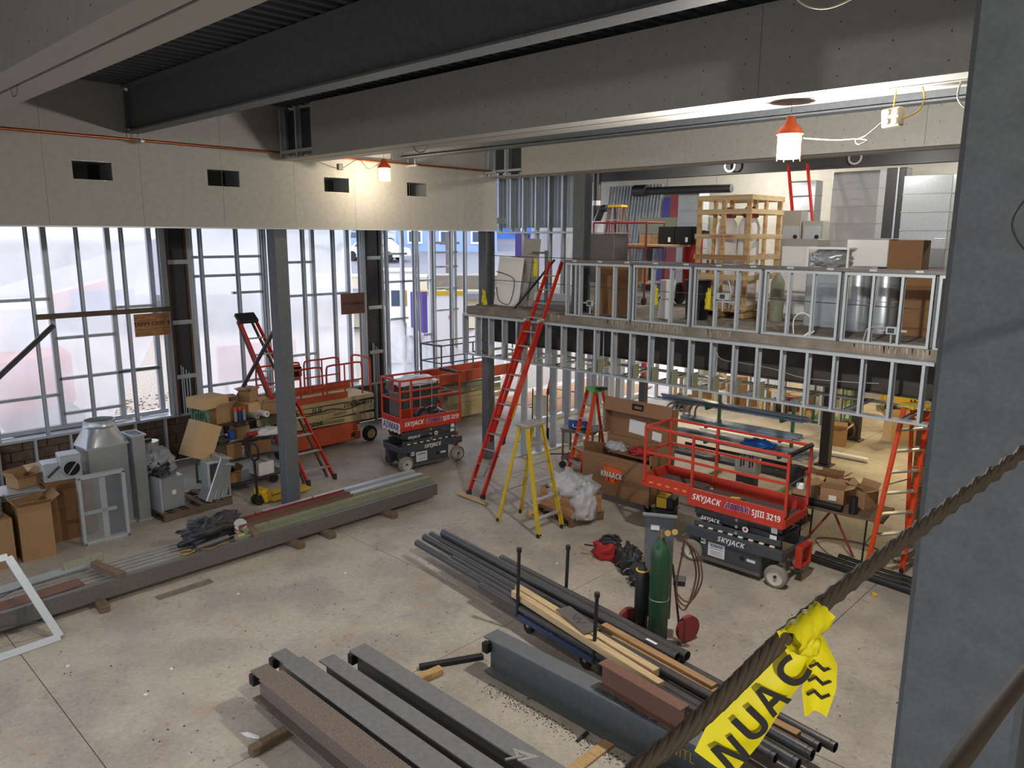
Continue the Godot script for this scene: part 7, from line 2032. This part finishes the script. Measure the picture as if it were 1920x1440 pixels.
	var tb2 := thing("trash_bin", "black rubbish bin behind the second mezzanine panel", "bin", Vector3(-7.25, Y, -12.5))
	lathe(tb2, "body", m.bag_black, [Vector2(0, 0), Vector2(0.2, 0), Vector2(0.24, 0.7), Vector2(0.26, 0.72), Vector2(0, 0.72)], 20)
	for k in 3:
		var rb := thing("warning_ribbon", ["yellow ribbon hanging on the cable behind the second panel", "yellow ribbon hanging on the cable behind the crate panel", "yellow ribbon hanging beside the extension ladder top"][k], "ribbon", [Vector3(-7.62, 3.72, -11.665), Vector3(-6.55, 3.72, -11.65), Vector3(-10.55, 4.12, -11.7)][k])
		part(rb, "ribbon", blob_mesh(Vector3(0.1, 0.34, 0.06), 95 + k, 0.5, 2.0), m.tape, Vector3(0, -0.1, 0))
	var sf := thing("safety_cable", "thin dark safety cables strung along the mezzanine edge", "cable")
	for y in [3.9, 4.42]: rod(sf, "cable", m.dark_steel, Vector3(-11.86, y, -11.72), Vector3(-3.0, y - 0.05, -11.6), 0.007, 5)
	for k in 3:
		var db := thing("drywall_sheet", ["white gypsum sheet with clamped wire leaning at the open mezzanine corner", "grey gypsum sheet leaning behind the white one", "tall narrow gypsum offcut leaning behind the sheets"][k], "board", Vector3(-11.55 + 0.16 * k, Y, -11.95 - 0.14 * k), 14)
		var hh: float = [1.05, 1.05, 1.45][k]
		box(db, "sheet", m.board if k else m.white, Vector3(0, hh / 2, 0), Vector3(0.62 - 0.1 * k, hh, 0.015), Vector3(-9, 0, -3))
		if k == 0:
			tube(db, "clamped_wire", m.dark_steel, smooth([Vector3(-0.3, 0.74, 0.02), Vector3(0.1, 0.62, 0.03), Vector3(0.16, 0.4, 0.06), Vector3(0.06, 0.05, 0.1), Vector3(-0.2, 0.12, 0.08), Vector3(-0.28, 0.4, 0.05)]), 0.008, 5)
	var bb := thing("diagonal_brace", "black bar leaning diagonally at the open mezzanine corner", "brace")
	rod(bb, "bar", m.black, Vector3(-11.0, Y, -11.55), Vector3(-10.55, 4.35, -12.3), 0.025, 8)
	var pp := thing("prop_post", "thin grey post standing at the open mezzanine corner", "post", Vector3(-10.65, Y, -12.15))
	box(pp, "shaft", m.steel, Vector3(0, 0.6, 0), Vector3(0.06, 1.2, 0.06))
	box(pp, "arm", m.steel, Vector3(-0.2, 1.15, 0), Vector3(0.4, 0.04, 0.04))
	# electrical rough-in on the panels
	for k in 3:
		var eb := thing("wiring_box", ["small steel wiring box low in the first mezzanine panel", "steel wiring box with white cable loops in the crate panel", "steel wiring box with conduit low in the last panel"][k], "wiring box", [Vector3(-8.85, 3.6, -11.36), Vector3(-6.12, 3.88, -11.36), Vector3(-3.5, 3.55, -11.36)][k])
		box(eb, "box", m.galv, Vector3.ZERO, Vector3(0.14 if k != 1 else 0.24, 0.11, 0.06))
		box(eb, "opening", m.dark_steel, Vector3(0, 0, 0.028), Vector3(0.09, 0.07, 0.01))
		rod(eb, "conduit", m.galv, Vector3(0, -0.05, 0), Vector3(0, -0.24 if k else -0.2, 0), 0.013, 8)
		box(eb, "bracket", m.galv, Vector3(0, -0.09 if k == 1 else 0.0, -0.035), Vector3(0.38, 0.03, 0.012))
		if k: tube(eb, "cable_loop", m.alu, smooth([Vector3(0.12, -0.2, 0.02), Vector3(0.16, 0.05, 0.04), Vector3(0.1, 0.26, 0.05), Vector3(-0.02, 0.24, 0.04), Vector3(-0.1, 0.05, 0.03)] if k == 1 else [Vector3(-0.05, 0.03, 0.02), Vector3(-0.25, 0.03, 0.02), Vector3(-0.33, -0.03, 0.02), Vector3(-0.36, -0.18, 0.02)]), 0.011, 6)
	var wl := thing("cable_coil", "white cable coil lying against the panel beside the gas bottle", "cable", Vector3(-4.75, 3.55, -11.33))
	tube(wl, "loop", m.paper, smooth([Vector3(-0.14, -0.17, 0), Vector3(-0.15, 0.05, 0), Vector3(-0.04, 0.16, 0), Vector3(0.1, 0.1, 0), Vector3(0.12, -0.08, 0), Vector3(0.02, -0.19, 0), Vector3(0.18, -0.1, 0)]), 0.009, 6)

func tall_duct(label: String, at: Vector3, w: float, d: float, h: float, n: int) -> void:
	var t := thing("sheet_duct", label, "duct", at)
	var s := h / n
	for k in n:
		box(t, "section", m.duct, Vector3(0, (k + 0.5) * s, 0), Vector3(w, s - 0.012, d), Vector3.ZERO, 0.006)
		if k: box(t, "seam", m.galv, Vector3(0, k * s, 0), Vector3(w + 0.02, 0.012, d + 0.02), Vector3.ZERO, 0.0)

# ---------------------------------------------------------------- hanging lamps, cords, pipes, wire rope
func work_lamp(label: String, at: Vector3, energy: float, color: Color, hang: float, s := 1.0) -> void:
	var L := thing("work_lamp", label, "lamp", at)
	var st := begin()
	var pr := [Vector2(0, -0.12)]
	for k in 6:
		pr.append(Vector2(0.088 * s, -0.115 + k * 0.034))
		pr.append(Vector2(0.096 * s, -0.1 + k * 0.034))
	pr.append(Vector2(0.08 * s, 0.1))
	pr.append(Vector2(0, 0.1))
	add_lathe(st, pr, 18)
	part(L, "glowing_bulb", st.commit(), m.glow)
	lathe(L, "cap", m.orange, [Vector2(0.115 * s, 0.095), Vector2(0.115 * s, 0.115), Vector2(0.09 * s, 0.15), Vector2(0.05 * s, 0.19), Vector2(0.035 * s, 0.25), Vector2(0, 0.25)], 18)
	for k in 8:
		var a := TAU * k / 8
		var d := Vector3(cos(a), 0, sin(a)) * 0.108 * s
		rod(L, "cage_wire", m.orange, d + Vector3(0, 0.1, 0), d + Vector3(0, -0.13, 0), 0.003, 5)
	rod(L, "hook_wire", m.alu, Vector3(0, 0.25, 0), Vector3(0, hang, 0), 0.004, 5)
	var li := OmniLight3D.new()
	li.name = "bulb_light"
	li.light_energy = energy
	li.light_color = color
	li.light_size = 0.09
	li.omni_range = 40.0
	li.omni_attenuation = 2.0
	li.shadow_enabled = true
	li.position = Vector3(0, -0.01, 0)
	L.add_child(li)

func fill_dome_lamp(label: String, at: Vector3, energy: float, cone: float, hang: float) -> void:   # added fill lamp, shaded so that it brightens only what lies below
	var L := thing("fill_dome_lamp", label, "lamp", at)
	lathe(L, "shade", m.alu, [Vector2(0.2, -0.05), Vector2(0.205, -0.05), Vector2(0.17, 0.05), Vector2(0.08, 0.12), Vector2(0, 0.13), Vector2(0, 0.125), Vector2(0.075, 0.115), Vector2(0.165, 0.045), Vector2(0.2, -0.05)], 22)
	lathe(L, "glowing_bulb", m.glow, [Vector2(0, -0.03), Vector2(0.05, -0.02), Vector2(0.06, 0.02), Vector2(0.04, 0.08), Vector2(0, 0.09)], 14)
	rod(L, "hook_wire", m.alu, Vector3(0, 0.13, 0), Vector3(0, hang, 0), 0.004, 5)
	var li := SpotLight3D.new()
	li.name = "bulb_light"
	li.light_energy = energy
	li.light_color = Color(1.0, 0.975, 0.94)
	li.light_size = 0.12
	li.spot_range = 40.0
	li.spot_attenuation = 2.0
	li.spot_angle = cone
	li.spot_angle_attenuation = 0.6
	li.shadow_enabled = true
	li.rotation_degrees.x = -90
	li.position = Vector3(0, -0.06, 0)
	L.add_child(li)

const LAMP_A := 18.0
const LAMP_B := 1.8
const LAMP_FILL := 11.0  # strength shared by the added fill lamps over the hall
const LAMP_LOW := 6.5
const LAMP_UP := 8.0

func build_hanging_things() -> void:
	var warm := Color(1.0, 0.975, 0.94)
	var yel := Color(1.0, 0.90, 0.68)
	work_lamp("bright caged work lamp hanging below the boxed girder beside the outlet box", Vector3(-3.13, 5.64, -6.86), LAMP_A, warm, 0.38)
	work_lamp("bright caged work lamp hanging by the board wall below the copper pipe", Vector3(-10.9, 5.87, -8.2), LAMP_B, yel.lerp(warm, 0.5), 0.98)
	# unseen lamps: added fill over hall and balcony, others below and over the mezzanine
	fill_dome_lamp("added shaded fill lamp over the hall beside the balcony", Vector3(-4.4, 5.9, 0.8), LAMP_FILL * 0.3, 60, 0.95)
	fill_dome_lamp("added shaded fill lamp over the hall in the bay by the rear wall", Vector3(-8.4, 5.9, 0.6), LAMP_FILL * 0.25, 52, 0.95)
	fill_dome_lamp("added shaded fill lamp hidden between the near boxed girder and the grey beam", Vector3(-7.6, 6.7, -2.7), LAMP_FILL * 0.75, 50, 0.15)
	work_lamp("caged work lamp below the mezzanine near the dark column", Vector3(-4.2, 2.62, -16.8), LAMP_LOW, yel, 0.57)
	work_lamp("caged work lamp below the mezzanine near the metal partitions", Vector3(-9.5, 2.62, -17.5), LAMP_LOW, yel.lerp(warm, 0.4), 0.57)
	work_lamp("caged work lamp below the mezzanine by the rear ground floor wall", Vector3(-6.5, 2.62, -22.2), LAMP_LOW, yel, 0.57)
	work_lamp("caged work lamp under the roof of the mezzanine over the ducts", Vector3(-5.0, 6.42, -14.2), LAMP_UP * 0.5, warm, 0.42)
	work_lamp("caged work lamp under the roof by the rear mezzanine wall near the ducts", Vector3(-3.2, 6.5, -17.5), LAMP_UP, warm, 0.35)
	work_lamp("caged work lamp under the roof by the rear mezzanine wall near the long duct", Vector3(-8.9, 6.5, -17.5), LAMP_UP, warm, 0.35)
	work_lamp("added unseen caged fill lamp over the balcony behind the column", Vector3(2.4, 5.7, 2.4), 13.0, warm, 1.15)  # unseen lamp added to brighten the column, rope and girder faces
	work_lamp("caged work lamp under the roof of the mezzanine over the scaffold cart", Vector3(-9.6, 6.42, -14.2), LAMP_UP * 0.5, warm, 0.42)
	# outlet box and cords at the big lamp
	var ob := thing("outlet_box", "pale green outlet box with four sockets hanging by yellow cord", "outlet box", Vector3(-2.28, 5.80, -6.9), -8)
	box(ob, "case", m.stone_pale, Vector3.ZERO, Vector3(0.15, 0.15, 0.09), Vector3(0, 0, 5))
	for q in [[-0.035, 0.035], [0.035, 0.035], [-0.035, -0.035], [0.035, -0.035]]:
		rod(ob, "socket", m.paper, Vector3(q[0], q[1], 0.04), Vector3(q[0], q[1], 0.05), 0.024, 12)
	rod(ob, "suspension_cord", m.yellow, Vector3(0.0, 0.07, 0), Vector3(0.01, 0.24, 0), 0.006, 6)
	tube(ob, "suspension_cord", m.yellow, smooth([Vector3(0.075, -0.02, 0), Vector3(0.2, 0.03, 0), Vector3(0.24, 0.13, 0), Vector3(0.19, 0.26, 0)]), 0.006, 6)
	tube(ob, "lamp_cord", m.alu, smooth([Vector3(-0.07, -0.03, 0.03), Vector3(-0.2, -0.12, 0.02), Vector3(-0.3, -0.15, 0.0), Vector3(-0.26, -0.19, 0.02), Vector3(-0.2, -0.16, 0.0), Vector3(-0.3, -0.14, 0), Vector3(-0.5, -0.13, 0), Vector3(-0.78, -0.09, 0.02)]), 0.005, 6)
	var c1 := thing("hanging_cord", "thin yellow and white cord looping down in front of the boxed girder", "cord")
	tube(c1, "cord", m.cream_print, smooth([Vector3(-2.62, 6.75, -5.6), Vector3(-2.58, 6.5, -5.6), Vector3(-2.35, 6.39, -5.6), Vector3(-2.05, 6.47, -5.6), Vector3(-1.75, 6.62, -5.6), Vector3(-1.65, 6.84, -5.6)]), 0.006, 6)
	var c2 := thing("cable_hank", "grey cable hank hanging from the girder slot beside the balcony column", "cable")
	tube(c2, "cable", m.alu, smooth([Vector3(-1.78, 6.05, -6.85), Vector3(-1.8, 5.9, -6.85), Vector3(-1.72, 5.8, -6.85), Vector3(-1.6, 5.77, -6.85), Vector3(-1.45, 5.82, -6.85), Vector3(-1.38, 5.95, -6.85)]), 0.008, 6)
	tube(c2, "cable", m.alu, smooth([Vector3(-1.74, 6.05, -6.83), Vector3(-1.7, 5.88, -6.83), Vector3(-1.63, 5.74, -6.83)]), 0.009, 6)
	var c3 := thing("slot_wire", "short wire loop poking from the girder slot near the far lamp", "cable")
	tube(c3, "wire", m.joint, smooth([Vector3(-8.4, 6.04, -6.8), Vector3(-8.3, 5.95, -6.8), Vector3(-8.15, 5.94, -6.8), Vector3(-8.05, 6.04, -6.8)]), 0.008, 5)
	var c4 := thing("slot_wire", "short wire loop poking from the slot of the near boxed girder", "cable")
	tube(c4, "wire", m.joint, smooth([Vector3(-7.7, 6.04, -1.95), Vector3(-7.68, 5.97, -1.95), Vector3(-7.58, 5.97, -1.95), Vector3(-7.5, 6.04, -1.95)]), 0.006, 5)
	var fc := thing("lamp_cord", "thin cord with an outlet box feeding the far lamp on the board wall", "cord")
	tube(fc, "cord", m.joint, smooth([Vector3(-11.46, 6.12, -7.0), Vector3(-11.35, 6.0, -7.3), Vector3(-11.3, 5.95, -7.6), Vector3(-11.15, 6.1, -7.85), Vector3(-11.05, 5.95, -8.0), Vector3(-10.92, 6.1, -8.2)]), 0.006, 5)
	box(fc, "outlet_box", m.steel, Vector3(-11.3, 5.97, -7.58), Vector3(0.06, 0.1, 0.1))
	# twin copper pipe along the board wall
	var cp := thing("copper_pipe", "twin copper pipe running along the grey board wall", "pipe")
	for d in [0.0, 0.05]:
		rod(cp, "tube", m.copper, Vector3(-11.45, 6.13 + d * 0.3, 6.0), Vector3(-11.45, 6.13 + d * 0.3, -11.4), 0.014, 8)
		cp.get_child(-1).position.x -= d
	for z in [-1.0, -4.36, -6.9, -9.2, -11.25]:
		box(cp, "hanger_channel", m.galv, Vector3(-11.4, 6.10, z), Vector3(0.3, 0.035, 0.05))
		for x in [-11.3, -11.5]: rod(cp, "hanger_rod", m.galv, Vector3(x, 6.08, z), Vector3(x, 6.5, z), 0.006, 6)
	# flanged steel clip where the grey beam meets the wall
	var bc := thing("beam_clip", "grey bearing clip on the board wall at the end of the free beam", "bracket")
	box(bc, "plate", m.primer, Vector3(-11.54, 6.32, -9.1), Vector3(0.06, 0.26, 0.5))
	# round lamp holders on the rear girder
	for p in [[-8.6, "near the pink scaffold cart"], [-5.9, "near the tall duct"]]:
		var h := thing("beam_opening", "small round opening ring in the dark rear girder " + p[1], "ring", Vector3(p[0], 6.38, -15.95))
		lathe(h, "ring", m.alu, [Vector2(0.1, 0), Vector2(0.14, 0), Vector2(0.14, 0.02), Vector2(0.1, 0.02), Vector2(0.1, 0)], 18, Vector3.ZERO, Vector3(90, 0, 0))
	# wire rope guard at the balcony edge
	var wr := thing("wire_rope", "thick brown wire rope of the balcony guard", "wire rope")
	var path := smooth([Vector3(-0.23, 4.55, -0.03), Vector3(-0.173, 4.588, -0.267), Vector3(-0.142, 4.635, -0.391), Vector3(-0.093, 4.688, -0.596), Vector3(-0.02, 4.75, -0.95), Vector3(0.1, 4.83, -1.6)], 14)
	for s in 6:   # six strands laid round one another
		var q := []
		var run := 0.0
		for i in path.size():
			if i: run += path[i].distance_to(path[i - 1])
			q.append(0)
			var t: Vector3 = (path[mini(i + 1, path.size() - 1)] - path[maxi(i - 1, 0)]).normalized()
			var x := t.cross(Vector3.UP).normalized()
			var y := x.cross(t)
			var an := TAU * s / 6 + run * TAU / 0.05
			q[i] = path[i] + (x * cos(an) + y * sin(an)) * 0.003
		tube(wr, "strand", m.rope, q, 0.0022, 7)
	var wr2 := thing("wire_rope", "lower brown wire rope passing before the balcony column", "wire rope")
	tube(wr2, "strand", m.rope, smooth([Vector3(-0.1, 4.5, -0.3), Vector3(-0.083, 4.532, -0.455), Vector3(-0.078, 4.516, -0.621), Vector3(-0.06, 4.5, -0.9)]), 0.006, 8)
	caution_tape()

func caution_tape() -> void:
	var T := thing("caution_tape", "torn yellow caution tape knotted on the wire rope", "tape")
	var knot := Vector3(-0.14, 4.632, -0.367)
	part(T, "knot", blob_mesh(Vector3(0.014, 0.014, 0.014), 21, 0.25, 2.0, 12, 16), m.tape, knot - Vector3(0, 0.013, 0))
	var along := (Vector3(-0.093, 4.688, -0.596) - Vector3(-0.173, 4.588, -0.267)).normalized()
	var wrap := []
	var px := along.cross(Vector3.UP).normalized()
	var py := px.cross(along)
	for k in 9:
		var ring_ := []
		for j in 24:
			var an := TAU * j / 24
			ring_.append(knot + along * (k - 4) * 0.0034 + (px * cos(an) + py * sin(an)) * (0.0066 + 0.0009 * sin(j * 1.9 + k * 2.3) + 0.0006 * sin(k * 4.1 + j * 0.7)))
		wrap.append(ring_)
	part(T, "wrap_turn", grid_mesh(wrap, true), m.tape)
	var vx := Vector3(0.72, 0, -0.69)      # across the view
	var vy := Vector3.UP
	# long tail hanging to the lower left, short tail straight down
	ribbon(T, knot, [Vector2(0.004, -0.008), Vector2(-0.006, -0.022), Vector2(-0.02, -0.042), Vector2(-0.032, -0.062), Vector2(-0.043, -0.08)], [0.012, 0.022, 0.03, 0.032, 0.026], vx, 0.004)
	ribbon(T, knot, [Vector2(0.004, -0.006), Vector2(0.008, -0.02), Vector2(0.009, -0.035), Vector2(0.008, -0.05)], [0.01, 0.016, 0.018, 0.012], vx, -0.003)
	# printed letters, mirrored as the tape hangs
	var base := knot + Vector3(0, 0, 0)
	for L in [["N", -0.037, -0.069, 40.0], ["U", -0.027, -0.052, 45.0], ["A", -0.018, -0.037, 50.0], ["C", -0.008, -0.022, 55.0]]:
		var p: Vector3 = knot + vx * L[1] + vy * L[2] + Vector3(0.69, 0, 0.72) * 0.0066
		words(T, "lettering", L[0], m.black_print, p, 0.018, Vector3(0, 43.8, L[3]), true, 0.0, 0.014).mesh.depth = 0.0004
	for k in 3:
		var pz: Vector3 = knot + vx * 0.009 + vy * (-0.022 - k * 0.008) + Vector3(0.69, 0, 0.72) * 0.0008
		tube(T, "stripe", m.black_print, [pz - vx * 0.006, pz - vx * 0.002 + vy * 0.002, pz + vx * 0.002 - vy * 0.002, pz + vx * 0.006], 0.001, 4)

func ribbon(parent: Node, org: Vector3, pts: Array, widths: Array, vx: Vector3, bulge: float) -> void:
	var grid := []
	for i in pts.size():
		var p: Vector2 = pts[i]
		var d: Vector2 = (pts[mini(i + 1, pts.size() - 1)] - pts[maxi(i - 1, 0)]).normalized()
		var nrm := Vector2(-d.y, d.x)
		var row := []
		for k in 7:
			var s := k / 6.0 - 0.5
			var q: Vector2 = p + nrm * s * widths[i]
			row.append(org + vx * q.x + Vector3.UP * q.y + Vector3(0.69, 0, 0.72) * (bulge * cos(s * 5.0) + 0.002 * sin(i * 2.1 + k)))
		grid.append(row)
	part(parent, "tail", grid_mesh(grid), m.tape)
